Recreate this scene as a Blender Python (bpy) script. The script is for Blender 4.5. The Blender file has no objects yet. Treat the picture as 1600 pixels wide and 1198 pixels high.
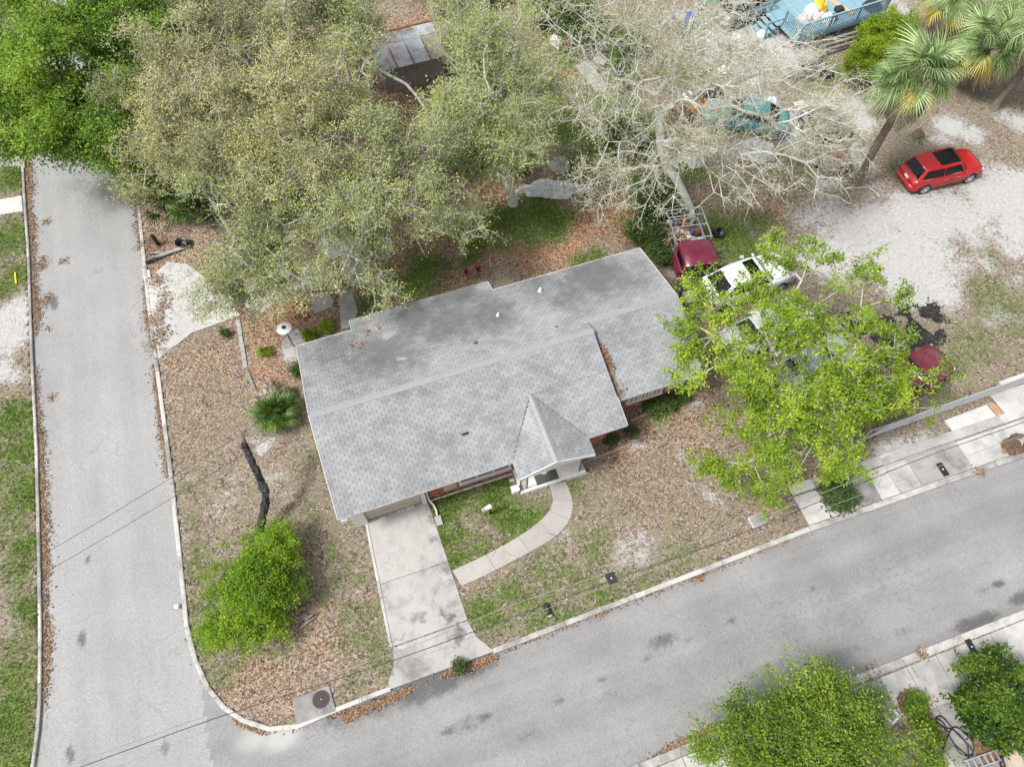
import bpy, bmesh, math, random
import numpy as np
from mathutils import Vector, Matrix

R = math.radians
random.seed(7)
rng = np.random.default_rng(7)
scene = bpy.context.scene
COL = scene.collection

# ------------------------------------------------------------------ camera, sky, sun, exposure
CAM_H, CAM_F, CAM_T = 29.0, 1100.0, R(27.75)        # height, focal length (px of a 1600 px wide picture), tilt from straight down
cd = bpy.data.cameras.new('camera'); cam = bpy.data.objects.new('camera', cd); COL.objects.link(cam)
cam.location = (0, 0, CAM_H); cam.rotation_euler = (CAM_T, 0, 0)
cd.sensor_width = 36.0; cd.lens = CAM_F * 36.0 / 1600.0; cd.clip_start = 0.5; cd.clip_end = 2000
scene.camera = cam

SUN_EL, SUN_AZ = R(56), R(-112)                     # azimuth from +Y, clockwise
w = bpy.data.worlds.new('World'); scene.world = w; w.use_nodes = True
nt = w.node_tree; bg = nt.nodes['Background']
sky = nt.nodes.new('ShaderNodeTexSky'); sky.sky_type = 'NISHITA'; sky.sun_disc = False
sky.sun_elevation = SUN_EL; sky.sun_rotation = SUN_AZ; sky.dust_density = 4.0; sky.air_density = 1.0; sky.ozone_density = 1.0
hs = nt.nodes.new('ShaderNodeHueSaturation'); hs.inputs['Saturation'].default_value = 0.22
nt.links.new(sky.outputs[0], hs.inputs['Color']); nt.links.new(hs.outputs[0], bg.inputs[0])
bg.inputs[1].default_value = 0.09
sd = bpy.data.lights.new('sun', 'SUN'); sun = bpy.data.objects.new('sun', sd); COL.objects.link(sun)
sd.energy = 1.5; sd.angle = R(10); sd.color = (1.0, 0.965, 0.91)
sdir = Vector((math.cos(SUN_EL) * math.sin(SUN_AZ), math.cos(SUN_EL) * math.cos(SUN_AZ), math.sin(SUN_EL)))
sun.rotation_euler = sdir.to_track_quat('Z', 'Y').to_euler()
scene.view_settings.view_transform = 'Standard'; scene.view_settings.look = 'None'
scene.view_settings.gamma = 1.0; scene.view_settings.use_curve_mapping = False
scene.view_settings.exposure = 1.3

# ------------------------------------------------------------------ surveying helpers
def at(px, py, z=0.0):
    """point of the place at height z that lies on the sight line through a pixel of the photograph"""
    rx, ry = (px - 800) / CAM_F, -(py - 599) / CAM_F
    d = np.array([rx, ry * math.cos(CAM_T) + math.sin(CAM_T), ry * math.sin(CAM_T) - math.cos(CAM_T)])
    return np.array([0, 0, CAM_H]) + d * ((z - CAM_H) / d[2])
def pix(p):
    v = np.array(p, float) - np.array([0, 0, CAM_H])
    y = v[1] * math.cos(CAM_T) + v[2] * math.sin(CAM_T); z = -v[1] * math.sin(CAM_T) + v[2] * math.cos(CAM_T)
    return 800 + CAM_F * v[0] / -z, 599 - CAM_F * y / -z
YAW = R(19.2)
HO = at(566, 832)                                    # a corner of the house plot: origin of the house frame
def hw(x, y, z=0.0):
    c, s = math.cos(YAW), math.sin(YAW)
    return np.array([HO[0] + x * c - y * s, HO[1] + x * s + y * c, z])
def heading(a, b):
    return math.atan2(b[1] - a[1], b[0] - a[0])

# ------------------------------------------------------------------ object helpers
def tag(o, label=None, cat=None, group=None, kind=None):
    if label: o['label'] = label
    if cat: o['category'] = cat
    if group: o['group'] = group
    if kind: o['kind'] = kind
    return o
def thing(name, label, cat, loc=(0, 0, 0), rz=0.0, group=None):
    o = bpy.data.objects.new(name, None); COL.objects.link(o); o.empty_display_size = 0.3
    o.location = loc; o.rotation_euler = (0, 0, rz)
    return tag(o, label, cat, group)
def link(name, me, mat, parent=None, smooth=False):
    o = bpy.data.objects.new(name, me); COL.objects.link(o)
    if mat is not None and len(me.materials) == 0: me.materials.append(mat)
    if parent is not None: o.parent = parent
    if smooth: me.polygons.foreach_set('use_smooth', np.ones(len(me.polygons), bool))
    return o
def np_mesh(name, V, F, attrs=None):
    """mesh from numpy arrays; F is (m,3) or (m,4) or a list of such"""
    me = bpy.data.meshes.new(name)
    Fs = F if isinstance(F, list) else [F]
    Fs = [f for f in Fs if len(f)]
    nl = sum(f.size for f in Fs); npoly = sum(len(f) for f in Fs)
    me.vertices.add(len(V)); me.vertices.foreach_set('co', np.ascontiguousarray(V, np.float32).ravel())
    me.loops.add(nl); me.loops.foreach_set('vertex_index', np.concatenate([f.ravel() for f in Fs]).astype(np.int32))
    me.polygons.add(npoly)
    tot = np.concatenate([np.full(len(f), f.shape[1]) for f in Fs]); st = np.concatenate([[0], np.cumsum(tot)[:-1]])
    me.polygons.foreach_set('loop_start', st.astype(np.int32))
    me.update(calc_edges=True); me.polygons.foreach_set('use_smooth', np.zeros(npoly, bool))
    if attrs:
        for k, a in attrs.items():
            at_ = me.attributes.new(k, 'FLOAT', 'POINT'); at_.data.foreach_set('value', np.ascontiguousarray(a, np.float32))
    return me

class MB:
    """collects simple solids into one mesh"""
    def __init__(s): s.v = []; s.f = []
    def add(s, vs, fs, M=None):
        b = len(s.v)
        for p in vs: s.v.append(tuple(M @ Vector(p)) if M is not None else tuple(p))
        for f in fs: s.f.append([b + i for i in f])
        return s
    def box(s, c, d, M=None, taper=1.0):
        x, y, z = c; a, b, h = d[0] / 2, d[1] / 2, d[2] / 2; t = taper
        vs = [(x-a, y-b, z-h), (x+a, y-b, z-h), (x+a, y+b, z-h), (x-a, y+b, z-h),
              (x-a*t, y-b*t, z+h), (x+a*t, y-b*t, z+h), (x+a*t, y+b*t, z+h), (x-a*t, y+b*t, z+h)]
        return s.add(vs, [(3, 2, 1, 0), (4, 5, 6, 7), (0, 1, 5, 4), (1, 2, 6, 5), (2, 3, 7, 6), (3, 0, 4, 7)], M)
    def prism(s, pts, z0, z1, M=None):
        n = len(pts); z1s = z1 if isinstance(z1, (list, tuple)) else [z1] * n
        vs = [(p[0], p[1], z0) for p in pts] + [(p[0], p[1], z1s[i]) for i, p in enumerate(pts)]
        ar = sum(pts[i][0] * pts[(i+1) % n][1] - pts[(i+1) % n][0] * pts[i][1] for i in range(n))
        o = list(range(n)) if ar > 0 else list(range(n))[::-1]
        fs = [[i for i in o[::-1]], [n + i for i in o]]
        for k in range(n):
            a, b = o[k], o[(k+1) % n]; fs.append([a, b, n + b, n + a])
        return s.add(vs, fs, M)
    def tube(s, path, r, sides=6, M=None, cap=True):
        P_ = [Vector(p) for p in path]; n = len(P_)
        rs = r if isinstance(r, (list, tuple, np.ndarray)) else [r] * n
        vs = []; up = None
        for i in range(n):
            d = (P_[min(i+1, n-1)] - P_[max(i-1, 0)]).normalized()
            if up is None: up = Vector((0, 0, 1)) if abs(d.z) < 0.9 else Vector((1, 0, 0))
            a = d.cross(up).normalized(); b = a.cross(d).normalized(); up = b
            for k in range(sides):
                t = 2 * math.pi * k / sides
                vs.append(P_[i] + (a * math.cos(t) + b * math.sin(t)) * rs[i])
        fs = []
        for i in range(n - 1):
            for k in range(sides):
                k2 = (k + 1) % sides
                fs.append((i*sides+k, i*sides+k2, (i+1)*sides+k2, (i+1)*sides+k))
        if cap:
            fs.append(list(range(sides))); fs.append([(n-1)*sides + k for k in range(sides)][::-1])
        return s.add(vs, fs, M)
    def lathe(s, prof, sides=16, M=None, cap=True):
        vs = [(r * math.cos(2*math.pi*k/sides), r * math.sin(2*math.pi*k/sides), z) for r, z in prof for k in range(sides)]
        fs = []
        for i in range(len(prof) - 1):
            for k in range(sides):
                k2 = (k+1) % sides; fs.append((i*sides+k, i*sides+k2, (i+1)*sides+k2, (i+1)*sides+k))
        if cap: fs.append(list(range(sides))[::-1]); fs.append([(len(prof)-1)*sides+k for k in range(sides)])
        return s.add(vs, fs, M)
    def mesh(s, name):
        me = bpy.data.meshes.new(name); me.from_pydata(s.v, [], s.f); me.update(); return me
    def build(s, name, mat, parent=None, smooth=False, bevel=0.0):
        me = s.mesh(name)
        if bevel:
            bm = bmesh.new(); bm.from_mesh(me); bmesh.ops.bevel(bm, geom=bm.edges[:], offset=bevel, segments=1, affect='EDGES', clamp_overlap=True); bm.to_mesh(me); bm.free()
        return link(name, me, mat, parent, smooth)
def T3(x=0, y=0, z=0, rz=0.0, rx=0.0, ry=0.0):
    return Matrix.Translation((x, y, z)) @ Matrix.Rotation(rz, 4, 'Z') @ Matrix.Rotation(ry, 4, 'Y') @ Matrix.Rotation(rx, 4, 'X')
def copy_tree(o, parent=None):
    c = o.copy(); COL.objects.link(c)
    if parent is not None: c.parent = parent
    for ch in list(o.children): copy_tree(ch, c)
    return c

# ------------------------------------------------------------------ materials
class NT:
    def __init__(s, name):
        s.m = bpy.data.materials.new(name); s.m.use_nodes = True; s.t = s.m.node_tree; s.b = s.t.nodes['Principled BSDF']
        s.out = s.t.nodes['Material Output']
    def n(s, typ, **kw):
        nd = s.t.nodes.new(typ)
        for k, v in kw.items():
            if k in nd.bl_rna.properties.keys() and k not in nd.inputs.keys(): setattr(nd, k, v)
            else: nd.inputs[k].default_value = v
        return nd
    def l(s, a, b): s.t.links.new(a, b)
    def noise(s, co, scale, detail=5, rough=0.6, dist=0.0):
        nd = s.n('ShaderNodeTexNoise', Scale=scale, Detail=detail, Roughness=rough, Distortion=dist); s.l(co, nd.inputs['Vector']); return nd.outputs['Fac']
    def ramp(s, fac, stops):
        nd = s.t.nodes.new('ShaderNodeValToRGB'); e = nd.color_ramp.elements
        while len(e) < len(stops): e.new(0.5)
        for i, (p, c) in enumerate(stops):
            e[i].position = p; e[i].color = (*c, 1) if not isinstance(c, (int, float)) else (c, c, c, 1)
        s.l(fac, nd.inputs[0]); return nd.outputs[0]
    def math(s, op, a, b=None, clamp=False):
        nd = s.t.nodes.new('ShaderNodeMath'); nd.operation = op; nd.use_clamp = clamp
        for i, x in enumerate((a, b)):
            if x is None: continue
            if isinstance(x, (int, float)): nd.inputs[i].default_value = x
            else: s.l(x, nd.inputs[i])
        return nd.outputs[0]
    def mix(s, fac, a, b, mode='MIX'):
        nd = s.t.nodes.new('ShaderNodeMix'); nd.data_type = 'RGBA'; nd.blend_type = mode
        for i, x in ((0, fac), (6, a), (7, b)):
            if isinstance(x, (int, float)): nd.inputs[i].default_value = x
            elif isinstance(x, (tuple, list)): nd.inputs[i].default_value = (*x, 1)
            else: s.l(x, nd.inputs[i])
        return nd.outputs[2]
    def sstep(s, x, lo, hi):
        nd = s.t.nodes.new('ShaderNodeMapRange'); nd.interpolation_type = 'SMOOTHSTEP'
        s.l(x, nd.inputs[0]); nd.inputs[1].default_value = lo; nd.inputs[2].default_value = hi; return nd.outputs[0]
    def attr(s, name):
        nd = s.t.nodes.new('ShaderNodeAttribute'); nd.attribute_name = name; return nd.outputs['Fac']
    def pos(s): return s.n('ShaderNodeNewGeometry').outputs['Position']
    def obj(s): return s.n('ShaderNodeTexCoord').outputs['Object']
    def orand(s): return s.n('ShaderNodeObjectInfo').outputs['Random']
    def bump(s, h, strength=0.3, dist=0.02):
        nd = s.n('ShaderNodeBump', Strength=strength, Distance=dist); s.l(h, nd.inputs['Height']); s.l(nd.outputs[0], s.b.inputs['Normal'])
    def fin(s, col, rough=0.85, metal=0.0, spec=None):
        if isinstance(col, tuple): s.b.inputs['Base Color'].default_value = (*col, 1)
        else: s.l(col, s.b.inputs['Base Color'])
        s.b.inputs['Roughness'].default_value = rough; s.b.inputs['Metallic'].default_value = metal
        if spec is not None: s.b.inputs['Specular IOR Level'].default_value = spec
        return s.m
def rough_mat(name, c1, c2, scale=6.0, rough=0.85, bump=0.15, metal=0.0, detail=6, world=False, dirt=None, dirt_amt=0.5):
    t = NT(name); co = t.pos() if world else t.obj()
    n = t.noise(co, scale, detail, 0.65); col = t.ramp(n, [(0.3, c1), (0.7, c2)])
    if dirt:
        d = t.noise(co, scale * 0.22, 7, 0.7, 0.4); col = t.mix(t.sstep(d, 1 - dirt_amt - 0.12, 1 - dirt_amt + 0.18), col, dirt)
    f = t.noise(co, scale * 9, 3, 0.6); col = t.mix(0.25, col, t.ramp(f, [(0.3, 0.25), (0.7, 1.0)]), 'MULTIPLY')
    if bump: t.bump(t.math('ADD', n, f), bump, 0.02)
    return t.fin(col, rough, metal)
def paint(name, c, rough=0.28, flake=0.0, dust=0.12):
    t = NT(name); co = t.obj(); n = t.noise(co, 2.2, 6, 0.65)
    col = t.mix(t.math('MULTIPLY', t.sstep(n, 0.4, 0.75), dust), c, (0.35, 0.32, 0.28))
    t.b.inputs['Coat Weight'].default_value = 0.35; t.b.inputs['Coat Roughness'].default_value = 0.08
    t.l(t.ramp(n, [(0.3, rough), (0.75, rough + 0.2)]), t.b.inputs['Roughness'])
    m = t.fin(col, rough, flake); t.l(t.ramp(n, [(0.3, rough), (0.75, rough + 0.2)]), t.b.inputs['Roughness']); return m
def leaf_mat(name, dark, mid, light, trans=0.35, rough=0.5, vary=0.0):
    t = NT(name); a = t.attr('tone')
    if vary: a = t.math('ADD', a, t.math('MULTIPLY', t.math('SUBTRACT', t.orand(), 0.5), vary))
    col = t.ramp(a, [(0.08, dark), (0.5, mid), (0.92, light)])
    t.fin(col, rough, spec=0.3)
    tr = t.n('ShaderNodeBsdfTranslucent'); t.l(col, tr.inputs[0])
    mx = t.t.nodes.new('ShaderNodeMixShader'); mx.inputs[0].default_value = trans
    t.l(t.b.outputs[0], mx.inputs[1]); t.l(tr.outputs[0], mx.inputs[2]); t.l(mx.outputs[0], t.out.inputs[0])
    return t.m

m_white = rough_mat('white_paint', (0.62, 0.61, 0.59), (0.76, 0.75, 0.73), 3, 0.6, 0.04, dirt=(0.42, 0.4, 0.36), dirt_amt=0.3)
m_tan = rough_mat('tan_paint', (0.42, 0.34, 0.28), (0.5, 0.42, 0.35), 2, 0.6, 0.03)
m_beige = rough_mat('beige_stucco', (0.5, 0.44, 0.36), (0.6, 0.54, 0.46), 5, 0.85, 0.1)
m_brick = None
m_black = rough_mat('black_metal', (0.012, 0.012, 0.013), (0.03, 0.03, 0.03), 8, 0.45, 0.05)
m_char = rough_mat('charred_bark', (0.012, 0.012, 0.012), (0.07, 0.07, 0.068), 14, 0.9, 0.6)
m_iron = rough_mat('wrought_iron', (0.10, 0.075, 0.065), (0.16, 0.13, 0.115), 9, 0.7, 0.1)
m_steel = rough_mat('galvanised_steel', (0.34, 0.35, 0.36), (0.5, 0.51, 0.52), 7, 0.45, 0.05, 0.6)
m_galv = rough_mat('dull_zinc_wire', (0.36, 0.37, 0.385), (0.5, 0.51, 0.525), 7, 0.6, 0.0)
m_alu = rough_mat('aluminium', (0.55, 0.56, 0.57), (0.72, 0.72, 0.73), 6, 0.35, 0.03, 0.7)
m_rubber = rough_mat('tyre_rubber', (0.015, 0.015, 0.015), (0.04, 0.04, 0.04), 12, 0.85, 0.1)
m_rust = rough_mat('rusted_steel', (0.14, 0.05, 0.025), (0.32, 0.13, 0.06), 5, 0.85, 0.3, dirt=(0.07, 0.045, 0.035), dirt_amt=0.4)
m_wood = rough_mat('weathered_wood', (0.2, 0.17, 0.14), (0.38, 0.34, 0.3), 4, 0.9, 0.3)
m_greywood = rough_mat('grey_weathered_boards', (0.26, 0.25, 0.24), (0.44, 0.43, 0.41), 4, 0.9, 0.3)
m_timber = rough_mat('bare_timber', (0.5, 0.32, 0.18), (0.62, 0.44, 0.28), 5, 0.8, 0.1)
m_bark = rough_mat('grey_bark', (0.11, 0.095, 0.08), (0.24, 0.215, 0.19), 7, 0.95, 0.6)
m_palebark = rough_mat('pale_bark', (0.44, 0.43, 0.40), (0.72, 0.71, 0.67), 5, 0.95, 0.4)
m_whitebark = rough_mat('ashen_bark', (0.30, 0.285, 0.26), (0.56, 0.54, 0.51), 5, 0.95, 0.4)
m_palmbark = rough_mat('palm_bark', (0.11, 0.085, 0.065), (0.22, 0.175, 0.14), 6, 0.95, 0.6)
m_glass = NT('dark_glass'); m_glass = m_glass.fin((0.006, 0.007, 0.008), 0.05, spec=0.22)
m_paneglass = NT('window_glass'); m_paneglass = m_paneglass.fin((0.09, 0.11, 0.12), 0.08)
m_blue = rough_mat('blue_plastic', (0.02, 0.08, 0.28), (0.05, 0.16, 0.42), 5, 0.5, 0.05)
m_redplastic = rough_mat('red_plastic', (0.3, 0.01, 0.02), (0.45, 0.02, 0.03), 5, 0.4, 0.05)
m_orange = rough_mat('orange_plastic', (0.6, 0.14, 0.03), (0.75, 0.22, 0.06), 5, 0.5, 0.05)
m_yellow = rough_mat('yellow_fabric', (0.7, 0.45, 0.02), (0.85, 0.62, 0.06), 5, 0.7, 0.1)
m_whiteplastic = rough_mat('white_plastic', (0.65, 0.66, 0.67), (0.8, 0.8, 0.8), 5, 0.4, 0.05)
m_cream = rough_mat('cream_cloth', (0.5, 0.46, 0.4), (0.7, 0.66, 0.6), 5, 0.9, 0.2)
m_bluepaint = rough_mat('blue_deck_paint', (0.17, 0.31, 0.38), (0.27, 0.43, 0.5), 2.5, 0.7, 0.08, dirt=(0.3, 0.34, 0.34), dirt_amt=0.35)
m_teal = rough_mat('teal_plastic', (0.05, 0.3, 0.24), (0.1, 0.42, 0.34), 5, 0.5, 0.05)
m_tail = NT('tail_light_red').fin((0.35, 0.01, 0.015), 0.15)
m_lamp = NT('headlight_clear').fin((0.6, 0.62, 0.64), 0.1)
m_chrome = NT('chrome').fin((0.7, 0.7, 0.72), 0.12, 1.0)
m_dark = NT('dark_gap').fin((0.012, 0.012, 0.012), 0.9)
# ------------------------------------------------------------------ ground, roads, kerbs
def poly_in(x, y, poly):
    ins = np.zeros(x.shape, bool); n = len(poly)
    for i in range(n):
        x1, y1 = poly[i]; x2, y2 = poly[(i+1) % n]
        if y1 == y2: continue
        c = ((y1 > y) != (y2 > y)) & (x < (x2 - x1) * (y - y1) / (y2 - y1) + x1); ins ^= c
    return ins
def pxy(l, z=0.0): return [tuple(at(a, b, z)[:2]) for a, b in l]
dA = np.array([-math.sin(YAW), math.cos(YAW)])                # direction of the side street (away from the camera)
dB = np.array([math.cos(YAW), math.sin(YAW)])                 # direction of the main street (to the right)
kerb_left = pxy([(33, 230), (37, 300), (44, 402), (49, 555), (56, 700), (60, 850), (62, 1000), (61, 1090), (58, 1140), (50, 1198)])
kerb_lot = pxy([(201, 200), (216, 315), (231, 465), (246, 580), (267, 740), (284, 900), (292, 980), (305, 1030), (325, 1075), (350, 1105), (380, 1125), (420, 1138), (465, 1134), (520, 1110), (610, 1075)])
kerb_front = pxy([(770, 1017), (1265, 826), (1600, 709)])
kerb_low = pxy([(1000, 1199), (1340, 1061), (1600, 959)])
def ext(p, d, k): return (p[0] + d[0] * k, p[1] + d[1] * k)
kl0 = ext(kerb_left[0], dA, 80); kr0 = ext(kerb_lot[0], dA, 80)
road_poly = [kl0] + kerb_left + [ext(kerb_left[-1], (-0.8, -0.6), 3), ext(kerb_left[-1], -dB, 60), ext(ext(kerb_low[0], -dB, 80), (0, 0), 0)] + kerb_low + \
            [ext(kerb_low[-1], dB, 80), ext(kerb_front[-1], dB, 80)] + kerb_front[::-1] + kerb_lot[::-1] + [kr0]

def blob_field(X, Y, blobs):
    f = np.zeros(X.shape)
    for b in blobs:
        px, py, r = b[:3]; wgt = b[3] if len(b) > 3 else 1.0
        c = at(px, py); d2 = ((X - c[0])**2 + (Y - c[1])**2) / (r * r)
        f = np.maximum(f, wgt * np.exp(-d2 * 0.9))
    return f
GRASS = [(15, 280, 1.6), (20, 370, 1.6, .8), (20, 430, 1.5, .8), (30, 660, 1.2, .9), (40, 700, 1.1, .85), (15, 740, 1.3, .75), (40, 770, 1.1, .9), (15, 820, 1.2, .65), (45, 850, 1.0, .9), (25, 900, 1.3, .75), (45, 960, .9, .85), (20, 1000, 1.2, .6), (35, 1050, 1.3, .8), (25, 1120, 1.6, .85), (20, 1190, 1.6, .8),
  (760, 780, 1.2), (700, 790, 1.1), (690, 830, .8), (710, 870, .8), (740, 850, .8, .7), (800, 800, 1.0), (830, 800, .9), (790, 850, .8, .7), (860, 900, 1.4, .6), (800, 930, 1.2, .7), (760, 970, 1.1, .8), (850, 960, 1.3, .7), (930, 840, 1.2, .6), (920, 900, 1.2, .6), (980, 900, 1.2, .5), (900, 760, .8, .7), (960, 940, 1.4, .7), (1060, 880, 1.4, .5), (1020, 930, 1.4, .6), (900, 980, 1, .8),
  (540, 900, 1.4, .5), (500, 930, 1.2, .42), (560, 980, 1.2, .52), (590, 1010, .9, .6), (300, 820, .9, .55), (310, 880, 1.0, .6), (330, 940, 1.2, .6), (310, 1000, 1.0, .65), (340, 1060, .8, .6), (380, 1030, 1.1, .5), (560, 1060, 1.0, .48), (590, 1050, .8, .6), (480, 730, 1.0, .45), (490, 800, .9, .5), (520, 850, .9, .5), (300, 760, .7, .45), (440, 1020, .9, .5),
  (640, 440, 1.3), (670, 425, 1.3), (700, 420, 1.0, .7), (600, 450, .8), (575, 475, .8, .8), (750, 370, 1.2), (760, 350, 1.2), (800, 350, 1.6), (840, 330, 1.6), (860, 350, 1.4), (820, 375, 1.0, .8), (740, 400, .9), (790, 395, .8, .7), (900, 400, .7, .9), (930, 395, .6, .9), (1130, 370, 1.7, .9), (1160, 395, 1.3, .8), (1180, 350, 1.5, .7), (1010, 360, 1.4), (1030, 380, 1.2), (1060, 460, .8),
  (890, 40, 2.6), (900, 90, 2.0, .8), (940, 60, 2.5), (880, 200, 2.2, .8), (960, 230, 2.4), (1000, 210, 2.4), (950, 150, 2.2), (1020, 300, 2.0), (1060, 340, 1.6), (900, 260, 2, .7), (870, 160, 1.6, .7), (1060, 110, 2.0, .7), (1080, 270, 1.5, .8), (1140, 300, 1.6, .6),
  (1280, 130, 1.4, .6), (1300, 110, 1.4, .6), (1400, 260, 1.1, .5), (1430, 220, 1, .5), (1560, 470, 2.2, .6), (1520, 540, 2.0, .55), (1480, 560, 1.4, .6), (1460, 600, 1.2, .6), (1590, 520, 1.6, .5), (1540, 400, 1.2, .45), (1530, 270, 1.5, .4), (1200, 340, 1.4, .5), (1240, 260, 2.0, .5), (1350, 680, 1.0, .45), (1040, 630, .9, .8)]
SAND = [(1320, 170, 1.7), (1350, 190, 1.2), (1290, 160, 1.2, .8), (1490, 190, 1.2, .9), (1520, 205, 1.0, .8), (1590, 190, 1.2, .7), (1470, 215, 1.0, .7), (1340, 250, 1.2, .6), (1330, 230, 1.0, .7), (1380, 350, 1.8), (1440, 340, 2.0), (1500, 340, 2.0, .9), (1550, 310, 1.9), (1595, 300, 2.2), (1330, 370, 1.8), (1400, 400, 2.2), (1430, 440, 2.0), (1440, 400, 2.0), (1590, 360, 2.0, .9), (1520, 370, 1.4, .7), (1290, 400, 1.8), (1300, 340, 1.6, .7), (1260, 330, 1.4, .6), (1480, 420, 1.5, .7), (1530, 410, 1.0, .6), (1480, 260, 1.0, .4), (1560, 245, 1.4, .4), (1370, 300, 1.4, .45), (1420, 300, 1.2, .45), (1560, 490, 1.0, .6), (1590, 500, 1.0, .5), (1590, 440, 1.2, .5), (1545, 510, .9, .5),
  (15, 500, 1.4), (20, 530, 1.3, .9), (40, 490, .8, .8), (12, 580, .9, .7), (20, 980, .9, .5), (20, 800, .6, .4), (15, 920, 1, .45),
  (1010, 840, .8, .5), (985, 860, .8, .48), (1010, 868, .45, .6), (930, 800, .6, .4), (1000, 690, .5, .8), (1090, 720, .7, .55), (1110, 780, .7, .5), (1040, 650, .4, .5), (970, 640, .3, .6), (1080, 640, .6, .5), (1060, 710, .7, .5), (880, 850, .6, .5), (860, 880, .4, .5), (600, 920, .5, .4),
  (410, 692, .4, .75), (398, 684, .3, .6), (445, 530, .7, .8), (455, 545, .6, .9), (1390, 700, 1.0, .6), (1420, 700, 1.1, .7), (1450, 690, .9, .6), (1320, 740, .7, .5), (1300, 620, 1.0, .5),
  (1180, 30, 3.2, .95), (1120, 60, 2.6, .8), (1230, 80, 2.4, .8), (1180, 110, 2.2, .7), (1260, 30, 3, .8), (1400, 20, 2.2, .8), (1080, 90, 2.2, .6), (1230, 200, 2.0, .75), (1190, 160, 1.8, .6), (1260, 250, 1.8, .5), (1130, 230, 1.5, .5), (1080, 30, 2, .6), (1290, 280, 1.4, .6),
  (370, 740, 1.6, .35), (350, 780, 1.4, .4), (460, 780, 1.0, .4), (440, 760, 1.2, .45)]
LEAF = [(300, 600, 2.0, .62), (280, 560, 1.3, .8), (340, 560, 2.0, .8), (430, 510, 2.4), (400, 580, 1.8, .75), (430, 590, 1.6, .85), (480, 480, 1.8), (300, 680, 1.6, .45), (330, 640, 1.6, .5), (360, 720, 1.6, .42), (440, 700, 1.0, .6), (340, 800, 1.4, .5), (270, 630, .8, .8), (460, 640, .9, .7),
  (240, 340, 1.8), (250, 400, 1.4), (300, 400, 2.5), (400, 460, 2.2), (520, 460, 1.6), (560, 420, 1.8), (640, 380, 3), (480, 350, 3), (560, 280, 4), (430, 200, 5), (640, 180, 4), (300, 250, 4), (620, 60, 4), (700, 160, 3), (500, 80, 5), (740, 280, 2.2), (780, 300, 1.6, .9), (820, 300, 1.2, .6), (760, 410, 1.4, .9), (700, 440, 1.3, .8), (720, 400, 1.0, .7), (830, 400, 1.8, .9), (880, 385, 1.7), (920, 350, 1.9), (960, 330, 1.5), (980, 370, 1.3), (880, 320, 1.2, .7), (620, 470, .8, .9), (1050, 300, 2, .6), (870, 270, 1.6, .8), (900, 120, 2, .8), (870, 50, 2.0, .9), (990, 140, 2, .5), (1180, 310, 1.8, .65), (1100, 210, 1.6, .7), (1110, 300, 1.5, .7), (1210, 320, 1.6, .7), (1060, 180, 1.8, .6),
  (1050, 640, 1.5, .8), (1000, 660, 1.3, .8), (980, 690, 1.2, .9), (1100, 610, 1.2, .8), (1080, 680, 2.0, .75), (1130, 650, 1.5, .7), (960, 720, 1.4, .7), (1040, 760, 2.4, .5), (1120, 760, 2.0, .5), (1000, 780, 1.8, .45), (1180, 800, 1.6, .5), (940, 670, .8, .9), (1220, 830, 1.4, .5), (1150, 840, 1.6, .45), (870, 810, .8, .4), (1080, 850, 1.5, .4), (1300, 640, 2, .4), (1220, 700, 2.5, .6), (1180, 560, 2.2, .7), (1220, 500, 2, .7), (1130, 520, 1.5, .8),
  (440, 960, 1.2, .9), (500, 1000, 1.5, .7), (400, 1060, 1.6, .7), (470, 1050, 1.6, .6), (440, 1090, 1.2, .7), (400, 1100, .9, .65), (360, 1090, .8, .7), (500, 960, 1.0, .7), (530, 1030, 1.3, .6), (330, 1040, .6, .5), (470, 860, .9, .6), (590, 940, .6, .6),
  (720, 860, .7, .5), (740, 880, .8, .5), (790, 830, .7, .4), (35, 400, .6, .5), (40, 450, .8, .5), (40, 600, .6, .5), (20, 620, 1.0, .6), (30, 560, .8, .6)]
RUST = [(880, 385, 2.4), (920, 350, 2.4), (960, 340, 1.6), (780, 300, 2.2), (720, 420, 2.2), (830, 400, 2), (440, 500, 1.8), (420, 570, 1.4, .8), (990, 660, 1.3), (1040, 640, 1.2, .7), (440, 960, 1.2, .5), (400, 1070, 1.6, .35), (460, 1070, 1.5, .3), (700, 160, 2), (640, 350, 2), (570, 260, 3), (880, 60, 1.5), (870, 120, 1.5), (1150, 330, 2), (1120, 220, 1.4), (600, 400, 2), (560, 450, 1.2)]
step = 0.19
gx = np.concatenate([-np.geomspace(34, 600, 16)[::-1], np.arange(-33.9, 33.9, step), np.geomspace(34, 600, 16)])
gy = np.concatenate([-np.geomspace(6, 600, 18)[::-1], np.arange(-5.9, 44.5, step), np.geomspace(45, 700, 16)])
GX, GY = np.meshgrid(gx, gy); nx, ny = len(gx), len(gy)
road_in = poly_in(GX, GY, road_poly)
def vnoise(x, y, s, seed):
    """smooth value noise"""
    g = np.random.default_rng(seed).random((256, 256)); x = x * s + 500.3; y = y * s + 500.7
    xi, yi = np.floor(x).astype(int), np.floor(y).astype(int); fx, fy = x - xi, y - yi
    fx = fx * fx * (3 - 2 * fx); fy = fy * fy * (3 - 2 * fy)
    a = g[yi % 256, xi % 256]; b = g[yi % 256, (xi+1) % 256]; c = g[(yi+1) % 256, xi % 256]; d = g[(yi+1) % 256, (xi+1) % 256]
    return (a * (1-fx) + b * fx) * (1-fy) + (c * (1-fx) + d * fx) * fy
GZ = -0.004 + 0.03 * (vnoise(GX, GY, 0.9, 1) - 0.7) + 0.02 * (vnoise(GX, GY, 3.1, 2) - 0.6)
GZ = np.minimum(GZ, 0.0)
GZ[road_in] = -0.22
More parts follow.
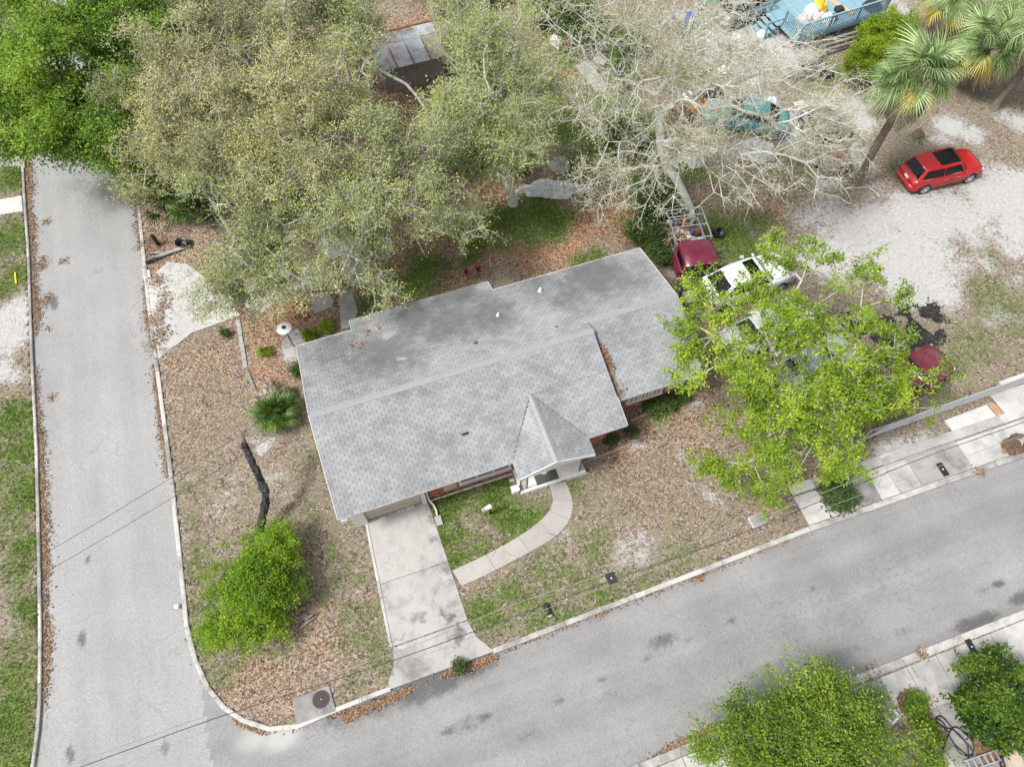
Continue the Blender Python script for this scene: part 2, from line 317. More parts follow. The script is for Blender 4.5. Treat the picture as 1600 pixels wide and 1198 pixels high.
wob = (vnoise(GX, GY, 0.8, 5) - .5) * 1.1; wob2 = (vnoise(GX, GY, 0.8, 6) - .5) * 1.1
a_grass = blob_field(GX + wob, GY + wob2, GRASS); a_sand = blob_field(GX + wob, GY + wob2, SAND); a_leaf = blob_field(GX - wob, GY + wob2, LEAF)
a_rust = blob_field(GX + wob, GY - wob2, RUST)
idx = np.arange(nx * ny).reshape(ny, nx)
F = np.stack([idx[:-1, :-1], idx[:-1, 1:], idx[1:, 1:], idx[1:, :-1]], -1).reshape(-1, 4)
me = np_mesh('ground', np.stack([GX, GY, GZ], -1).reshape(-1, 3), F, {'grass': a_grass.ravel(), 'sand': a_sand.ravel(), 'leaf': a_leaf.ravel(), 'rust': a_rust.ravel()})
t = NT('yard_ground'); co = t.pos()
n1 = t.noise(co, 0.9, 6, 0.6); n2 = t.noise(co, 5.5, 6, 0.65); n3 = t.noise(co, 28, 4, 0.7); n4 = t.noise(co, 2.2, 6, 0.7, 0.3)
vo = t.n('ShaderNodeTexVoronoi', Scale=15.0, Randomness=1.0); t.l(co, vo.inputs['Vector'])
vs_ = t.n('ShaderNodeSeparateColor'); t.l(vo.outputs['Color'], vs_.inputs[0]); cell = vs_.outputs[0]; cell2 = vs_.outputs[1]
soil = t.ramp(t.math('ADD', t.math('MULTIPLY', n3, 0.6), t.math('MULTIPLY', cell, 0.4)), [(0.25, (0.045, 0.036, 0.03)), (0.48, (0.178, 0.137, 0.112)), (0.72, (0.38, 0.315, 0.27))])
soil = t.mix(t.sstep(n4, 0.42, 0.62), soil, t.ramp(n3, [(0.3, (0.10, 0.09, 0.055)), (0.68, (0.29, 0.265, 0.175))]))
litter = t.ramp(cell, [(0.05, (0.08, 0.05, 0.035)), (0.3, (0.235, 0.15, 0.105)), (0.6, (0.35, 0.25, 0.185)), (0.95, (0.48, 0.39, 0.32))])
litter = t.mix(0.45, litter, t.ramp(n3, [(0.3, 0.3), (0.72, 1.1)]), 'MULTIPLY')
litter = t.mix(t.math('MULTIPLY', t.attr('rust'), .75), litter, t.mix(1.0, litter, (1.15, .83, .60), 'MULTIPLY'))
sandc = t.ramp(n2, [(0.25, (0.31, 0.304, 0.298)), (0.6, (0.42, 0.414, 0.407)), (0.8, (0.48, 0.474, 0.469))])
sandc = t.mix(t.sstep(n3, 0.60, 0.72), sandc, (0.2, 0.18, 0.165))
grassc = t.ramp(t.math('ADD', t.math('MULTIPLY', n3, 0.6), t.math('MULTIPLY', cell2, 0.4)), [(0.25, (0.022, 0.042, 0.008)), (0.5, (0.085, 0.145, 0.025)), (0.78, (0.21, 0.26, 0.07))])
def zone(a, k2=0.9, k1=0.5, lo=0.42, hi=0.62):
    s_ = t.math('ADD', a, t.math('ADD', t.math('MULTIPLY', t.math('SUBTRACT', n2, 0.5), k2), t.math('MULTIPLY', t.math('SUBTRACT', n4, 0.5), k1)))
    s_ = t.math('ADD', s_, t.math('MULTIPLY', t.math('SUBTRACT', n3, 0.5), 1.5))
    return t.sstep(s_, lo, hi)
col = t.mix(zone(t.attr('leaf'), 1.0, .8, .4, .85), soil, litter)
col = t.mix(zone(t.attr('sand'), 0.9, 0.8, 0.38, 0.62), col, sandc)
col = t.mix(zone(t.attr('grass'), 1.1, 0.9, 0.36, 0.86), col, grassc)
t.bump(t.math('ADD', n3, t.math('MULTIPLY', vo.outputs['Distance'], 0.8)), 0.7, 0.03)
m_ground = t.fin(col, 0.95, spec=0.1)
ground = tag(link('ground', me, m_ground), kind='structure')

# roads: sheets under the level of the plots
STAIN_SHADE_A = [(128, 999, .24, .9), (110, 1178, .24, .9), (258, 1168, .24, .7), (85, 473, .3, .9), (150, 340, .5, .25), (150, 280, 2.5, .35), (138, 875, .15, .9), (160, 550, 1.5, .15), (150, 760, 1.6, .12)]  # stains; the widest entry paints the weak tree shade at the street head
STAIN_B = [(1037, 1000, .42, .75), (1595, 934, .34, 1), (1515, 975, .45, .9), (1540, 965, .4, .9), (700, 1142, .22, .8), (757, 1120, .2, .85), (730, 1130, .5, .5), (650, 1075, .9, .9), (690, 1060, .8, 1), (735, 1040, .7, 1), (760, 1030, .5, .9), (590, 1095, .9, .7), (540, 1115, 1.0, .6), (1076, 998, .12, .8), (1010, 1028, .14, .8), (940, 1062, .13, .8), (872, 1096, .15, .8), (1142, 970, .12, .8), (1270, 920, .12, .8), (1207, 944, .12, .8), (1330, 1015, .25, .6), (1410, 988, .3, .5), (1535, 920, .3, .5), (1560, 912, .2, 1), (1300, 960, 2.2, .3), (1200, 1000, 2.5, .3), (1400, 900, 2.2, .3), (1100, 1050, 2.0, .25), (1480, 890, 2, .25), (950, 1000, 2, .1), (1180, 880, 1.5, -.2), (820, 1150, .3, .5), (950, 1087, .3, .5), (400, 1152, .7, -.4), (440, 1150, .7, -.45)]
def road_mesh(name, keep, stains, zlev=-0.10, ax_=None):
    s = 0.18
    x = np.arange(-60, 70, s); y = np.arange(-9, 75, s); X, Y = np.meshgrid(x, y)
    K = keep(X, Y)
    m = np.zeros(X.shape, bool)
    inn = poly_in(X, Y, road_poly) & K
    p = np.pad(inn, 2)
    for dy in range(5):
        for dx in range(5): m |= p[dy:dy + inn.shape[0], dx:dx + inn.shape[1]]
    m &= K
    cell = m[:-1, :-1] & m[1:, :-1] & m[:-1, 1:] & m[1:, 1:]
    ids = np.arange(X.size).reshape(X.shape)
    f = np.stack([ids[:-1, :-1], ids[:-1, 1:], ids[1:, 1:], ids[1:, :-1]], -1)[cell]
    used = np.unique(f); remap = np.zeros(X.size, int); remap[used] = np.arange(len(used))
    st = np.zeros(X.shape)
    for px, py, r, wgt in stains:
        c = at(px, py, -.1); ax = dB if ax_ is None else ax_; q1 = (X - c[0]) * ax[0] + (Y - c[1]) * ax[1]; q2 = -(X - c[0]) * ax[1] + (Y - c[1]) * ax[0]; el = 1.9 if r < .5 else 1.35; d2 = ((q1 / el)**2 + (q2 * 1.25)**2) / (r * r); e = wgt * np.exp(-d2 ** 1.5); st = np.where(np.abs(e) > np.abs(st), e, st)
    V = np.stack([X, Y, np.full(X.shape, zlev)], -1).reshape(-1, 3)[used]
    return np_mesh(name, V, remap[f], {'stain': st.ravel()[used]})
jA = at(313, 1110)
def side_of(X, Y): return (X - jA[0]) * dB[0] + (Y - jA[1]) * dB[1] < 0
def asphalt(name, c1, c2, c3, ang):
    t = NT(name); co = t.pos()
    m0 = t.n('ShaderNodeMapping'); m0.inputs['Rotation'].default_value = (0, 0, -ang); t.l(co, m0.inputs[0])
    mp = t.n('ShaderNodeMapping'); mp.inputs['Scale'].default_value = (0.06, 0.9, 1); t.l(m0.outputs[0], mp.inputs[0])
    n1 = t.noise(co, 0.35, 6, 0.6); n2 = t.noise(co, 26, 3, 0.8); n3 = t.noise(co, 75, 2, 0.8); n4 = t.noise(mp.outputs[0], 1.0, 5, 0.6); n5 = t.noise(co, 5.0, 8, 0.75, 0.8)
    col = t.ramp(t.math('ADD', t.math('MULTIPLY', n1, 0.5), t.math('MULTIPLY', n4, 0.5)), [(0.35, c1), (0.5, c2), (0.65, c3)])
    col = t.mix(0.7, col, t.ramp(t.math('ADD', t.math('MULTIPLY', n2, 0.5), t.math('MULTIPLY', n3, 0.5)), [(0.38, 0.40), (0.5, 0.96), (0.6, 1.28)]), 'MULTIPLY')
    s_ = t.attr('stain')
    ds = t.sstep(t.math('ADD', s_, t.math('MULTIPLY', t.math('SUBTRACT', n5, 0.5), 1.5)), 0.2, 0.9)
    col = t.mix(t.math('MULTIPLY', ds, 0.72), col, (0.055, 0.055, 0.058))
    ls = t.sstep(t.math('MULTIPLY', s_, -1), 0.05, 0.7); col = t.mix(ls, col, (0.46, 0.455, 0.44))
    sp = t.noise(co, 9, 2, 0.5); col = t.mix(t.sstep(sp, 0.735, 0.76), col, (0.1, 0.1, 0.1))
    # hairline cracks along the lane and across it
    wv = t.n('ShaderNodeTexVoronoi', feature='DISTANCE_TO_EDGE', Scale=0.32); nd = t.n('ShaderNodeVectorMath', operation='ADD')
    nz = t.n('ShaderNodeTexNoise', Scale=1.5, Detail=5.0); t.l(co, nz.inputs['Vector']); t.l(co, nd.inputs[0]); t.l(nz.outputs['Color'], nd.inputs[1]); t.l(nd.outputs[0], wv.inputs['Vector'])
    ck = t.math('MULTIPLY', t.math('SUBTRACT', 1.0, t.sstep(wv.outputs['Distance'], 0.0, 0.013)), t.sstep(n1, 0.48, 0.6))
    col = t.mix(t.math('MULTIPLY', ck, 0.32), col, (0.12, 0.12, 0.12))
    t.bump(n2, 0.25, 0.01)
    return t.fin(col, 0.9, spec=0.2)
m_roadA = asphalt('side_street_asphalt', (0.25, 0.252, 0.252), (0.29, 0.291, 0.29), (0.325, 0.326, 0.323), YAW + math.pi / 2)
m_roadB = asphalt('main_street_asphalt', (0.185, 0.186, 0.187), (0.235, 0.236, 0.236), (0.285, 0.286, 0.284), YAW)
tag(link('side_street', road_mesh('side_street', lambda X, Y: side_of(X - dB[0]*.3, Y - dB[1]*.3) | ((X - jA[0]) * dA[0] + (Y - jA[1]) * dA[1] > 1.0), STAIN_SHADE_A + STAIN_B, -0.10, dA), m_roadA), kind='structure')
tag(link('main_street', road_mesh('main_street', lambda X, Y: ~side_of(X, Y) & ((X - jA[0]) * dA[0] + (Y - jA[1]) * dA[1] < 9 + .45 * ((X - jA[0]) * dB[0] + (Y - jA[1]) * dB[1])), STAIN_B + STAIN_SHADE_A, -0.096), m_roadB), kind='structure')

def concrete(name, c1, c2, stain=(0.16, 0.155, 0.15), amt=0.35, scale=1.2, spots=()):
    t = NT(name); co = t.pos()
    n1 = t.noise(co, scale, 8, 0.68, 0.3); n2 = t.noise(co, 22, 4, 0.7); n3 = t.noise(co, scale * 0.45, 6, 0.6); rnd = t.orand()
    col = t.ramp(n1, [(0.3, c1), (0.65, c2)])
    col = t.mix(t.math('MULTIPLY', t.sstep(t.math('ADD', t.math('ADD', t.math('MULTIPLY', n1, 0.6), t.math('MULTIPLY', n3, 0.4)), t.math('MULTIPLY', t.math('SUBTRACT', rnd, 0.5), 0.16)), 1 - amt - 0.22, 1 - amt + 0.03), 0.8), col, stain)
    col = t.mix(0.3, col, t.ramp(n2, [(0.3, 0.5), (0.6, 1.08)]), 'MULTIPLY')
    if spots:
        wn = t.n('ShaderNodeTexNoise', Scale=1.6, Detail=4.0); t.l(co, wn.inputs['Vector']); ws = t.n('ShaderNodeVectorMath', operation='MULTIPLY_ADD'); t.l(wn.outputs['Color'], ws.inputs[0]); ws.inputs[1].default_value = (1.3, 1.3, 0); wa = t.n('ShaderNodeVectorMath', operation='ADD'); t.l(co, ws.inputs[2]); t.l(ws.outputs[0], wa.inputs[0]); wa.inputs[1].default_value = (-.65, -.65, 0)
    for px, py, r_, f_ in spots:            # oil and mildew spots
        vm = t.n('ShaderNodeVectorMath', operation='DISTANCE'); t.l(wa.outputs[0], vm.inputs[0]); vm.inputs[1].default_value = tuple(at(px, py, .03))
        q = t.math('MULTIPLY', t.math('SUBTRACT', 1.0, t.sstep(t.math('DIVIDE', vm.outputs['Value'], r_), 0.0, 1.0)), abs(f_))
        q = t.sstep(t.math('ADD', q, t.math('MULTIPLY', t.math('SUBTRACT', n1, 0.5), 1.2)), 0.2, 0.9)
        col = t.mix(t.math('MULTIPLY', q, .75), col, (0.085, 0.085, 0.085) if f_ > 0 else (0.52, 0.515, 0.5))
    cr = t.n('ShaderNodeTexVoronoi', feature='DISTANCE_TO_EDGE', Scale=0.55); nd = t.n('ShaderNodeVectorMath', operation='ADD')
    nz = t.n('ShaderNodeTexNoise', Scale=1.1, Detail=6.0); t.l(co, nz.inputs['Vector']); t.l(co, nd.inputs[0]); t.l(nz.outputs['Color'], nd.inputs[1]); t.l(nd.outputs[0], cr.inputs['Vector'])
    ck = t.math('MULTIPLY', t.math('SUBTRACT', 1.0, t.sstep(cr.outputs['Distance'], 0.0, 0.012)), t.sstep(n3, 0.48, 0.56))
    col = t.mix(t.math('MULTIPLY', ck, 0.6), col, (0.1, 0.095, 0.09))
    t.bump(n2, 0.2, 0.01); return t.fin(col, 0.9, spec=0.2)
m_conc = concrete('worn_concrete', (0.33, 0.318, 0.305), (0.45, 0.435, 0.42), (0.10, 0.10, 0.10), 0.34, 1.2, [(680, 800, .9, .8), (685, 850, .75, .7), (695, 890, .7, .6), (700, 960, .45, 1), (718, 1000, .55, .9), (655, 965, .5, .7), (625, 1010, .4, -.6), (690, 905, .35, -.55), (720, 985, .3, 1)])
m_walk = concrete('path_concrete', (0.315, 0.30, 0.282), (0.40, 0.38, 0.36), (0.27, 0.25, 0.235), 0.35)
m_conc_w = concrete('pale_concrete', (0.40, 0.395, 0.385), (0.58, 0.575, 0.56), (0.22, 0.218, 0.215), 0.36)
m_conc_g = concrete('grey_stained_concrete', (0.25, 0.245, 0.238), (0.42, 0.41, 0.4), (0.075, 0.075, 0.073), 0.36)
m_kerb = concrete('kerb_concrete', (0.40, 0.39, 0.375), (0.55, 0.54, 0.52), (0.16, 0.15, 0.145), 0.4, 2.0)

def resample(pts, d):
    P_ = [np.array(p[:2], float) for p in pts]; out = [P_[0]]
    for a, b in zip(P_[:-1], P_[1:]):
        n = max(1, int(round(np.linalg.norm(b - a) / d)))
        for k in range(1, n + 1): out.append(a + (b - a) * k / n)
    return out
def kerb(label, pts, wdt=0.2, top=0.03, seg=3.0, mat=None):
    root = bpy.data.objects.new('kerb', None); COL.objects.link(root); root['kind'] = 'structure'
    P_ = resample(pts, 0.5); k = max(2, int(seg / 0.5)); i = 0; jr = random.Random(len(P_))
    while i < len(P_) - 1:
        sub = P_[i:i + k + 1]; i += k
        if len(sub) < 2: break
        mb = MB(); vs = []
        for j, p in enumerate(sub):
            a = sub[max(j-1, 0)]; b = sub[min(j+1, len(sub)-1)]; d = (b - a) / np.linalg.norm(b - a); nrm = np.array([-d[1], d[0]])
            q = p + d * (0.008 if j == 0 else (-0.008 if j == len(sub)-1 else 0)); w0 = wdt / 2
            for off, z in ((w0, -.25), (w0, top - .015), (w0 - .03, top), (-w0 + .03, top), (-w0, top - .015), (-w0, -.25)):
                vs.append((q[0] + nrm[0] * off, q[1] + nrm[1] * off, z + (jr.uniform(-.006, .006) if z > -.2 else 0)))
        fs = [(j*6+c, j*6+c+1, (j+1)*6+c+1, (j+1)*6+c) for j in range(len(sub)-1) for c in range(5)]
        fs += [tuple(range(6))[::-1], tuple((len(sub)-1)*6 + c for c in range(6))]
        mb.add(vs, fs); mb.build('kerb_stone', mat or m_kerb, root)
    return root
kerb('', [ext(kerb_left[0], dA, 25)] + kerb_left + [ext(kerb_left[-1], (-0.8, -0.6), 3)], 0.13, 0.012)
kerb('', [ext(kerb_lot[0], dA, 25)] + kerb_lot, 0.17, 0.03)
kerb('', kerb_front[:2], 0.2, 0.03)
kerb('', [kerb_front[1], kerb_front[2], ext(kerb_front[2], dB, 20)], 0.24, 0.03)
kerb('', [ext(kerb_low[0], -dB, 15)] + kerb_low + [ext(kerb_low[-1], dB, 20)], 0.3, 0.03)

def slab(name, pts, mat, parent, top=0.03, bot=-0.12, jit=0.0):
    mb = MB(); mb.prism(pts, bot, top + random.uniform(-jit, jit)); return mb.build(name, mat, parent, bevel=0.012)
def struct(name):
    o = bpy.data.objects.new(name, None); COL.objects.link(o); o['kind'] = 'structure'; return o
def lerp(a, b, k): return (a[0] + (b[0] - a[0]) * k, a[1] + (b[1] - a[1]) * k)
def strip(name, L, Rr, cuts, mat, parent, top=0.03, gap=0.012, jit=0.004):
    """slabs between two edges L and Rr (each two points), cut across at the given fractions"""
    ln = math.dist(L[0], L[1])
    for a, b in zip(cuts[:-1], cuts[1:]):
        g = gap / ln / 2
        mm = mat[random.randrange(len(mat))] if isinstance(mat, list) else mat
        slab(name, [lerp(*L, a + g), lerp(*L, b - g), lerp(*Rr, b - g), lerp(*Rr, a + g)], mm, parent, top, jit=jit)
# driveway from the garage to the street
dr = struct('driveway')
Ld, Rd = [tuple(hw(.33, .36)[:2])] + pxy([(614, 1010)]), [tuple(hw(2.98, .36)[:2])] + pxy([(731, 968)])
strip('driveway_slab', Ld, Rd, [0, .52, 1.0], m_conc, dr, 0.03)
strip('edge_strip', [ext(Ld[0], (-.12, -.02), 1), ext(Ld[1], (-.12, -.02), 1)], [ext(Ld[0], (-.01, 0), 1), ext(Ld[1], (-.01, 0), 1)], [0, .5, 1], m_conc_w, dr, 0.045)
mb = MB(); e = pxy([(614, 1012), (731, 970), (745, 995), (772, 1017)]); f = pxy([(610, 1076), (606, 1066), (616, 1040)], 0)
pts = [e[0], e[1], e[2], e[3], f[0], f[1], f[2]]
mb.prism(pts, -.2, [0.029, 0.029, .027, .012, .012, .018, .027]); mb.build('driveway_apron', m_conc, dr)
# curved front path
fw = struct('front_path')
Lp = pxy([(706, 891), (760, 866), (810, 838), (842, 815), (858, 798), (864, 780), (858, 757)])
Rp = pxy([(722, 915), (775, 890), (828, 862), (868, 838), (890, 812), (895, 783), (884, 752)])
def densify(l, k):
    l = [np.array(p) for p in l]; out = []
    for i in range(len(l) - 1):
        p0, p1, p2, p3 = l[max(i-1, 0)], l[i], l[i+1], l[min(i+2, len(l)-1)]
        for j in range(k):
            u = j / k; out.append(0.5 * (2*p1 + (p2-p0)*u + (2*p0-5*p1+4*p2-p3)*u*u + (3*p1-p0-3*p2+p3)*u**3))
    out.append(l[-1]); return out
Lq, Rq = densify(Lp, 4), densify(Rp, 4)
for a in range(0, 24, 4):
    b = min(a + 4, 24); l_, r_ = Lq[a:b+1], Rq[a:b+1]
    l_ = [l_[0] + (l_[1]-l_[0]) * .02] + l_[1:]; r_ = [r_[0] + (r_[1]-r_[0]) * .02] + r_[1:]
    slab('path_slab', [tuple(p) for p in l_] + [tuple(p) for p in r_[::-1]], m_walk, fw, 0.03, jit=.004)
# drive into the yard from the side street and broken paving behind it
sdv = struct('side_driveway')
m_conc_s = concrete('mottled_side_concrete', (0.34, 0.335, 0.327), (0.52, 0.515, 0.505), (0.19, 0.188, 0.185), 0.36, 0.9, [(290, 540, .9, .6), (270, 548, .7, .7), (340, 515, .8, .4)])
slab('driveway_slab', pxy([(247, 562), (300, 520), (376, 492), (330, 440), (292, 412), (262, 410), (238, 430), (236, 460)]), m_conc_s, sdv, .02)
slab('driveway_slab', pxy([(222, 420), (234, 422), (242, 470), (247, 555), (236, 500)]), m_conc_w, sdv, .012)
pv = struct('broken_paving')
for q, mm in (([(380, 478), (410, 490), (440, 462), (470, 448), (462, 420), (430, 415), (385, 440)], 0), ([(470, 448), (480, 462), (475, 445), (520, 440), (512, 415), (470, 418)], 0),
              ([(490, 375), (530, 372), (556, 368), (560, 388), (520, 405), (495, 392)], 0), ([(552, 390), (562, 388), (574, 425), (580, 445), (545, 448), (535, 410)], 0), ([(395, 405), (420, 392), (440, 395), (445, 415), (410, 425)], 0),
              ([(528, 455), (550, 452), (560, 488), (545, 512), (534, 514)], 1), ([(484, 460), (512, 455), (522, 470), (518, 480), (492, 490)], 2), ([(441, 545), (462, 540), (466, 558), (448, 560)], 0)):
    slab('paving_slab', pxy(q), (m_conc_w, m_conc_g, m_walk)[mm], pv, .02)
# pavement along the north side of the main street
pa = struct('pavement')
K0, K1 = np.array(kerb_front[1]), np.array(kerb_front[2]); kd = (K1 - K0) / np.linalg.norm(K1 - K0); kn = np.array([-kd[1], kd[0]])
def kp(s, o): return tuple(K0 + kd * s + kn * o)
def s_of(px, py): return float(np.dot(np.array(at(px, py)[:2]) - K0, kd))
cuts = [0.05, s_of(1302, 811), s_of(1345, 797), s_of(1380, 783), s_of(1408, 772), s_of(1443, 762), s_of(1522, 733), s_of(1600, 707), s_of(1600, 707) + 3, s_of(1600, 707) + 6]
for i, (a, b) in enumerate(zip(cuts[:-1], cuts[1:])):
    mm = [m_conc_w, m_conc_w, m_conc_g, m_conc_w, m_conc_w, m_conc_g, m_conc_w, m_conc_w, m_conc_w][i]
    slab('pavement_slab', [kp(a+.01, .14), kp(b-.01, .14), kp(b-.01, 1.45 if i != 5 else 1.5), kp(a+.01, 1.45 if i != 5 else 1.5)], mm, pa, .03, jit=.005)
for i, (a, b) in enumerate(zip(cuts[:-1], cuts[1:])):
    slab('border_slab', [kp(a+.01, 1.52), kp(b-.01, 1.52), kp(b-.01, 1.95), kp(a+.01, 1.95)], m_conc_g if i in (1, 2, 5) else m_conc_w, pa, .045, jit=.004)
slab('step_slab', pxy([(1372, 718), (1412, 703), (1420, 712), (1382, 728)]), m_conc_g, pa, .05)
apn = struct('yard_apron')
slab('apron_slab', pxy([(1475, 657), (1541, 632), (1565, 660), (1499, 686)]), m_conc_w, apn, .03)
slab('apron_slab', pxy([(1545, 615), (1600, 600), (1680, 575), (1700, 605), (1620, 640), (1578, 656)]), m_conc_w, apn, .03)
slab('apron_slab', pxy([(1560, 596), (1598, 583), (1640, 570), (1648, 580), (1600, 596), (1566, 603)]), m_conc_w, apn, .02)
mb = MB(); mb.prism(pxy([(1542, 630), (1549, 627), (1578, 655), (1567, 659)]), -.1, .012); mb.build('clay_strip', rough_mat('orange_clay', (0.34, 0.19, 0.1), (0.5, 0.32, 0.2), 6, .95, .4, world=True), apn)
# pavement on the south side
ps = struct('pavement')
L0, L1 = np.array(kerb_low[0]), np.array(kerb_low[2]); ld = (L1 - L0) / np.linalg.norm(L1 - L0); ln_ = np.array([ld[1], -ld[0]])
def lp(s, o): return tuple(L0 + ld * s + ln_ * o)
def s2(px, py): return float(np.dot(np.array(at(px, py)[:2]) - L0, ld))
cuts = [-6, -3, 0, 1.6, 3.2, 4.8, 6.4, 8.0, s2(1345, 1062), s2(1372, 1054), s2(1413, 1036), s2(1458, 1017), s2(1543, 984), s2(1600, 962), s2(1600, 962) + 3]
for i, (a, b) in enumerate(zip(cuts[:-1], cuts[1:])):
    if b - a < .3: continue
    mm = m_conc_g if abs(a - s2(1345, 1062)) < .01 else m_conc_w
    slab('pavement_slab', [lp(a+.012, .18), lp(b-.012, .18), lp(b-.012, 1.75), lp(a+.012, 1.75)], mm, ps, .03, jit=.004)
dv2 = struct('opposite_driveway')
slab('driveway_slab', pxy([(1432, 1088), (1480, 1070), (1560, 1050), (1600, 1200), (1500, 1200), (1466, 1160)]), m_conc, dv2, .028)
slab('driveway_slab', pxy([(1466, 1163), (1500, 1203), (1600, 1203), (1650, 1300), (1530, 1300)]), m_conc, dv2, .026)
# west side of the side street
wv_ = struct('west_path')
slab('path_slab', pxy([(-60, 322), (34, 306), (36, 330), (-60, 345)]), m_conc_w, wv_, .02)
slab('driveway_slab', pxy([(-60, 215), (27, 205), (33, 260), (-60, 262)]), m_conc, wv_, .02)
slab('apron_slab', pxy([(28, 205), (36, 207), (39, 262), (34, 262)]), m_conc_w, wv_, .025)

# gutters, leaf litter and grass as loose geometry
def scatter_leaves(name, pts, size, mat, seed, zoff=0.012, flat=0.35):
    r = np.random.default_rng(seed); n = len(pts)
    s = r.uniform(*size, n); a = r.uniform(0, 2*np.pi, n)
    d = np.stack([np.cos(a), np.sin(a), r.normal(0, flat, n)], -1); d /= np.linalg.norm(d, axis=1)[:, None]
    p = np.stack([-np.sin(a), np.cos(a), r.normal(0, flat, n)], -1)
    c = pts + np.array([0, 0, zoff]); h = s[:, None] * .5
    up = np.zeros_like(d); up[:, 2] = s * .14
    V = np.stack([c - d*h, c + p*h*.55 + up, c + d*h, c - p*h*.55 + up], 1).reshape(-1, 3)
    V[:, 2] = np.maximum(V[:, 2], np.repeat(pts[:, 2], 4) + .002)
    Fq = np.arange(4*n).reshape(n, 4)
    me = np_mesh(name, V, np.concatenate([Fq[:, [0, 1, 2]], Fq[:, [0, 2, 3]]]), {'tone': np.repeat(r.random(n), 4)})
    return tag(link(name, me, mat), kind='stuff')
m_dead = leaf_mat('dead_leaves', (0.13, 0.08, 0.05), (0.34, 0.22, 0.145), (0.56, 0.44, 0.34), 0.1, 0.8)
m_dead2 = leaf_mat('gutter_leaves', (0.09, 0.055, 0.035), (0.25, 0.155, 0.095), (0.42, 0.29, 0.19), 0.1, 0.8)
inner = (np.abs(GX) < 33.5) & (GY > -5.5) & (GY < 44) & ~road_in
DRV = [Ld[0], Ld[1]] + pxy([(616, 1040), (610, 1076), (772, 1017), (745, 995)]) + [Rd[1], Rd[0]]; PTH = [tuple(p) for p in Lq] + [tuple(p) for p in Rq[::-1]]
def sample_field(f, n, seed, thr=0.2, clear=True):
    r = np.random.default_rng(seed); wgt = np.where(inner & (f > thr), f, 0).ravel(); wgt = wgt / wgt.sum()
    i = r.choice(wgt.size, n, p=wgt)
    x = GX.ravel()[i] + r.uniform(-step, step, n) * .9; y = GY.ravel()[i] + r.uniform(-step, step, n) * .9
    ok = ~poly_in(x, y, road_poly)
    if clear:
        for pl_ in (DRV, PTH): ok &= ~poly_in(x, y, pl_)
    return np.stack([x, y, GZ.ravel()[i]], -1)[ok]
o = scatter_leaves('fallen_leaves', sample_field(np.clip(a_leaf - .5 * np.maximum(a_grass, a_sand), 0, 1) + 0.03, 52000, 11, 0.02, False), (0.05, 0.10), m_dead, 12)
tag(o, 'brown fallen oak leaves strewn over the yard round the grey roofed house', 'leaves')
def kerb_leaves(pts, n, seed, spread, side, clump=0.55, z=-.1):
    r = np.random.default_rng(seed); P_ = np.array(resample(pts, .1)); d = np.gradient(P_, axis=0); d /= np.linalg.norm(d, axis=1)[:, None]
    nr = np.stack([-d[:, 1], d[:, 0]], -1) * side
    s = np.arange(len(P_)) * .1; dens = np.clip(vnoise(s, s*0, 0.55, seed) - (1 - clump) + .3*(vnoise(s, s*0, 2.0, seed+1)-.5), 0.0, 1) ** .7 + .006
    i = r.choice(len(P_), n, p=dens / dens.sum()); off = .1 + np.abs(r.normal(0, 1, n)) * spread * (0.3 + dens[i])
    xy = P_[i] + nr[i] * off[:, None] + r.normal(0, .05, (n, 2)); return np.concatenate([xy, np.full((n, 1), z) + r.uniform(0, .03, (n, 1))], 1)
G1 = kerb_leaves(kerb_left, 5200, 21, .2, 1, .72); G2 = kerb_leaves(kerb_lot[:5], 1900, 22, .16, -1, .55); G3 = kerb_leaves(kerb_lot[5:], 450, 23, .1, -1, .4)
G4 = kerb_leaves(kerb_front[:2], 900, 24, .2, -1, .25); G6 = kerb_leaves([kerb_low[0], kerb_low[1]], 1200, 25, .16, 1, .5)
G5 = kerb_leaves(pxy([(536, 1112), (610, 1082), (700, 1044), (772, 1018)]), 2400, 26, .13, -1, .85)
o = scatter_leaves('gutter_leaves', np.concatenate([G1, G2, G3, G4, G5, G6]), (0.06, 0.12), m_dead2, 27)
tag(o, 'drifts of brown leaves lying in the street gutters along the kerbs', 'leaves')
r_ = np.random.default_rng(31); dl = []
for px, py, n, s in ((246, 440, 200, .28), (243, 500, 260, .3), (257, 480, 110, .18), (260, 465, 120, .25), (300, 480, 30, .2), (330, 480, 40, .12), (240, 380, 300, .4), (255, 520, 160, .25), (70, 345, 60, .12), (65, 405, 90, .15), (97, 407, 60, .12), (70, 470, 90, .18), (66, 415, 60, .1), (80, 620, 60, .1), (73, 463, 50, .15), (72, 512, 20, .1), (240, 540, 200, .3), (1528, 736, 80, .15), (1332, 785, 25, .12), (1440, 1020, 70, .12), (1362, 1050, 40, .2), (1455, 1092, 30, .15), (1420, 1105, 250, .25), (1440, 1130, 300, .3), (1455, 1160, 250, .25), (1590, 700, 80, .2), (1570, 705, 30, .1)):
    c = at(px, py); z = .035 if 230 < px < 400 and py > 400 else (-.09 if px < 200 else .04)
    dl.append(np.stack([c[0] + r_.normal(0, s, n), c[1] + r_.normal(0, s, n), np.full(n, z)], -1))
tag(scatter_leaves('leaf_clumps', np.concatenate(dl), (0.06, 0.12), m_dead2, 33), 'small clumps of brown leaves lying on the pale concrete and asphalt', 'leaves')

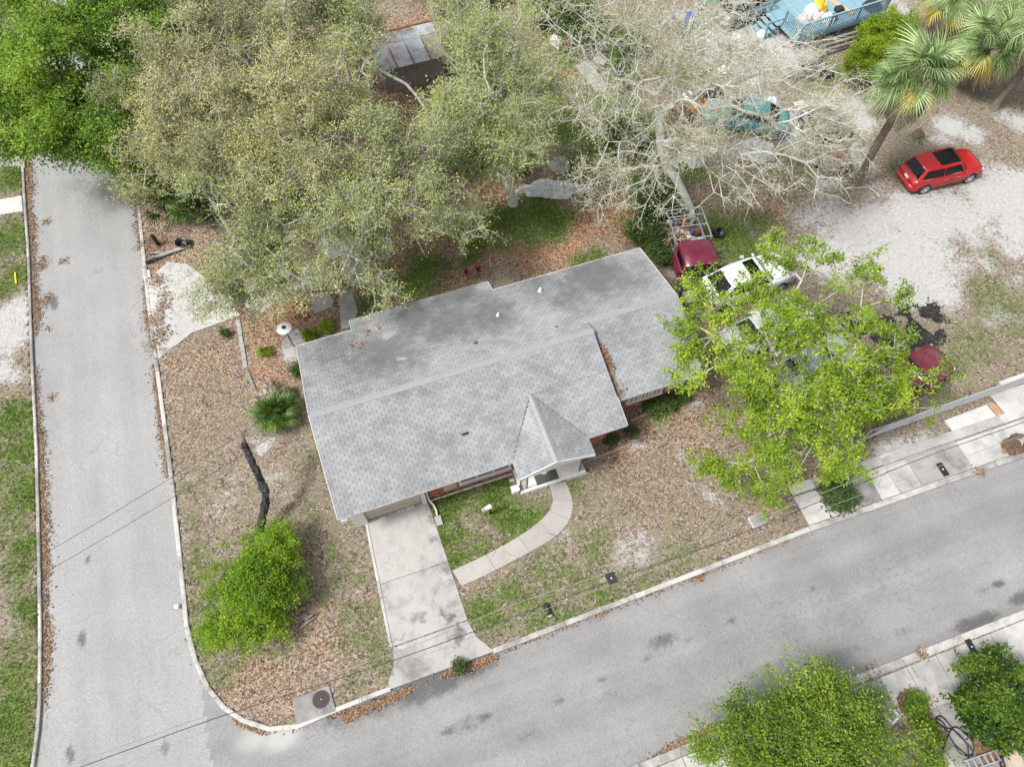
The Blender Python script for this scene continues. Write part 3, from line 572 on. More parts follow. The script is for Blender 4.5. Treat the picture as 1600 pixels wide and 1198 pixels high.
def grass_tufts(name, P_, h, mat, seed, blades=4):
    r = np.random.default_rng(seed); n = len(P_) * blades; b = np.repeat(P_, blades, 0) + np.concatenate([r.normal(0, .03, (n, 2)), np.zeros((n, 1))], 1)
    a = r.uniform(0, 2*np.pi, n); hh = r.uniform(*h, n); lean = r.uniform(.2, .95, n)
    tip = b + np.stack([np.cos(a)*hh*lean, np.sin(a)*hh*lean, hh*np.sqrt(1-lean**2*.8)*.7], -1); wv = np.stack([-np.sin(a), np.cos(a), np.zeros(n)], -1) * r.uniform(.008, .016, n)[:, None]
    V = np.stack([b - wv, b + wv, tip], 1).reshape(-1, 3); tone = np.clip(np.repeat(r.random(len(P_)), blades) * .7 + r.random(n) * .4, 0, 1)
    return tag(link(name, np_mesh(name, V, np.arange(3*n).reshape(n, 3), {'tone': np.repeat(tone, 3)}), mat), kind='stuff')
m_grass = leaf_mat('lawn_grass', (0.03, 0.06, 0.008), (0.09, 0.155, 0.025), (0.22, 0.28, 0.075), 0.3, 0.6)
m_straw = leaf_mat('dry_grass', (0.13, 0.1, 0.06), (0.27, 0.22, 0.14), (0.42, 0.36, 0.25), 0.2, 0.8)
tag(grass_tufts('lawn_grass', sample_field(np.clip(a_grass, 0, 1) ** 2, 38000, 41, .12), (.06, .17), m_grass, 42, 3), 'short green grass growing in patches over the yards and verges', 'grass')
tag(grass_tufts('dry_grass', sample_field(np.clip(1 - a_sand - .4*a_leaf - .5 * a_grass, 0, 1), 18000, 43, .1), (.05, .12), m_straw, 44, 3), 'thin dry straw coloured grass between the green patches', 'grass')
# ------------------------------------------------------------------ the house (all in the house frame: x along the street, y away from it)
house = thing('brick_house', 'long single storey brick house under a weathered grey shingle roof with a gabled white porch', 'house', tuple(HO), YAW)
KS, EZ = 0.29, 2.5
t = NT('roof_shingles'); co = t.pos()
rv = t.math('FRACT', t.math('ADD', t.attr('tone'), t.orand()))
n1 = t.noise(co, 0.75, 8, 0.66); n2 = t.noise(co, 60, 3, 0.7); n3 = t.noise(co, 2.4, 7, 0.7)
col = t.ramp(rv, [(0.0, (0.232, 0.24, 0.248)), (0.5, (0.262, 0.27, 0.279)), (1.0, (0.29, 0.298, 0.307))])
col = t.mix(0.8, col, t.ramp(n1, [(0.3, 0.66), (0.5, 0.97), (0.68, 1.14)]), 'MULTIPLY')
wn = t.n('ShaderNodeTexNoise', Scale=0.9, Detail=5.0); t.l(co, wn.inputs['Vector']); ws = t.n('ShaderNodeVectorMath', operation='MULTIPLY_ADD'); t.l(wn.outputs['Color'], ws.inputs[0]); ws.inputs[1].default_value = (1.8, 1.8, 0); t.l(co, ws.inputs[2]); wa = t.n('ShaderNodeVectorMath', operation='ADD'); t.l(ws.outputs[0], wa.inputs[0]); wa.inputs[1].default_value = (-.9, -.9, 0)
def blob(px, py, z, r, f):
    c = at(px, py, z); vm = t.n('ShaderNodeVectorMath', operation='DISTANCE'); t.l(wa.outputs[0], vm.inputs[0]); vm.inputs[1].default_value = tuple(c)
    d = t.math('DIVIDE', vm.outputs['Value'], r); return t.math('MULTIPLY', t.math('SUBTRACT', 1.0, t.sstep(d, 0.0, 1.0)), f)
mould = None
for b in ((640, 490, 3, 2.6, .6), (700, 455, 2.7, 2.2, .55), (610, 535, 3, 1.6, .5), (740, 455, 2.7, 1.5, .5), (480, 555, 2.6, 1.4, .4), (930, 425, 2.8, 2.6, .75), (950, 440, 2.9, 1.2, .4), (1000, 420, 2.8, 1.5, .35), (560, 500, 2.6, 1.6, .3), (560, 560, 3.2, 3.2, .45), (760, 490, 3, 3.0, .5), (900, 450, 2.9, 3.0, .45), (520, 560, 3, 2, .25), (1090, 560, 3, 1.2, .4), (880, 420, 2.8, 1.5, .35), (600, 545, 3.2, 3.0, .6), (700, 500, 3, 2.8, .62), (830, 440, 2.8, 2.4, .45), (640, 480, 2.9, 2.0, .8), (720, 450, 2.7, 1.6, .75), (520, 540, 2.8, 2.6, .5), (980, 440, 3, 2.2, .45), (660, 770, 2.6, 2.6, .22), (720, 720, 2.7, 1.6, .2), (900, 690, 2.9, 1.0, .2)):
    x = blob(*b); mould = x if mould is None else t.math('MAXIMUM', mould, x)
mf = t.sstep(t.math('ADD', mould, t.math('MULTIPLY', t.math('SUBTRACT', n3, 0.5), 0.75)), 0.03, 0.6)
col = t.mix(t.math('MULTIPLY', mf, .72), col, (0.085, 0.087, 0.09))
pale = None
for b in ((588, 508, 3, 1.15, 1.0), (578, 500, 2.9, .7, 1.0), (662, 475, 2.7, .6, .8), (623, 553, 3.3, .45, .8), (737, 470, 2.8, .5, .5), (690, 480, 2.8, .5, .4), (930, 418, 2.8, .6, .35)):
    x = blob(*b); pale = x if pale is None else t.math('MAXIMUM', pale, x)
pf = t.sstep(t.math('ADD', pale, t.math('MULTIPLY', t.math('SUBTRACT', n3, 0.5), 1.3)), 0.2, 1.0)
col = t.mix(t.math('MULTIPLY', pf, .75), col, (0.38, 0.365, 0.36))
col = t.mix(0.3, col, t.ramp(n2, [(0.3, 0.6), (0.6, 1.1)]), 'MULTIPLY')
t.bump(n2, 0.15, 0.006)
m_shingle = t.fin(col, 0.92, spec=0.15)
m_cap = rough_mat('ridge_cap_shingle', (0.275, 0.28, 0.286), (0.315, 0.32, 0.326), 5, 0.9, 0.15)
m_under = rough_mat('roof_felt', (0.05, 0.05, 0.052), (0.09, 0.09, 0.09), 8, 0.95, 0.1)
m_soffit = rough_mat('eave_boards', (0.5, 0.5, 0.49), (0.62, 0.61, 0.6), 4, 0.8, 0.05)

roof = MB()
def deck(pts, th=0.09):                       # sloping roof slab: top outline given in 3-D
    n = len(pts); vs = list(pts) + [(p[0], p[1], p[2] - th) for p in pts]
    roof.add(vs, [list(range(n)), [n + i for i in range(n)][::-1]] + [[i, n + i, n + (i+1) % n, (i+1) % n] for i in range(n)])
X0, XM, X1 = -0.49, 11.68, 15.9
YF, YR, YB, YB2 = -0.03, 4.05, 8.23, 8.9
ZR = EZ + KS * (YR - YF)
YF2 = 1.12; YR2 = (ZR + KS * YR - EZ + KS * YF2) / (2 * KS); ZR2 = EZ + KS * (YR2 - YF2)
def zb(y): return ZR - KS * (y - YR)
deck([(X0, YF, EZ), (XM, YF, EZ), (XM, YR, ZR), (X0, YR, ZR)])
deck([(X0, YR, ZR), (XM, YR, ZR), (XM, YR2, ZR2), (X1, YR2, ZR2), (X1, YB, zb(YB)), (8.55, YB, zb(YB)), (8.55, YB2, zb(YB2)), (1.98, YB2, zb(YB2)), (1.98, YB, zb(YB)), (X0, YB, zb(YB))])
deck([(XM + .004, YF2, EZ), (X1, YF2, EZ), (X1, YR2, ZR2), (XM + .004, YR2, ZR2)])
PXL, PXC, PXR, PY0, PZ, PRZ = 6.66, 8.24, 9.92, -0.82, 2.52, 3.17
PYI = YF + (PRZ - EZ) / KS
deck([(PXL, PY0, PZ), (PXC, PY0, PRZ), (PXC, PYI, PRZ + .01), (PXL, YF + .05, PZ)], .1)
deck([(PXC, PY0, PRZ), (PXR, PY0, PZ), (PXR, YF + .05, PZ), (PXC, PYI, PRZ + .01)], .1)
roof_o = roof.build('roof', m_under, house)
# shingles: every one a thin wedge; the lowest front courses as parts, the rest joined
SW, SE = 0.305, 0.142
def wedge(w_, l_):
    a, b = 0.011, 0.004; g = 0.0068
    return [(g, 0, .002), (w_-g, 0, .002), (w_-g, l_, .001), (g, l_, .001), (g, 0, a), (w_-g, 0, a), (w_-g, l_, b), (g, l_, b)]
WF = [(4, 5, 6, 7), (0, 1, 5, 4), (1, 2, 6, 5), (3, 0, 4, 7), (2, 3, 7, 6)]
sv, sf, stone, single = [], [], [], []
sr = np.random.default_rng(55); mesh_cache = {}
def shingle_slope(o_, u, v, L, span, parts=0, pid=0):
    """courses from the eave point o_ along u (unit), up v (unit), slope length L; span(t) -> (u0,u1) at distance t up the slope"""
    o_, u, v = np.array(o_), np.array(u), np.array(v); nrm = np.cross(u, v); nrm /= np.linalg.norm(nrm)
    rows = int(L / SE); k = 0
    for i in range(rows + 1):
        t0 = i * SE; ln = min(SE + .02, L - t0)
        if ln < .03: break
        a, b = span(t0 + .4 * SE)
        x = math.floor(a / SW) * SW - (0.5 * SW if i % 2 else 0.0)
        while x < b:
            l, r = max(x, a), min(x + SW, b); x += SW
            if r - l < 0.03: continue
            jl = sr.uniform(-.004, .004)
            base = o_ + u * l + v * (t0 + jl - (.012 if i == 0 else 0)) + nrm * .004
            if parts and k < parts and r - l > SW - .01:
                k += 1; single.append((base, u, v, nrm, ln)); continue
            W_ = np.array(wedge(r - l, ln)); tone = sr.random(); lift = sr.uniform(0, .003)
            W_[4:6, 2] += lift; 
            if sr.random() < .004: tone -= .35
            P_ = base + W_[:, :1] * u + W_[:, 1:2] * v + W_[:, 2:] * nrm
            n = len(sv) * 8; sv.append(P_); sf.append(np.array([f for f in WF]) + n); stone.append(tone)
cs = math.hypot(1, KS)
U = (1, 0, 0); VF = (0, 1 / cs, KS / cs); VB = (0, -1 / cs, KS / cs)
SLF = (YR - YF) * cs
def porch_cut(side):
    def f(t_):
        y = YF + t_ / cs
        if y > PYI: return None
        k_ = max(0, (y - YF) / (PYI - YF)); return (PXL + (PXC - PXL) * k_ - .02, PXR + (PXC - PXR) * k_ + .02)
    return f
pc = porch_cut(0)
shingle_slope((X0, YF, EZ), U, VF, SLF, lambda t_: (0, (pc(t_)[0] if pc(t_) else XM) - X0), parts=300)
shingle_slope((X0, YF, EZ), U, VF, (PYI - YF) * cs, lambda t_: ((pc(t_)[1] - X0) if pc(t_) else 99, XM - X0))
UB = (-1, 0, 0)
def bspan(t_):
    y = YB2 - t_ / cs
    if y > YB: return (X1 - 8.55, X1 - 1.98)
    if y > YR2: return (0, X1 - X0)
    return (X1 - XM, X1 - X0)
shingle_slope((X1, YB2, zb(YB2)), UB, VB, (YB2 - YR) * cs, bspan)
shingle_slope((XM + .03, YF2, EZ), U, VF, (YR2 - YF2) * cs, lambda t_: (0, X1 - XM - .03))
pl = np.array([PXC - PXL, 0, PRZ - PZ]); pL = np.linalg.norm(pl)
shingle_slope((PXL, YF + .05, PZ), (0, -1, 0), tuple(pl / pL), pL, lambda t_: (-(PYI - YF) * t_ / pL, YF + .05 - PY0))
pr = np.array([PXC - PXR, 0, PRZ - PZ]); pR = np.linalg.norm(pr)
shingle_slope((PXR, PY0, PZ), (0, 1, 0), tuple(pr / pR), pR, lambda t_: (0, YF + .05 - PY0 + (PYI - YF) * t_ / pR))
V = np.concatenate(sv); Fq = np.concatenate(sf)
o = link('shingle_field', np_mesh('shingle_field', V, Fq, {'tone': np.repeat(stone, 8)}), m_shingle, roof_o); o['kind'] = 'stuff'
sm = np_mesh('shingle', np.array(wedge(SW, SE + .02)), np.array(WF), {'tone': np.full(8, .3)})
for base, u, v, nrm, ln in single:
    so = link('shingle', sm, m_shingle, roof_o)
    so.matrix_local = Matrix(((u[0], v[0], nrm[0], base[0]), (u[1], v[1], nrm[1], base[1]), (u[2], v[2], nrm[2], base[2]), (0, 0, 0, 1)))
# ridge caps
def ridge(p0, p1, du, nu, mat=m_cap, wd=.14):
    p0, p1 = np.array(p0, float), np.array(p1, float); n = max(1, int(np.linalg.norm(p1-p0) / .22)); d = (p1 - p0) / n
    mb = MB(); sgn = np.array(du); 
    for i in range(n):
        a, b = p0 + d * i, p0 + d * (i + 1.12); h0, h1 = .034, .022
        l, r = sgn * wd, -sgn * wd; dr = np.array([0, 0, -wd * nu])
        vs = [a + l + dr + (0, 0, h0), a + (0, 0, h0 + .006), a + r + dr + (0, 0, h0), b + l + dr + (0, 0, h1), b + (0, 0, h1 + .004), b + r + dr + (0, 0, h1),
              a + l + dr + (0, 0, .006), a + r + dr + (0, 0, .006)]
        mb.add(vs, [(0, 1, 4, 3), (1, 2, 5, 4), (6, 7, 2, 1), (6, 1, 0)])
    return mb.build('ridge_cap', mat, roof_o)
ridge((X0, YR, ZR), (XM, YR, ZR), (0, 1, 0), KS); ridge((XM, YR2, ZR2), (X1, YR2, ZR2), (0, 1, 0), KS)
ridge((PXC, PY0, PRZ), (PXC, PYI + .1, PRZ + .01), (1, 0, 0), .4, m_cap, .14)
# valley metal and edges
def bar(name, pts, r, mat, parent=roof_o, sides=4): return MB().tube(pts, r, sides).build(name, mat, parent)
m_vall = rough_mat('valley_debris', (0.12, 0.1, 0.085), (0.25, 0.22, 0.2), 9, .9, .2)
bar('valley', [(PXL + .02, YF + .08, EZ + .03), (PXC, PYI + .05, PRZ + .03)], .02, m_vall); bar('valley', [(PXR - .02, YF + .08, EZ + .03), (PXC, PYI + .05, PRZ + .03)], .03, m_vall)
fas = [((X0, YF, EZ), (PXL, YF, EZ)), ((PXR, YF, EZ), (XM, YF, EZ)), ((XM, YF2, EZ), (X1, YF2, EZ)), ((X0, YF, EZ), (X0, YR, ZR)), ((X0, YR, ZR), (X0, YB, EZ)), ((X1, YF2, EZ), (X1, YR2, ZR2)), ((X1, YR2, ZR2), (X1, YB, EZ)),
       ((8.55, YB, zb(YB)), (X1, YB, zb(YB))), ((1.98, YB2, zb(YB2)), (8.55, YB2, zb(YB2))), ((X0, YB, zb(YB)), (1.98, YB, zb(YB))), ((1.98, YB, zb(YB)), (1.98, YB2, zb(YB2))), ((8.55, YB, zb(YB)), (8.55, YB2, zb(YB2))), ((XM, YF, EZ), (XM, YF2, EZ + KS * (YF2 - YF)))]
for a, b in fas:
    a, b = Vector(a), Vector(b); d = (b - a).normalized(); out = d.cross(Vector((0, 0, 1))).normalized()
    mid = (a + b) / 2; sgn = 1 if (mid - Vector((7.7, 4, 2.5))).dot(out) > 0 else -1; out *= sgn
    mb = MB(); vs = []
    for p in (a, b):
        for q, z in ((.003, .004), (.022, .004), (.022, -.10), (.003, -.10)): vs.append(p + out * q + Vector((0, 0, z)))
    mb.add(vs, [(0, 1, 2, 3), (7, 6, 5, 4), (0, 4, 5, 1), (1, 5, 6, 2), (2, 6, 7, 3), (3, 7, 4, 0)]); mb.build('fascia', m_white, roof_o)
# vents
def pipe(x, y, h, r, mat, name='vent_pipe'):
    z = zb(y) if y > YR else EZ + KS * (y - YF)
    mb = MB(); mb.lathe([(r * 2.3, .01), (r * 1.9, .03), (r * 1.05, .05), (r, h), (r * .7, h), (r * .7, h - .02)], 12, T3(x, y, z)); return mb.build(name, mat, roof_o, True)
inv = lambda px, py, z: tuple((lambda d: (d[0]*math.cos(YAW) + d[1]*math.sin(YAW), -d[0]*math.sin(YAW) + d[1]*math.cos(YAW)))(at(px, py, z) - HO))
x, y = inv(844, 452, 2.9); pipe(x, y, .22, .05, m_whiteplastic); x, y = inv(778, 491, 3.1); pipe(x, y, .2, .04, m_whiteplastic)
x, y = inv(743, 535, 3.4); pipe(x, y, .12, .05, m_iron); x, y = inv(870, 510, 3.5); pipe(x, y, .06, .025, m_iron)
x, y = inv(727, 678, 2.95); mb = MB(); mb.box((0, 0, .012), (.3, .09, .012), T3(x, y, EZ + KS * (y - YF) + .01, 0, math.atan(KS))); mb.build('shingle_patch', m_dark, roof_o)

# walls
t = NT('red_brick'); co = t.obj(); br = t.n('ShaderNodeTexNoise', Scale=3.0)
rv = t.attr('tone'); n = t.noise(t.pos(), 30, 4, .7)
col = t.ramp(rv, [(0.0, (0.19, 0.045, 0.03)), (0.4, (0.34, 0.09, 0.058)), (0.75, (0.43, 0.145, 0.095)), (1.0, (0.5, 0.25, 0.18))]); col = t.mix(.5, col, t.ramp(n, [(0.3, .5), (.65, 1.1)]), 'MULTIPLY')
t.bump(n, .3, .01); m_brick = t.fin(col, .9)
m_mortar = rough_mat('mortar', (0.26, 0.22, 0.2), (0.36, 0.32, 0.29), 10, .95, .2)
WY, WY2 = 0.48, 1.6
wm = MB()
foot = [(-.02, WY + .03), (11.2, WY + .03), (11.2, WY2 + .03), (15.45, WY2 + .03), (15.45, 7.8), (-.02, 7.8)]
def roof_z(x, y): return (min(EZ + KS * (y - YF), zb(y)) if x < XM else min(EZ + KS * (y - YF2), zb(y)))
wm.prism([(-.02, WY+.03), (11.2, WY+.03), (11.2, 4.05), (-.02, 4.05)], -.15, [2.55, 2.55, 3.55, 3.55]); wm.prism([(-.02, 4.052), (11.2, 4.052), (11.2, 7.8), (-.02, 7.8)], -.15, [3.55, 3.55, 2.47, 2.47])
wm.prism([(11.203, WY2+.03), (15.45, WY2+.03), (15.45, 4.6), (11.203, 4.6)], -.15, [2.52, 2.52, 3.35, 3.35]); wm.prism([(11.203, 4.602), (15.45, 4.602), (15.45, 7.8), (11.203, 7.8)], -.15, [3.35, 3.35, 2.47, 2.47])
wm.prism([(2.3, 7.803), (8.2, 7.803), (8.2, 8.5), (2.3, 8.5)], -.15, [2.45, 2.45, 2.26, 2.26])
wall_o = wm.build('wall', m_mortar, house)
bv, bf, bt = [], [], []; bs = np.random.default_rng(66)
def bricks(x0, x1, y, z0, z1, holes=()):
    i = 0; z = z0
    while z + .06 < z1:
        x = x0 - (.105 if i % 2 else 0)
        while x < x1:
            a, b = max(x + .005, x0), min(x + .205, x1); x += .21
            if b - a < .04 or any(a < h[1] and b > h[0] and z < h[3] and z + .06 > h[2] for h in holes): continue
            pr_ = bs.uniform(.012, .024); n = len(bv) * 8
            bv.append(np.array([(a, y - pr_, z), (b, y - pr_, z), (b, y + .02, z), (a, y + .02, z), (a, y - pr_, z+.062), (b, y - pr_, z+.062), (b, y + .02, z+.062), (a, y + .02, z+.062)]))
            bf.append(np.array([(0, 1, 5, 4), (4, 5, 6, 7), (1, 2, 6, 5), (3, 0, 4, 7), (3, 2, 1, 0)]) + n); bt.append(bs.random())
        z += .075; i += 1
bricks(2.98, 6.85, WY + .03, .02, 2.35, [(3.75, 4.35, .33, 1.85), (4.45, 6.75, .66, 2.1)])
bricks(9.75, 11.2, WY + .03, .02, 2.35, [(9.9, 10.95, 1.5, 2.3)])
bricks(11.25, 15.45, WY2 + .03, .02, 2.3, [(11.25, 12.2, .63, 2.3), (12.55, 14.3, .8, 2.1), (14.5, 15.45, .74, 2.3)])
o = link('brickwork', np_mesh('brickwork', np.concatenate(bv), np.concatenate(bf), {'tone': np.repeat(bt, 8)}), m_brick, wall_o); o['kind'] = 'stuff'
# garage front
gd = MB(); gd.box((1.55, WY - .0, 1.1), (2.36, .05, 2.2)); gdo = gd.build('garage_door', m_tan, house)
for k in range(4):
    MB().box((1.55, WY - .034, .3 + k * .53), (2.3, .02, .47)).build('door_panel', m_tan, gdo, bevel=.008)
def part(name, c, d, mat, bev=.01, parent=house): return MB().box(c, d).build(name, mat, parent, bevel=bev)
part('garage_post', (.10, WY - .09, 1.17), (.52, .2, 2.36), m_white); part('garage_post', (2.84, WY - .07, 1.17), (.2, .16, 2.36), m_white)
for k in range(2): part('post_trim', (2.80 + k * .11, WY - .16, 1.17), (.05, .025, 2.3), m_white, .005)
part('garage_lintel', (1.5, WY - .04, 2.28), (2.5, .1, .16), m_white)
part('cornice_return', (-.28, .12, 2.2), (.3, .42, .28), m_white, .03); part('cornice_return', (-.24, .06, 1.99), (.16, .2, .14), m_white, .02)
for k in range(6): part('threshold_stone', (.55 + k * .41, WY - .1, .03), (.38, .1, .07), m_conc_w if k in (3, 4) else m_conc_g, .012)
mb = MB(); mb.tube([(3.02, WY - .06, 2.3), (3.02, WY - .06, .5), (3.04, WY - .12, .25), (3.16, WY - .35, .12), (3.2, WY - .62, .1), (3.17, WY - .85, .07)], .045, 8); mb.build('downspout', m_white, house, True)
part('splash_block', (3.17, WY - 1.05, .05), (.28, .42, .07), m_walk)
# windows
def window(x0, x1, z0, z1, y, panes, lou=0, mat=m_white):
    f = MB(); wd = .06
    for a in (x0, x1): f.box((a, y - .035, (z0+z1)/2), (wd, .07, z1 - z0 + wd))
    f.box(((x0+x1)/2, y - .035, z1), (x1 - x0 - wd, .068, wd)); f.box(((x0+x1)/2, y - .06, z0 - .01), (x1 - x0 + .12, .16, .05))
    wo = f.build('window', mat, house)
    ww = (x1 - x0) / panes
    for k in range(panes):
        MB().box((x0 + ww * (k + .5), y - .012, (z0+z1)/2), (ww - .07, .012, z1 - z0 - .06)).build('pane', m_paneglass, wo)
        if k: MB().box((x0 + ww * k, y - .03, (z0+z1)/2), (.05, .05, z1 - z0 - .07)).build('mullion', mat, wo)
    for k in range(lou):
        MB().box((x0 + (x1-x0) * (k + .5) / lou, y - .075, (z0+z1)/2), ((x1-x0) / lou * .62, .03, z1 - z0 - .08), ).build('slat', m_cream, wo)
    return wo
window(4.5, 6.7, .74, 2.05, WY + .01, 3); window(9.95, 10.9, 1.55, 2.2, WY + .01, 1); window(12.6, 14.25, .86, 2.1, WY2 + .01, 3, 9)
part('wall_panel', (4.05, WY - .01, 1.1), (.55, .04, 1.5), m_tan); part('wall_panel', (11.72, WY2 - .01, 1.45), (.9, .04, 1.6), m_beige); part('wall_panel', (14.97, WY2 - .01, 1.5), (.92, .04, 1.5), m_beige)
part('wall_panel', (10.4, WY - .03, 2.28), (1.2, .04, .2), m_beige)
mb = MB(); mb.tube([(15.5, WY2 - .05, 2.35), (15.5, WY2 - .05, .1), (15.5, WY2 - .2, .06)], .045, 6); mb.build('downspout', m_iron, house)
# porch
part('porch_floor', (8.34, -.06, .02), (3.0, 1.14, .28), m_white, .015)
part('porch_step', (9.45, -.66, .0), (1.05, .1, .12), m_walk)
part('porch_wall', (8.35, WY - .01, 1.3), (2.9, .05, 2.3), m_white)
dk = part('front_door', (8.2, WY - .05, 1.15), (.95, .05, 2.05), m_white)
mb = MB(); mb.prism([(7.62, -.52), (8.62, -.52), (8.62, -.06), (8.24, -.06), (8.17, -.14), (8.02, -.14), (7.95, -.06), (7.62, -.06)], .162, .18); dm = mb.build('doormat', rough_mat('grey_doormat', (.06, .062, .06), (.12, .12, .115), 14, .95, .3), None)
dm.location = tuple(HO); dm.rotation_euler = (0, 0, YAW); tag(dm, 'dark grey doormat with a notched edge lying on the white porch floor', 'doormat')
part('porch_beam', (8.29, -.70, 2.44), (3.2, .14, .16), m_white); part('porch_beam', (6.75, -.25, 2.44), (.12, .78, .16), m_white); part('porch_beam', (9.83, -.25, 2.44), (.12, .78, .16), m_white)
mb = MB(); mb.add([(PXL + .02, -.79, PZ), (PXR - .02, -.79, PZ), (PXC, -.79, PRZ - .06), (PXL + .02, -.74, PZ), (PXR - .02, -.74, PZ), (PXC, -.74, PRZ - .06)], [(0, 1, 2), (5, 4, 3), (0, 3, 4, 1), (1, 4, 5, 2), (2, 5, 3, 0)]); mb.build('gable_board', m_white, house)
for s in (-1, 1):
    e_ = PXL if s < 0 else PXR; a = Vector((e_, PY0 - .02, PZ - .05)); b = Vector((PXC, PY0 - .02, PRZ - .05)); mb = MB()
    vs = [a + Vector((0, 0, .07)), b + Vector((0, 0, .07)), b + Vector((0, 0, -.1)), a + Vector((0, 0, -.1))]; vs += [v + Vector((0, .03, 0)) for v in vs]
    mb.add(vs, [(0, 1, 2, 3), (7, 6, 5, 4), (0, 4, 5, 1), (2, 6, 7, 3), (0, 3, 7, 4), (1, 5, 6, 2)]); mb.build('bargeboard', m_white, house)
    px_ = 7.0 if s < 0 else 9.7; po = MB()
    for dx in (-.16, .16): po.box((px_ + dx, -.5, 1.26), (.032, .032, 2.2))
    for k in range(9):
        z = .25 + k * .25; po.tube([(px_ - .15, -.5, z), (px_ - .05, -.5, z + .11), (px_ + .05, -.5, z + .06), (px_ + .15, -.5, z + .19)], .014, 5); po.tube([(px_ + .15, -.5, z), (px_ + .05, -.5, z + .11), (px_ - .05, -.5, z + .06), (px_ - .15, -.5, z + .19)], .014, 5)
    po.build('lattice_post', m_iron, house)

def hthing(o):
    o.location = tuple(HO); o.rotation_euler = (0, 0, YAW); return o
# things fixed on or lying on the house
x, y = inv(1083, 572, 2.85); z = EZ + KS * (y - YF2)
dish = thing('satellite_dish', 'white oval satellite dish on the roof corner beside the lime green tree', 'satellite dish', tuple(hw(x, y, z)), YAW)
mb = MB(); mb.tube([(0, 0, 0), (0, 0, .28), (.0, -.05, .36)], .022, 8); mb.build('mast', m_steel, dish)
mb = MB(); M_ = T3(0, -.08, .42, R(-25)) @ Matrix.Rotation(R(48), 4, 'X') @ Matrix.Diagonal((.68, .98, .8, 1))
mb.lathe([(.0, -.05), (.12, -.042), (.24, -.015), (.33, .025), (.34, .03), (.33, .018), (.24, -.03), (.12, -.06), (.0, -.07)], 24, M_, False); mb.build('reflector', m_whiteplastic, dish, True)
mb = MB(); mb.tube([(0, 0, .3), (.02, -.3, .42), (.05, -.42, .62)], .012, 6); mb.box((.05, -.42, .65), (.08, .06, .1)); mb.build('feed_arm', m_steel, dish)
mb = MB(); mb.box((0, 0, .01), (.2, .2, .02)); mb.build('foot_plate', m_steel, dish)
lr = np.random.default_rng(77); lv = []
for px, py, n, s in ((945, 555, 220, .16), (952, 568, 260, .17), (948, 562, 200, .2), (957, 590, 70, .1), (964, 598, 90, .1), (937, 545, 60, .08), (968, 605, 30, .12), (975, 598, 12, .15), (902, 690, 40, .12), (868, 655, 30, .1), (563, 535, 16, .12), (569, 508, 30, .12), (590, 502, 14, .12), (548, 535, 16, .1)):
    x0, y0 = inv(px, py, 3.1)
    for q in range(n):
        x, y = x0 + lr.normal(0, s * .55), y0 + lr.normal(0, s * 1.25)
        if 930 < px < 980: x = max(x, XM + .05)
        lv.append(hw(x, y, roof_z(x, y) + .04 + abs(lr.normal(0, .015))))
tag(scatter_leaves('roof_leaves', np.array(lv), (.06, .12), m_dead2, 78), 'brown leaf litter caught in the step of the grey roof', 'leaves')
# planting bed edging, plants stand in front of the walls
def edging(label, p0, p1, mat, n, grp=None, wdt=.11, h=.12):
    root = thing('bed_edging', label, 'edging', (0, 0, 0), 0, grp); L_ = math.dist(p0, p1); a = heading(p0, p1)
    for k in range(n):
        c = lerp(p0, p1, (k + .5) / n); mb = MB(); mb.box((0, 0, 0), (L_/n - .012, wdt * random.uniform(.9, 1.1), h)); o = mb.build('edging_block', mat, root, bevel=.01)
        o.location = (c[0], c[1], h/2 - .04); o.rotation_euler = (0, 0, a + random.uniform(-.02, .02))
    return root
edging('white edging strip along the foot of the brick wall left of the porch', hw(3.1, .40)[:2], hw(6.8, .40)[:2], m_white, 8, None, .07, .07)
m_clay = rough_mat('faded_brick_edging', (.3, .2, .16), (.42, .31, .26), 7, .9, .2)
edging('brown edging beside the porch in front of the short brick wall', at(912, 722)[:2], at(986, 694)[:2], m_clay, 7)
edging('long grey brown edging before the bed of green plants under the louvred window', at(985, 658)[:2], at(1090, 613)[:2], m_clay, 10)
edging('thin border kerb running up through the leaf litter left of the house', at(372, 500)[:2], at(384, 575)[:2], m_conc_g, 6, None, .2, .09)
edging('broken border kerb that ends at the fan palm clump', at(385, 578)[:2], at(404, 622)[:2], m_conc_g, 4, None, .16, .1)
# ------------------------------------------------------------------ trees and plants
def frusta(A, B, ra, rb, sides):
    d = B - A; L = np.linalg.norm(d, axis=1); ok = L > 1e-4; A, B, ra, rb, d = A[ok], B[ok], ra[ok], rb[ok], d[ok] / L[ok][:, None]
    ref = np.where(np.abs(d[:, 2:3]) < .9, np.array([[0, 0, 1.]]), np.array([[1., 0, 0]])); u = np.cross(d, ref); u /= np.linalg.norm(u, axis=1)[:, None]; v = np.cross(d, u)
    t = np.arange(sides) * 2 * np.pi / sides; c, s = np.cos(t)[None, :, None], np.sin(t)[None, :, None]
    ring = u[:, None] * c + v[:, None] * s; n = len(A)
    V = np.concatenate([A[:, None] + ring * ra[:, None, None], B[:, None] + d[:, None] * (rb * .3)[:, None, None] + ring * rb[:, None, None]], 1).reshape(-1, 3)
    k = np.arange(sides); k2 = (k + 1) % sides
    f = np.stack([k2, k, sides + k, sides + k2], -1)[None] + (np.arange(n) * 2 * sides)[:, None, None]
    return V, f.reshape(-1, 4)
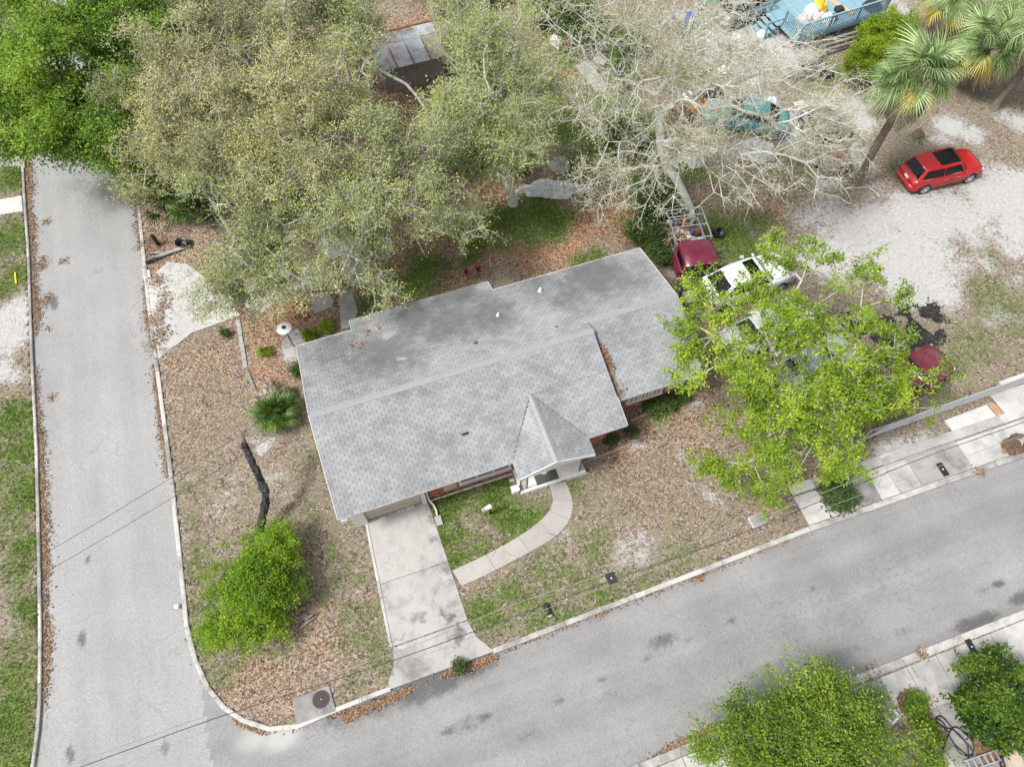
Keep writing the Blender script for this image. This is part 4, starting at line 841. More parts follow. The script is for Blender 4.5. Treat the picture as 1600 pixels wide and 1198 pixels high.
def skeleton(trunk, blobs, n, seed, shell=.5, bal=.3, jit=.16, seglen=.7, clump=None):
    """trunk: list of points; blobs: (centre, (rx,ry,rz), weight). Returns nodes, parents, tips"""
    r = np.random.default_rng(seed); wt = np.array([b[2] * b[1][0] * b[1][1] for b in blobs]); wt = wt / wt.sum()
    i = r.choice(len(blobs), n, p=wt); d = r.normal(0, 1, (n, 3)); d /= np.linalg.norm(d, axis=1)[:, None]; d[:, 2] = np.where(r.random(n) < .65, np.abs(d[:, 2]), d[:, 2])
    rad = r.random(n) ** shell; C = np.array([b[0] for b in blobs]); S = np.array([b[1] for b in blobs])
    P_ = C[i] + d * rad[:, None] * S[i]
    if clump:                               # foliage gathers in bunches: pick bunch centres first, points round them
        m_ = max(8, int(clump[0] * sum(b[2] * b[1][0] ** 2 for b in blobs))); cen = P_[r.choice(n, min(m_, n), replace=False)]
        g = r.integers(0, len(cen), n); ph = r.normal(0, 1, (n, 3)) * clump[1] * r.uniform(.6, 1.35, len(cen))[g][:, None]; ph[:, 2] *= .6; P_ = cen[g] + ph
    else: g = r.integers(0, 60, n)
    P_[:, 2] = np.maximum(P_[:, 2], .25)
    N = np.zeros((n * 8 + 50, 3)); par = np.full(len(N), -1); plen = np.zeros(len(N)); m = 0
    for k, q in enumerate(trunk):
        N[m] = q; par[m] = m - 1; plen[m] = 0; m += 1
    start = max(0, m - max(2, m // 2))
    o = np.argsort(np.linalg.norm(P_ - N[m-1], axis=1)); tips = []
    for q in P_[o]:
        dd = np.linalg.norm(N[start:m] - q, axis=1); j = start + int(np.argmin(dd + bal * plen[start:m])); L = dd[j - start]
        k = max(1, min(6, int(L / seglen))); a = N[j].copy(); prev = j; bow = r.normal(0, jit, 3) * L * .6
        for s_ in range(1, k + 1):
            if m >= len(N): break
            u = s_ / k; p = a + (q - a) * u + bow * math.sin(math.pi * u) + (r.normal(0, jit * .35, 3) * min(1, L) if s_ < k else 0)
            N[m] = p; par[m] = prev; plen[m] = plen[prev] + L / k; prev = m; m += 1
        tips.append(prev)
    return N[:m], par[:m], np.array(tips), g[o][:len(tips)]
def leaf_mesh(name, anchors, per, sigma, size, seed, tone_clump=.55, upb=.8, droop=0.0, aspect=.5, ctone=None):
    r = np.random.default_rng(seed); n = len(anchors) * per; c = np.repeat(anchors, per, 0)
    off = r.normal(0, 1, (n, 3)) * sigma; off[:, 2] *= .7; off[:, 2] -= droop * np.abs(r.normal(0, 1, n)) ; c = c + off
    nr = r.normal(0, 1, (n, 3)); nr[:, 2] = np.abs(nr[:, 2]) + upb; nr /= np.linalg.norm(nr, axis=1)[:, None]
    d = off + r.normal(0, .6, (n, 3)) * sigma; d -= nr * (d * nr).sum(1)[:, None]; d /= np.linalg.norm(d, axis=1)[:, None] + 1e-9; p = np.cross(nr, d)
    s = r.uniform(*size, n)[:, None] * .5; b = p * s * aspect
    V = np.stack([c - d * s, c + b + nr * s * .25, c + d * s, c - b + nr * s * .25], 1).reshape(-1, 3)
    ct = r.random(len(anchors)) if ctone is None else .35 * r.random(len(anchors)) + .65 * ctone
    tone = np.clip(np.repeat(ct, per) * tone_clump + r.random(n) * (1 - tone_clump), 0, 1)
    q = np.arange(4 * n).reshape(n, 4)
    return np_mesh(name, V, np.concatenate([q[:, [0, 1, 2]], q[:, [0, 2, 3]]]), {'tone': np.repeat(tone, 4)})
def rosette_mesh(name, anchors, per, sigma, size, seed, tone_clump=.6, ctone=None):
    return leaf_mesh(name, anchors, per, sigma, size, seed, tone_clump, 1.1, 0, .62, ctone)
def tree(name, label, base, trunk, blobs, n, bark, leafm, per, sigma, size, seed, r0=.006, pw=.44, rmax=.3, twigs=3, twl=(.3, .8), group=None, cat='tree', tone_clump=.55, shell=.5, leaf_keep=1.0, droop=0.0, rosette=False, bal=.3, jit=.16, upb=.8, twr=.007, clump=None):
    root = thing(name, label, cat, tuple(base), 0, group); B = np.array(base, float)
    r = np.random.default_rng(seed + 1000)
    N, par, tips, gid = skeleton(trunk, blobs, n, seed, shell, bal, jit, .7, clump)
    gt = np.random.default_rng(seed + 7).random(int(gid.max()) + 1)
    cnt = np.zeros(len(N)); cnt[tips] = 1
    for k in range(len(N) - 1, 0, -1): cnt[par[k]] += cnt[k]
    rad = np.clip(r0 * np.maximum(cnt, .5) ** pw, .006, rmax)
    k = np.arange(1, len(N)); k = k[par[k] >= 0]
    A, Bn, ra, rb = N[par[k]], N[k], np.minimum(rad[par[k]], rad[k] * 1.5), rad[k]
    big = ra > .035
    nt_ = len(trunk)
    tr_mask = big & (k < nt_)
    lim = big & ~tr_mask
    TV, TF = frusta(A[tr_mask] - B, Bn[tr_mask] - B, ra[tr_mask], rb[tr_mask], 10)
    if len(TV): 
        mb = MB(); mb.tube([tuple(N[q] - B) for q in range(nt_)], list(np.maximum(rad[:nt_], rad[nt_-1]) * np.linspace(1.12, 1.0, nt_)), 10); mb.build('trunk', bark, root, True)
    V1, F1 = frusta(A[lim] - B, Bn[lim] - B, ra[lim], rb[lim], 7); V2, F2 = frusta(A[~big] - B, Bn[~big] - B, ra[~big], rb[~big], 4)
    # twigs
    i = np.repeat(tips, twigs); L = r.uniform(*twl, len(i)); d = r.normal(0, 1, (len(i), 3)); pd = N[i] - N[par[i]]; pd /= np.linalg.norm(pd, axis=1)[:, None] + 1e-9
    d = d * .7 + pd + np.array([0, 0, .15 - droop]); d /= np.linalg.norm(d, axis=1)[:, None]; e1 = N[i] + d * L[:, None] * .55 + r.normal(0, .04, d.shape); e2 = e1 + (d + r.normal(0, .45, d.shape)) * L[:, None] * .5
    tw = np.full(len(i), twr)
    V3, F3 = frusta(N[i] - B, e1 - B, tw, tw * .8, 3); V4, F4 = frusta(e1 - B, e2 - B, tw * .8, tw * .4, 3)
    o = 0; Vs, Fs = [], []
    for v, f in ((V1, F1), (V2, F2), (V3, F3), (V4, F4)):
        if len(v): Vs.append(v); Fs.append(f + o); o += len(v)
    link('branches', np_mesh('branches', np.concatenate(Vs), np.concatenate(Fs)), bark, root, True)
    anc = np.concatenate([N[tips], e1, e2]) - B; ctn = gt[np.concatenate([gid, np.repeat(gid, twigs), np.repeat(gid, twigs)])]
    if leaf_keep < 1: kp_ = r.random(len(anc)) < leaf_keep; anc, ctn = anc[kp_], ctn[kp_]
    lm = rosette_mesh('crown', anc, per, sigma, size, seed, tone_clump, ctn) if rosette else leaf_mesh('crown', anc, per, sigma, size, seed, tone_clump, upb, droop, .5, ctn)
    link('crown', lm, leafm, root)
    return root
def B_(px, py, z, r, w=1.0, rz=None): return (at(px, py, z), (r, r, rz or r * .75), w)
def zcol(base, py):
    """height above a base point at which its vertical line reaches picture row py"""
    lo, hi = 0, 25
    for _ in range(40):
        m = (lo + hi) / 2
        if pix((base[0], base[1], m))[1] > py: lo = m
        else: hi = m
    return lo
def trunk_to(base, top, n=5, bend=.15, seed=0):
    r = np.random.default_rng(seed); b, t_ = np.array(base, float), np.array(top, float); out = []
    for k in range(n + 1): out.append(b + (t_ - b) * k / n + (r.normal(0, bend, 3) * (0 < k < n)))
    out[0][2] = -.1; return out

lf_green = leaf_mat('fresh_green_leaves', (0.05,0.11,0.012), (0.20,0.34,0.03), (0.42,0.56,0.085), .4)
lf_green2 = leaf_mat('mid_green_leaves', (0.03,0.075,0.012), (0.13,0.25,0.025), (0.30,0.45,0.06), .35)
lf_olive = leaf_mat('oak_spring_leaves', (0.09,0.11,0.035), (0.345,0.35,0.13), (0.60,0.57,0.25), .12, .6)
lf_olive2 = leaf_mat('oak_olive_leaves', (0.07,0.10,0.03), (0.29,0.345,0.11), (0.55,0.58,0.23), .12, .6)
lf_olived = leaf_mat('oak_grey_green_leaves', (0.07,0.085,0.035), (0.25,0.27,0.11), (0.46,0.46,0.21), .2, .6)
lf_pale = leaf_mat('pale_green_leaves', (0.15, 0.19, 0.06), (0.33, 0.39, 0.13), (0.5, 0.55, 0.24), .3, .55)
lf_paled = leaf_mat('pale_oak_leaves', (0.18,0.20,0.09), (0.40,0.42,0.22), (0.60,0.60,0.36), .3, .6)
lf_lime = leaf_mat('lime_green_leaves', (0.045,0.09,0.006), (0.235,0.365,0.018), (0.54,0.66,0.06), .4)
lf_low = leaf_mat('orchard_green_leaves', (0.03,0.07,0.010), (0.155,0.265,0.025), (0.38,0.49,0.06), .35)
lf_dark = leaf_mat('glossy_dark_leaves', (0.010,0.026,0.004), (0.038,0.085,0.008), (0.15,0.23,0.022), .2, .35)
lf_shrub = leaf_mat('bright_shrub_leaves', (0.04,0.095,0.006), (0.18,0.33,0.014), (0.42,0.57,0.045), .4)
lf_bush = leaf_mat('yellow_green_bush_leaves', (0.09, 0.15, 0.008), (0.2, 0.3, 0.012), (0.33, 0.42, 0.03), .35)
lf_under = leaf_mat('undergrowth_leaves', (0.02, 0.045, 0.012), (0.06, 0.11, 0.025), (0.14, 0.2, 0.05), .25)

GL = 'bright green trees over the side street'
tree('street_tree', 'bright green leafy tree filling the corner beside the black street lamp', at(224, 262), trunk_to(at(224, 262), at(150, 175, 4.2), 5, .12, 1),
     [B_(70, 60, 6, 2.2), B_(110, 110, 6.5, 2.4), B_(60, 160, 5.2, 2.0), B_(130, 40, 6, 2), B_(40, 210, 4.2, 1.4), B_(110, 190, 5, 1.9), B_(20, 110, 5, 1.3), B_(50, 20, 5.5, 1.5)], 620, m_bark, lf_green, 13, .17, (.10, .20), 101, group=GL, clump=(2.2, .5))
tree('street_tree', 'darker green tree whose lowest branches hang over the head of the side street', at(236, 292), trunk_to(at(236, 292), at(205, 220, 3.2), 4, .1, 2),
     [B_(175, 200, 4.8, 1.9), B_(205, 240, 3.6, 1.3), B_(145, 215, 4.0, 1.4), B_(90, 225, 3.6, 1.3), B_(225, 195, 4.5, 1.4), B_(190, 155, 5, 1.7), B_(240, 215, 4, 1.0)], 480, m_bark, lf_green2, 13, .16, (.10, .19), 102, group=GL, clump=(2.4, .45))
tree('street_tree', 'green tree at the top edge behind the olive brown oaks', at(265, 70), trunk_to(at(265, 70), at(260, 10, 4), 4, .1, 3),
     [B_(250, 10, 6.5, 2.4), B_(310, 30, 6, 2.0), B_(200, 30, 6, 1.8), B_(340, 5, 6, 2.0), B_(190, 80, 5.2, 1.5), B_(280, -40, 6, 2.5), B_(170, -10, 6, 2)], 520, m_bark, lf_green2, 12, .17, (.10, .20), 103, group=GL, clump=(2.2, .5))
GO = 'olive brown live oaks behind the house'
def oak(label, bp, fork, blobs, n, leafm, seed, per=9, bark=m_whitebark, twigs=3, keep=.7, sg=.13, size=(.065, .12)):
    n = int(n * .85)
    b = at(*bp); return tree('live_oak', label, b, trunk_to(b, at(*fork), 5, .15, seed), blobs, n, bark, leafm, per, sg, size, seed, r0=.0125, pw=.45, twigs=twigs, twl=(.3, .75), group=GO, leaf_keep=keep, tone_clump=.6, shell=.38, bal=.35, jit=.28, twr=.011, clump=(1.0, .44))
oak('spreading live oak beside the green street trees with yellow brown new leaves', (300, 330), (290, 210, 4.5),
    [B_(230, 110, 6.5, 2.4), B_(290, 80, 7, 2.3), B_(260, 180, 6, 2.3), B_(330, 130, 7, 2.3), B_(220, 200, 5, 1.6), B_(300, 220, 5.5, 2.2), B_(250, 260, 4.6, 1.8), B_(350, 60, 7, 1.8)], 1000, lf_olive, 111, 11)
oak('live oak with branches reaching down over the pale side driveway', (370, 470), (370, 370, 3.8),
    [B_(330, 300, 5.5, 2.2), B_(390, 330, 5.5, 2.2), B_(335, 378, 4.2, 1.3), B_(360, 420, 4, 2.1), B_(420, 420, 4, 2.0), B_(440, 370, 4.5, 1.7), B_(390, 465, 3, 1.1), B_(470, 440, 3.6, 1.3), B_(520, 420, 3.8, 1.3, .7), B_(375, 375, 4.6, 1.5), B_(400, 400, 4.6, 1.2)], 1000, lf_olive2, 112, 9)
oak('large live oak at the centre of the group with a yellow tinted top', (470, 300), (460, 200, 5),
    [B_(420, 160, 7, 2.4), B_(490, 130, 7.5, 2.3), B_(440, 230, 6.5, 2.4), B_(520, 190, 7, 2.2), B_(380, 210, 6.5, 2.0), B_(500, 260, 6, 2.2), B_(400, 270, 6, 2.0), B_(460, 90, 7, 1.8)], 1100, lf_olive, 113, 11)
oak('live oak with bare grey limbs and sparse leaves nearest the back of the roof', (600, 400), (590, 310, 4),
    [B_(560, 250, 6.5, 2.3), B_(630, 270, 6, 2.2), B_(590, 330, 5.5, 2.2), B_(660, 330, 5, 2.0), B_(530, 320, 5.5, 2.0), B_(540, 380, 4.5, 1.7), B_(690, 360, 4.5, 1.6), B_(680, 400, 3.6, 1.3), B_(600, 400, 4, 1.5), B_(715, 320, 4.5, 1.2), B_(590, 450, 3.2, 1.0), B_(480, 330, 5.5, 1.8), B_(520, 350, 5, 1.6)], 1250, lf_olive2, 114, 8)
oak('grey green live oak at the top edge left of the rusted shed roof', (430, 130), (430, 40, 5),
    [B_(400, 40, 7, 2.3), B_(450, 70, 7, 2.0), B_(410, 100, 6.5, 1.7), B_(470, 15, 7, 2.2), B_(370, 15, 7, 2.0), B_(430, -30, 7.5, 2.5)], 800, lf_olived, 115, 10)
oak('live oak growing over the rusted shed roof with orange litter showing below it', (570, 130), (560, 50, 5),
    [B_(530, 50, 6.5, 2.2), B_(565, 70, 6.5, 1.7), B_(560, 110, 6, 1.9), B_(610, 5, 6.5, 1.7), B_(540, 150, 6, 1.7), B_(560, -10, 7, 2.4), B_(650, -30, 6.5, 1.6), B_(590, 165, 5.5, 1.4), B_(650, 190, 5, 1.3), B_(660, 240, 4.6, 1.3)], 950, lf_olive2, 116, 10)
b = at(802, 318)
tree('pale_oak', 'upright oak with pale green leaves whose trunk stands by the silver tarpaulin', b, trunk_to(b, at(775, 215, 5), 6, .12, 4),
     [B_(738, 45, 8, 1.5), B_(770, 70, 8.5, 1.7), B_(810, 40, 8.5, 1.3), B_(740, 130, 7.5, 1.8), B_(790, 150, 7.5, 1.7), B_(830, 110, 7.5, 1.5), B_(720, 190, 6.5, 1.5), B_(780, 220, 6, 1.6), B_(830, 200, 6.3, 1.5), B_(750, 255, 4.8, 1.1), B_(728, 108, 7.5, 1.0), B_(850, 160, 7, 1.1), B_(708, 165, 6.8, .8), B_(800, 265, 4.6, .9)], 1050, m_palebark, lf_pale, 10, .15, (.07, .14), 121, r0=.011, twigs=3, leaf_keep=.62, shell=.42, jit=.24, tone_clump=.6, twr=.010, clump=(1.8, .42))
b = at(1083, 345)
tree('bare_oak', 'huge nearly bare oak with ashen white branches spreading over the junk strewn yard', b, [b + (0, 0, -.1), at(1075, 318, .9), at(1058, 283, 1.9), at(1040, 258, 2.8), at(1032, 225, 3.6), at(1030, 190, 4.4), at(1026, 150, 5.2)],
     [B_(920, 60, 8, 2.6), B_(990, 40, 8.5, 2.6), B_(1060, 60, 8.5, 2.6), B_(1130, 90, 8, 2.6), B_(1200, 120, 7, 2.5), B_(1260, 180, 6, 2.2), B_(930, 140, 7.5, 2.4), B_(1000, 120, 8, 2.4), B_(1080, 140, 8, 2.5), B_(1150, 180, 7, 2.4), B_(1220, 240, 5.5, 2.1), B_(910, 210, 6.3, 2.0), B_(980, 210, 6.8, 2.1), B_(1060, 220, 6.5, 2.0), B_(1140, 260, 5.5, 2.0), B_(1210, 300, 4.5, 1.8), B_(940, 280, 5, 1.7), B_(1010, 300, 5, 1.6), B_(940, 330, 4, 1.0), B_(1140, 300, 4.2, 1.1), B_(1270, 270, 4.5, 1.5), B_(1090, 10, 8.5, 2.2), B_(1300, 230, 5, 1.4), B_(970, 340, 3.6, .9), B_(1250, 110, 6.5, 1.6)], 1600, m_palebark, lf_paled, 4, .13, (.05, .10), 122, r0=.010, pw=.41, rmax=.42, twigs=4, twl=(.25, .65), leaf_keep=.75, shell=.4, bal=.42, jit=.32, twr=.010, clump=(1.9, .5))
b = at(1235, 655)
tree('lime_green_tree', 'bright lime green tree in fresh leaf spreading over the parked cars and the roof corner', b, trunk_to(b, at(1250, 590, 2.6), 4, .06, 5),
     [B_(1105, 485, 4.2, 1.15, .8), B_(1075, 515, 4.2, .8, .6), B_(1060, 590, 4.2, .85, .7), B_(1215, 410, 5.4, 1.2), B_(1240, 385, 5.4, .8), B_(1290, 430, 5.4, 1.2, .8), B_(1350, 440, 5.2, .9, .9), B_(1370, 425, 5.2, .5), B_(1410, 470, 4.8, .55, .9), B_(1160, 560, 5, 1.5), B_(1240, 520, 5.8, 1.6), B_(1310, 530, 5.6, 1.6), B_(1380, 530, 4.8, 1.2), B_(1210, 470, 5.4, 1.3), B_(1180, 610, 4.6, 1.5), B_(1260, 600, 5.4, 1.7), B_(1330, 600, 5, 1.5), B_(1430, 580, 4.2, .8, .8), B_(1400, 620, 4, .7, .7), B_(1230, 670, 4.4, 1.5), B_(1300, 670, 4.2, 1.4), B_(1340, 640, 4.2, 1.1), B_(1130, 730, 3.2, .9, .9), B_(1105, 730, 3.0, .5), B_(1170, 750, 3, .9, .9), B_(1220, 740, 3.4, 1.3), B_(1290, 730, 3.4, 1.1), B_(1330, 705, 3.4, .8), B_(1350, 735, 2.8, .4), B_(1190, 690, 4, 1.2), B_(1150, 670, 3.6, .8), B_(1435, 640, 3.6, .5, .6), B_(1090, 455, 4.4, .6, .8), B_(1410, 605, 3.4, .9), B_(1450, 590, 3.4, .5), B_(1180, 470, 4.8, 1.0), B_(1130, 500, 4.6, 1.0), B_(1070, 560, 4, .7), B_(1095, 590, 4, .6), B_(1370, 640, 3.4, .7), B_(1415, 590, 3.8, .8), B_(1375, 600, 4, .8)], 1100, m_whitebark, lf_lime, 10, .10, (.075, .14), 123, r0=.0085, twigs=2, twl=(.15, .4), rosette=True, shell=.5, leaf_keep=.9, tone_clump=.65, rmax=.22, jit=.2, twr=.010, clump=(5.5, .27))
b = at(1240, 1150)
tree('garden_tree', 'leafy green tree at the bottom edge on the far side of the main street', b, trunk_to(b, at(1240, 1130, 2.2), 4, .05, 6),
     [B_(1240, 1125, 3.0, 1.1), B_(1190, 1145, 2.9, .95), B_(1125, 1172, 2.5, .8), B_(1295, 1125, 2.9, 1.0), B_(1335, 1140, 2.6, .7), B_(1240, 1175, 3.4, 1.4), B_(1165, 1195, 2.9, 1.1), B_(1320, 1195, 3, 1.2), B_(1395, 1185, 2.4, .9), B_(1235, 1085, 2.6, .45), B_(1285, 1080, 2.6, .45), B_(1250, 1240, 3.2, 1.7), B_(1345, 1105, 2.4, .4), B_(1370, 1150, 2.3, .6), B_(1430, 1192, 2.2, .6), B_(1175, 1115, 2.6, .35)], 850, m_bark, lf_low, 11, .12, (.065, .13), 124, r0=.007, twigs=3, twl=(.2, .6), rmax=.2, shell=.45, upb=.5, clump=(4, .35))
b = at(1560, 1110)
def shrub(name, label, base, blobs, n, leafm, per, sg, size, seed, bark=m_bark, cat='shrub', rosette=False, tw=3, twl=(.12, .35), group=None, tone=.6, shell=.4, clump=None):
    return tree(name, label, base, [np.array(base) + (0, 0, -.05), np.array(base) + (.02, .02, .25), np.array(base) + (0, .03, .5)], blobs, n, bark, leafm, per, sg, size, seed, r0=.005, rmax=.07, twigs=tw, twl=twl, group=group, cat=cat, rosette=rosette, tone_clump=tone, shell=shell, twr=.005, clump=clump)
shrub('round_shrub', 'dense dark green rounded shrub beside the driveway with the black cable', b, [B_(1560, 1085, 1.7, 1.25), B_(1535, 1075, 1.5, .9), B_(1600, 1090, 1.7, 1.1), B_(1560, 1120, 1.6, 1.15), B_(1520, 1100, 1.2, .7), B_(1600, 1130, 1.4, .9), B_(1570, 1045, 1.3, .55), B_(1540, 1045, 1.2, .45)], 560, lf_dark, 11, .08, (.08, .16), 125, rosette=True, clump=(14, .14))
b = at(395, 930)
shrub('sprouting_shrub', 'bright green bushy shrub on the corner lawn in front of the blackened dead trunk', b, [B_(375, 930, 1.4, 1.0), B_(420, 885, 1.3, .8), B_(440, 855, 1.0, .6), B_(355, 955, 1.1, .8), B_(395, 960, 1.1, .8), B_(455, 850, .9, .4), B_(425, 930, 1.1, .7), B_(395, 870, 1.1, .5), B_(350, 990, .7, .5), B_(425, 975, .7, .45), B_(462, 838, .7, .3), B_(400, 905, 1.5, .8)], 480, lf_shrub, 10, .09, (.06, .11), 126, tw=4, twl=(.2, .55), clump=(6, .3))
b = at(1375, 110)
shrub('yellow_green_bush', 'yellow green bush at the corner of the blue deck beside the cabbage palm', b, [B_(1375, 90, 1.8, 1.5), B_(1395, 60, 2, 1.2), B_(1350, 110, 1.3, 1.1), B_(1400, 40, 2, 1.0), B_(1370, 55, 1.6, 1.0)], 400, lf_bush, 14, .12, (.08, .15), 127, tw=3, clump=(5, .3))
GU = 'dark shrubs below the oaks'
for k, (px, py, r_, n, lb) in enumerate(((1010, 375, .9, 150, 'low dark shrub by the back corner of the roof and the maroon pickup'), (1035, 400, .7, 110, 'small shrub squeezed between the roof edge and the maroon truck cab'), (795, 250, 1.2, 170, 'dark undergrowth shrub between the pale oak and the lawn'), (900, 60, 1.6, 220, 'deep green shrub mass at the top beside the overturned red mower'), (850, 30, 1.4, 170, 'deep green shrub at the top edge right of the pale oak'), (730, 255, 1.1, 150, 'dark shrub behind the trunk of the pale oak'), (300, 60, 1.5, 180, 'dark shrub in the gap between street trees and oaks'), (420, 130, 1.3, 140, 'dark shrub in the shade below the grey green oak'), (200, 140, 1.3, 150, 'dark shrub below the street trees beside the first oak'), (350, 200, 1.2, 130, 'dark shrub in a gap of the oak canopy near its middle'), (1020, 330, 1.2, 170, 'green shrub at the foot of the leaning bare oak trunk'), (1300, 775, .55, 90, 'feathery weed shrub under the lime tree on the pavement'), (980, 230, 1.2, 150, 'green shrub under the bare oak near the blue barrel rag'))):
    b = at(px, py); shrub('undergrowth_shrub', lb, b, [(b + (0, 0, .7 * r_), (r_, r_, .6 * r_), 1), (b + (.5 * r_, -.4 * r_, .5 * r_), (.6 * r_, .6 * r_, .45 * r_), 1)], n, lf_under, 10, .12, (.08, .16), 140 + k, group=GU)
for k, (px, py, r_, n, lb) in enumerate(((1040, 632, .38, 40, 'green ground cover plants in the bed below the louvred window'), (1063, 622, .34, 32, 'green plants in the window bed close to the corner downspout'), (1015, 640, .26, 22, 'green plants in the window bed at its end towards the porch'), (952, 690, .24, 20, 'small green plant in the bed beside the white porch'), (985, 680, .22, 16, 'green weed at the corner of the long front slope of the roof'), (510, 515, .3, 26, 'green weed patch at the back left eave of the roof'), (484, 527, .24, 20, 'round green weed near the white disc lamp by the eave'), (415, 552, .2, 16, 'single green tuft in the leaf litter below the white disc lamp'), (718, 1043, .14, 18, 'green weed growing out of the gutter at the driveway mouth'), (465, 583, .22, 16, 'green weed against the left roof edge'), (355, 523, .15, 10, 'small green tuft on the litter by the side driveway'), (1245, 640, .6, 60, 'green sprouts at the foot of the lime tree'), (1010, 462, .4, 40, 'green weed along the gable end by the white car'))):
    b = at(px, py); shrub('bed_plant', lb, b, [(b + (0, 0, .28 * r_ / .4), (r_, r_, .25), 1)], n, lf_bush if k in (5, 6, 7) else lf_under, 9, .07, (.06, .12), 160 + k, cat='plant', group='small plants by walls and edges', tw=2, twl=(.08, .2))

# fan palms
def fan_mesh(name, seed, pet, rad, nl, spread, fold, tipdrop, wd=.03):
    r = np.random.default_rng(seed); V, F = [], []
    def add(vs, fs): 
        b = len(V); V.extend(vs); F.extend([[b + i for i in f] for f in fs])
    n = 5
    P_ = [np.array((pet * k / n, 0, .18 * pet * math.sin(math.pi * .5 * k / n))) for k in range(n + 1)]
    for a, b in zip(P_[:-1], P_[1:]):
        add([a + (0, .014, 0), a + (0, -.014, 0), b + (0, -.011, 0), b + (0, .011, 0)], [(0, 1, 2, 3)])
    hub = P_[-1]
    for k in range(nl):
        t_ = -spread + 2 * spread * k / (nl - 1); L = rad * (1 - .25 * abs(t_ / spread) ** 2) * r.uniform(.9, 1.05)
        d = np.array((math.cos(t_), math.sin(t_), 0)); s = np.array((-math.sin(t_), math.cos(t_), 0)) * wd
        q = [hub + d * L * u + np.array((0, 0, fold * abs(math.sin(t_)) * L * u * .5 - tipdrop * L * u ** 2.4 + r.normal(0, .01))) for u in (.05, .45, .75, 1.0)]
        add([q[0] + s*.4, q[0] - s*.4, q[1] + s + (0, 0, .02), q[1] - s + (0, 0, .02), q[2] + s*.7, q[2] - s*.7, q[3]], [(0, 1, 3, 2), (2, 3, 5, 4), (4, 5, 6)])
    lt = r.random(nl); tone = np.clip(np.concatenate([np.full(20, .5), np.repeat(lt, 7) * .75 + .12]), 0, 1)
    me = bpy.data.meshes.new(name); me.from_pydata([tuple(v) for v in V], [], F); me.update(); a = me.attributes.new('tone', 'FLOAT', 'POINT'); a.data.foreach_set('value', tone.astype(np.float32)); return me
m_frond = leaf_mat('palm_frond', (0.06, 0.11, 0.03), (0.21, 0.31, 0.11), (0.44, 0.54, 0.27), .2, .45, .7)
m_frondy = leaf_mat('yellowing_frond', (0.2, 0.14, 0.03), (0.40, 0.31, 0.06), (0.56, 0.49, 0.15), .2, .5, .7)
m_frondd = leaf_mat('dead_frond', (0.10, 0.075, 0.055), (0.27, 0.225, 0.17), (0.44, 0.38, 0.31), .15, .8, .5)
m_palmetto = leaf_mat('palmetto_leaf', (0.012, 0.035, 0.008), (0.05, 0.115, 0.02), (0.19, 0.29, 0.055), .2, .4, .7)
fans = [fan_mesh('frond', 200 + k, 1.05, 1.2, 24, 1.75, .7, .55 + .2 * k, .032) for k in range(3)]
fansd = [fan_mesh('dead_frond', 210 + k, .95, 1.0, 20, 1.4, .7, .9, .028) for k in range(2)]
def set_mat(me, m): 
    c = me.copy(); c.materials.clear(); c.materials.append(m); return c
fans_g = [set_mat(f, m_frond) for f in fans]; fans_y = [set_mat(f, m_frondy) for f in fans]; fans_d = [set_mat(f, m_frondd) for f in fansd]
GP = 'cabbage palms at the edge of the sandy yard'
def palm(label, base, top, n=52, nd=34, seed=0, sc=1.0, r0=.2):
    root = thing('cabbage_palm', label, 'palm', tuple(base), 0, GP); r = random.Random(seed); tp = Vector(top) - Vector(base)
    path = [Vector((0, 0, -.1)) + tp * (k / 8) * 1.0 + Vector((0, 0, .1)) * (k / 8) + Vector((.08 * math.sin(k * .9 + seed), .05 * math.sin(k), 0)) * (0 < k < 8) for k in range(9)]
    rs = [r0 * (1.25 if k == 0 else 1.0) * (1 + .06 * math.sin(k * 2.3)) for k in range(9)]
    MB().tube(path, rs, 12).build('trunk', m_palmbark, root, True)
    mb = MB()
    for k in range(26):
        a = k * 2.4; z = 1 - (k / 26) * .3; p = tp * z; mb.add([(p.x + math.cos(a+q) * (r0 + o_), p.y + math.sin(a+q) * (r0 + o_), p.z + h) for q, o_, h in ((-.3, -.02, -.12), (.3, -.02, -.12), (.12, .09, .16), (-.12, .09, .16))], [(0, 1, 2, 3)])
    mb.build('leaf_boots', m_palmbark, root)
    for k in range(n + nd):
        dead = k >= n; u = (k / n) if not dead else 1
        el = R(72 - 92 * u ** .9) if not dead else R(r.uniform(-78, -38)); el += R(r.uniform(-7, 7)); az = k * 2.39996 + r.uniform(-.25, .25)
        me_ = r.choice(fans_d) if dead else (r.choice(fans_y) if (u > .78 and r.random() < .5) else r.choice(fans_g))
        o = link('dead_frond' if dead else 'frond', me_, None, root); s_ = sc * r.uniform(.85, 1.1)
        o.location = tp + Vector((0, 0, -.25 * (1 if dead else 0) + .1 * (1 - u))); o.rotation_euler = (r.uniform(-.9, .9), -el, az); o.scale = (s_ * r.uniform(.85, 1.1), s_ * r.uniform(.6, 1), s_)
    return root
def palm_at(label, bx, by, cx, cy, seed, **k):
    b = at(bx, by); z = zcol(b, cy); return palm(label, b, at(cx, cy, z), seed=seed, **k)
palm_at('tall cabbage palm with a bare leaning trunk and yellowing lower fronds above the red car', 1335, 291, 1428, 128, 1, sc=1.02, r0=.2)
palm_at('cabbage palm with a full green crown right of the tall leaning palm', 1508, 140, 1543, 78, 2, nd=20, sc=1.08)
palm_at('cabbage palm with a shaggy brown skirt at the top edge above the yellow green bush', 1470, 50, 1490, 2, 3, nd=34, sc=1.0)
palm_at('cabbage palm at the top right corner of the yard', 1575, 50, 1600, 5, 4, nd=24, sc=1.0)
palm_at('cabbage palm with an orange brown trunk at the right edge of the sandy yard', 1553, 170, 1640, 50, 5, nd=20, sc=1.0, r0=.22)
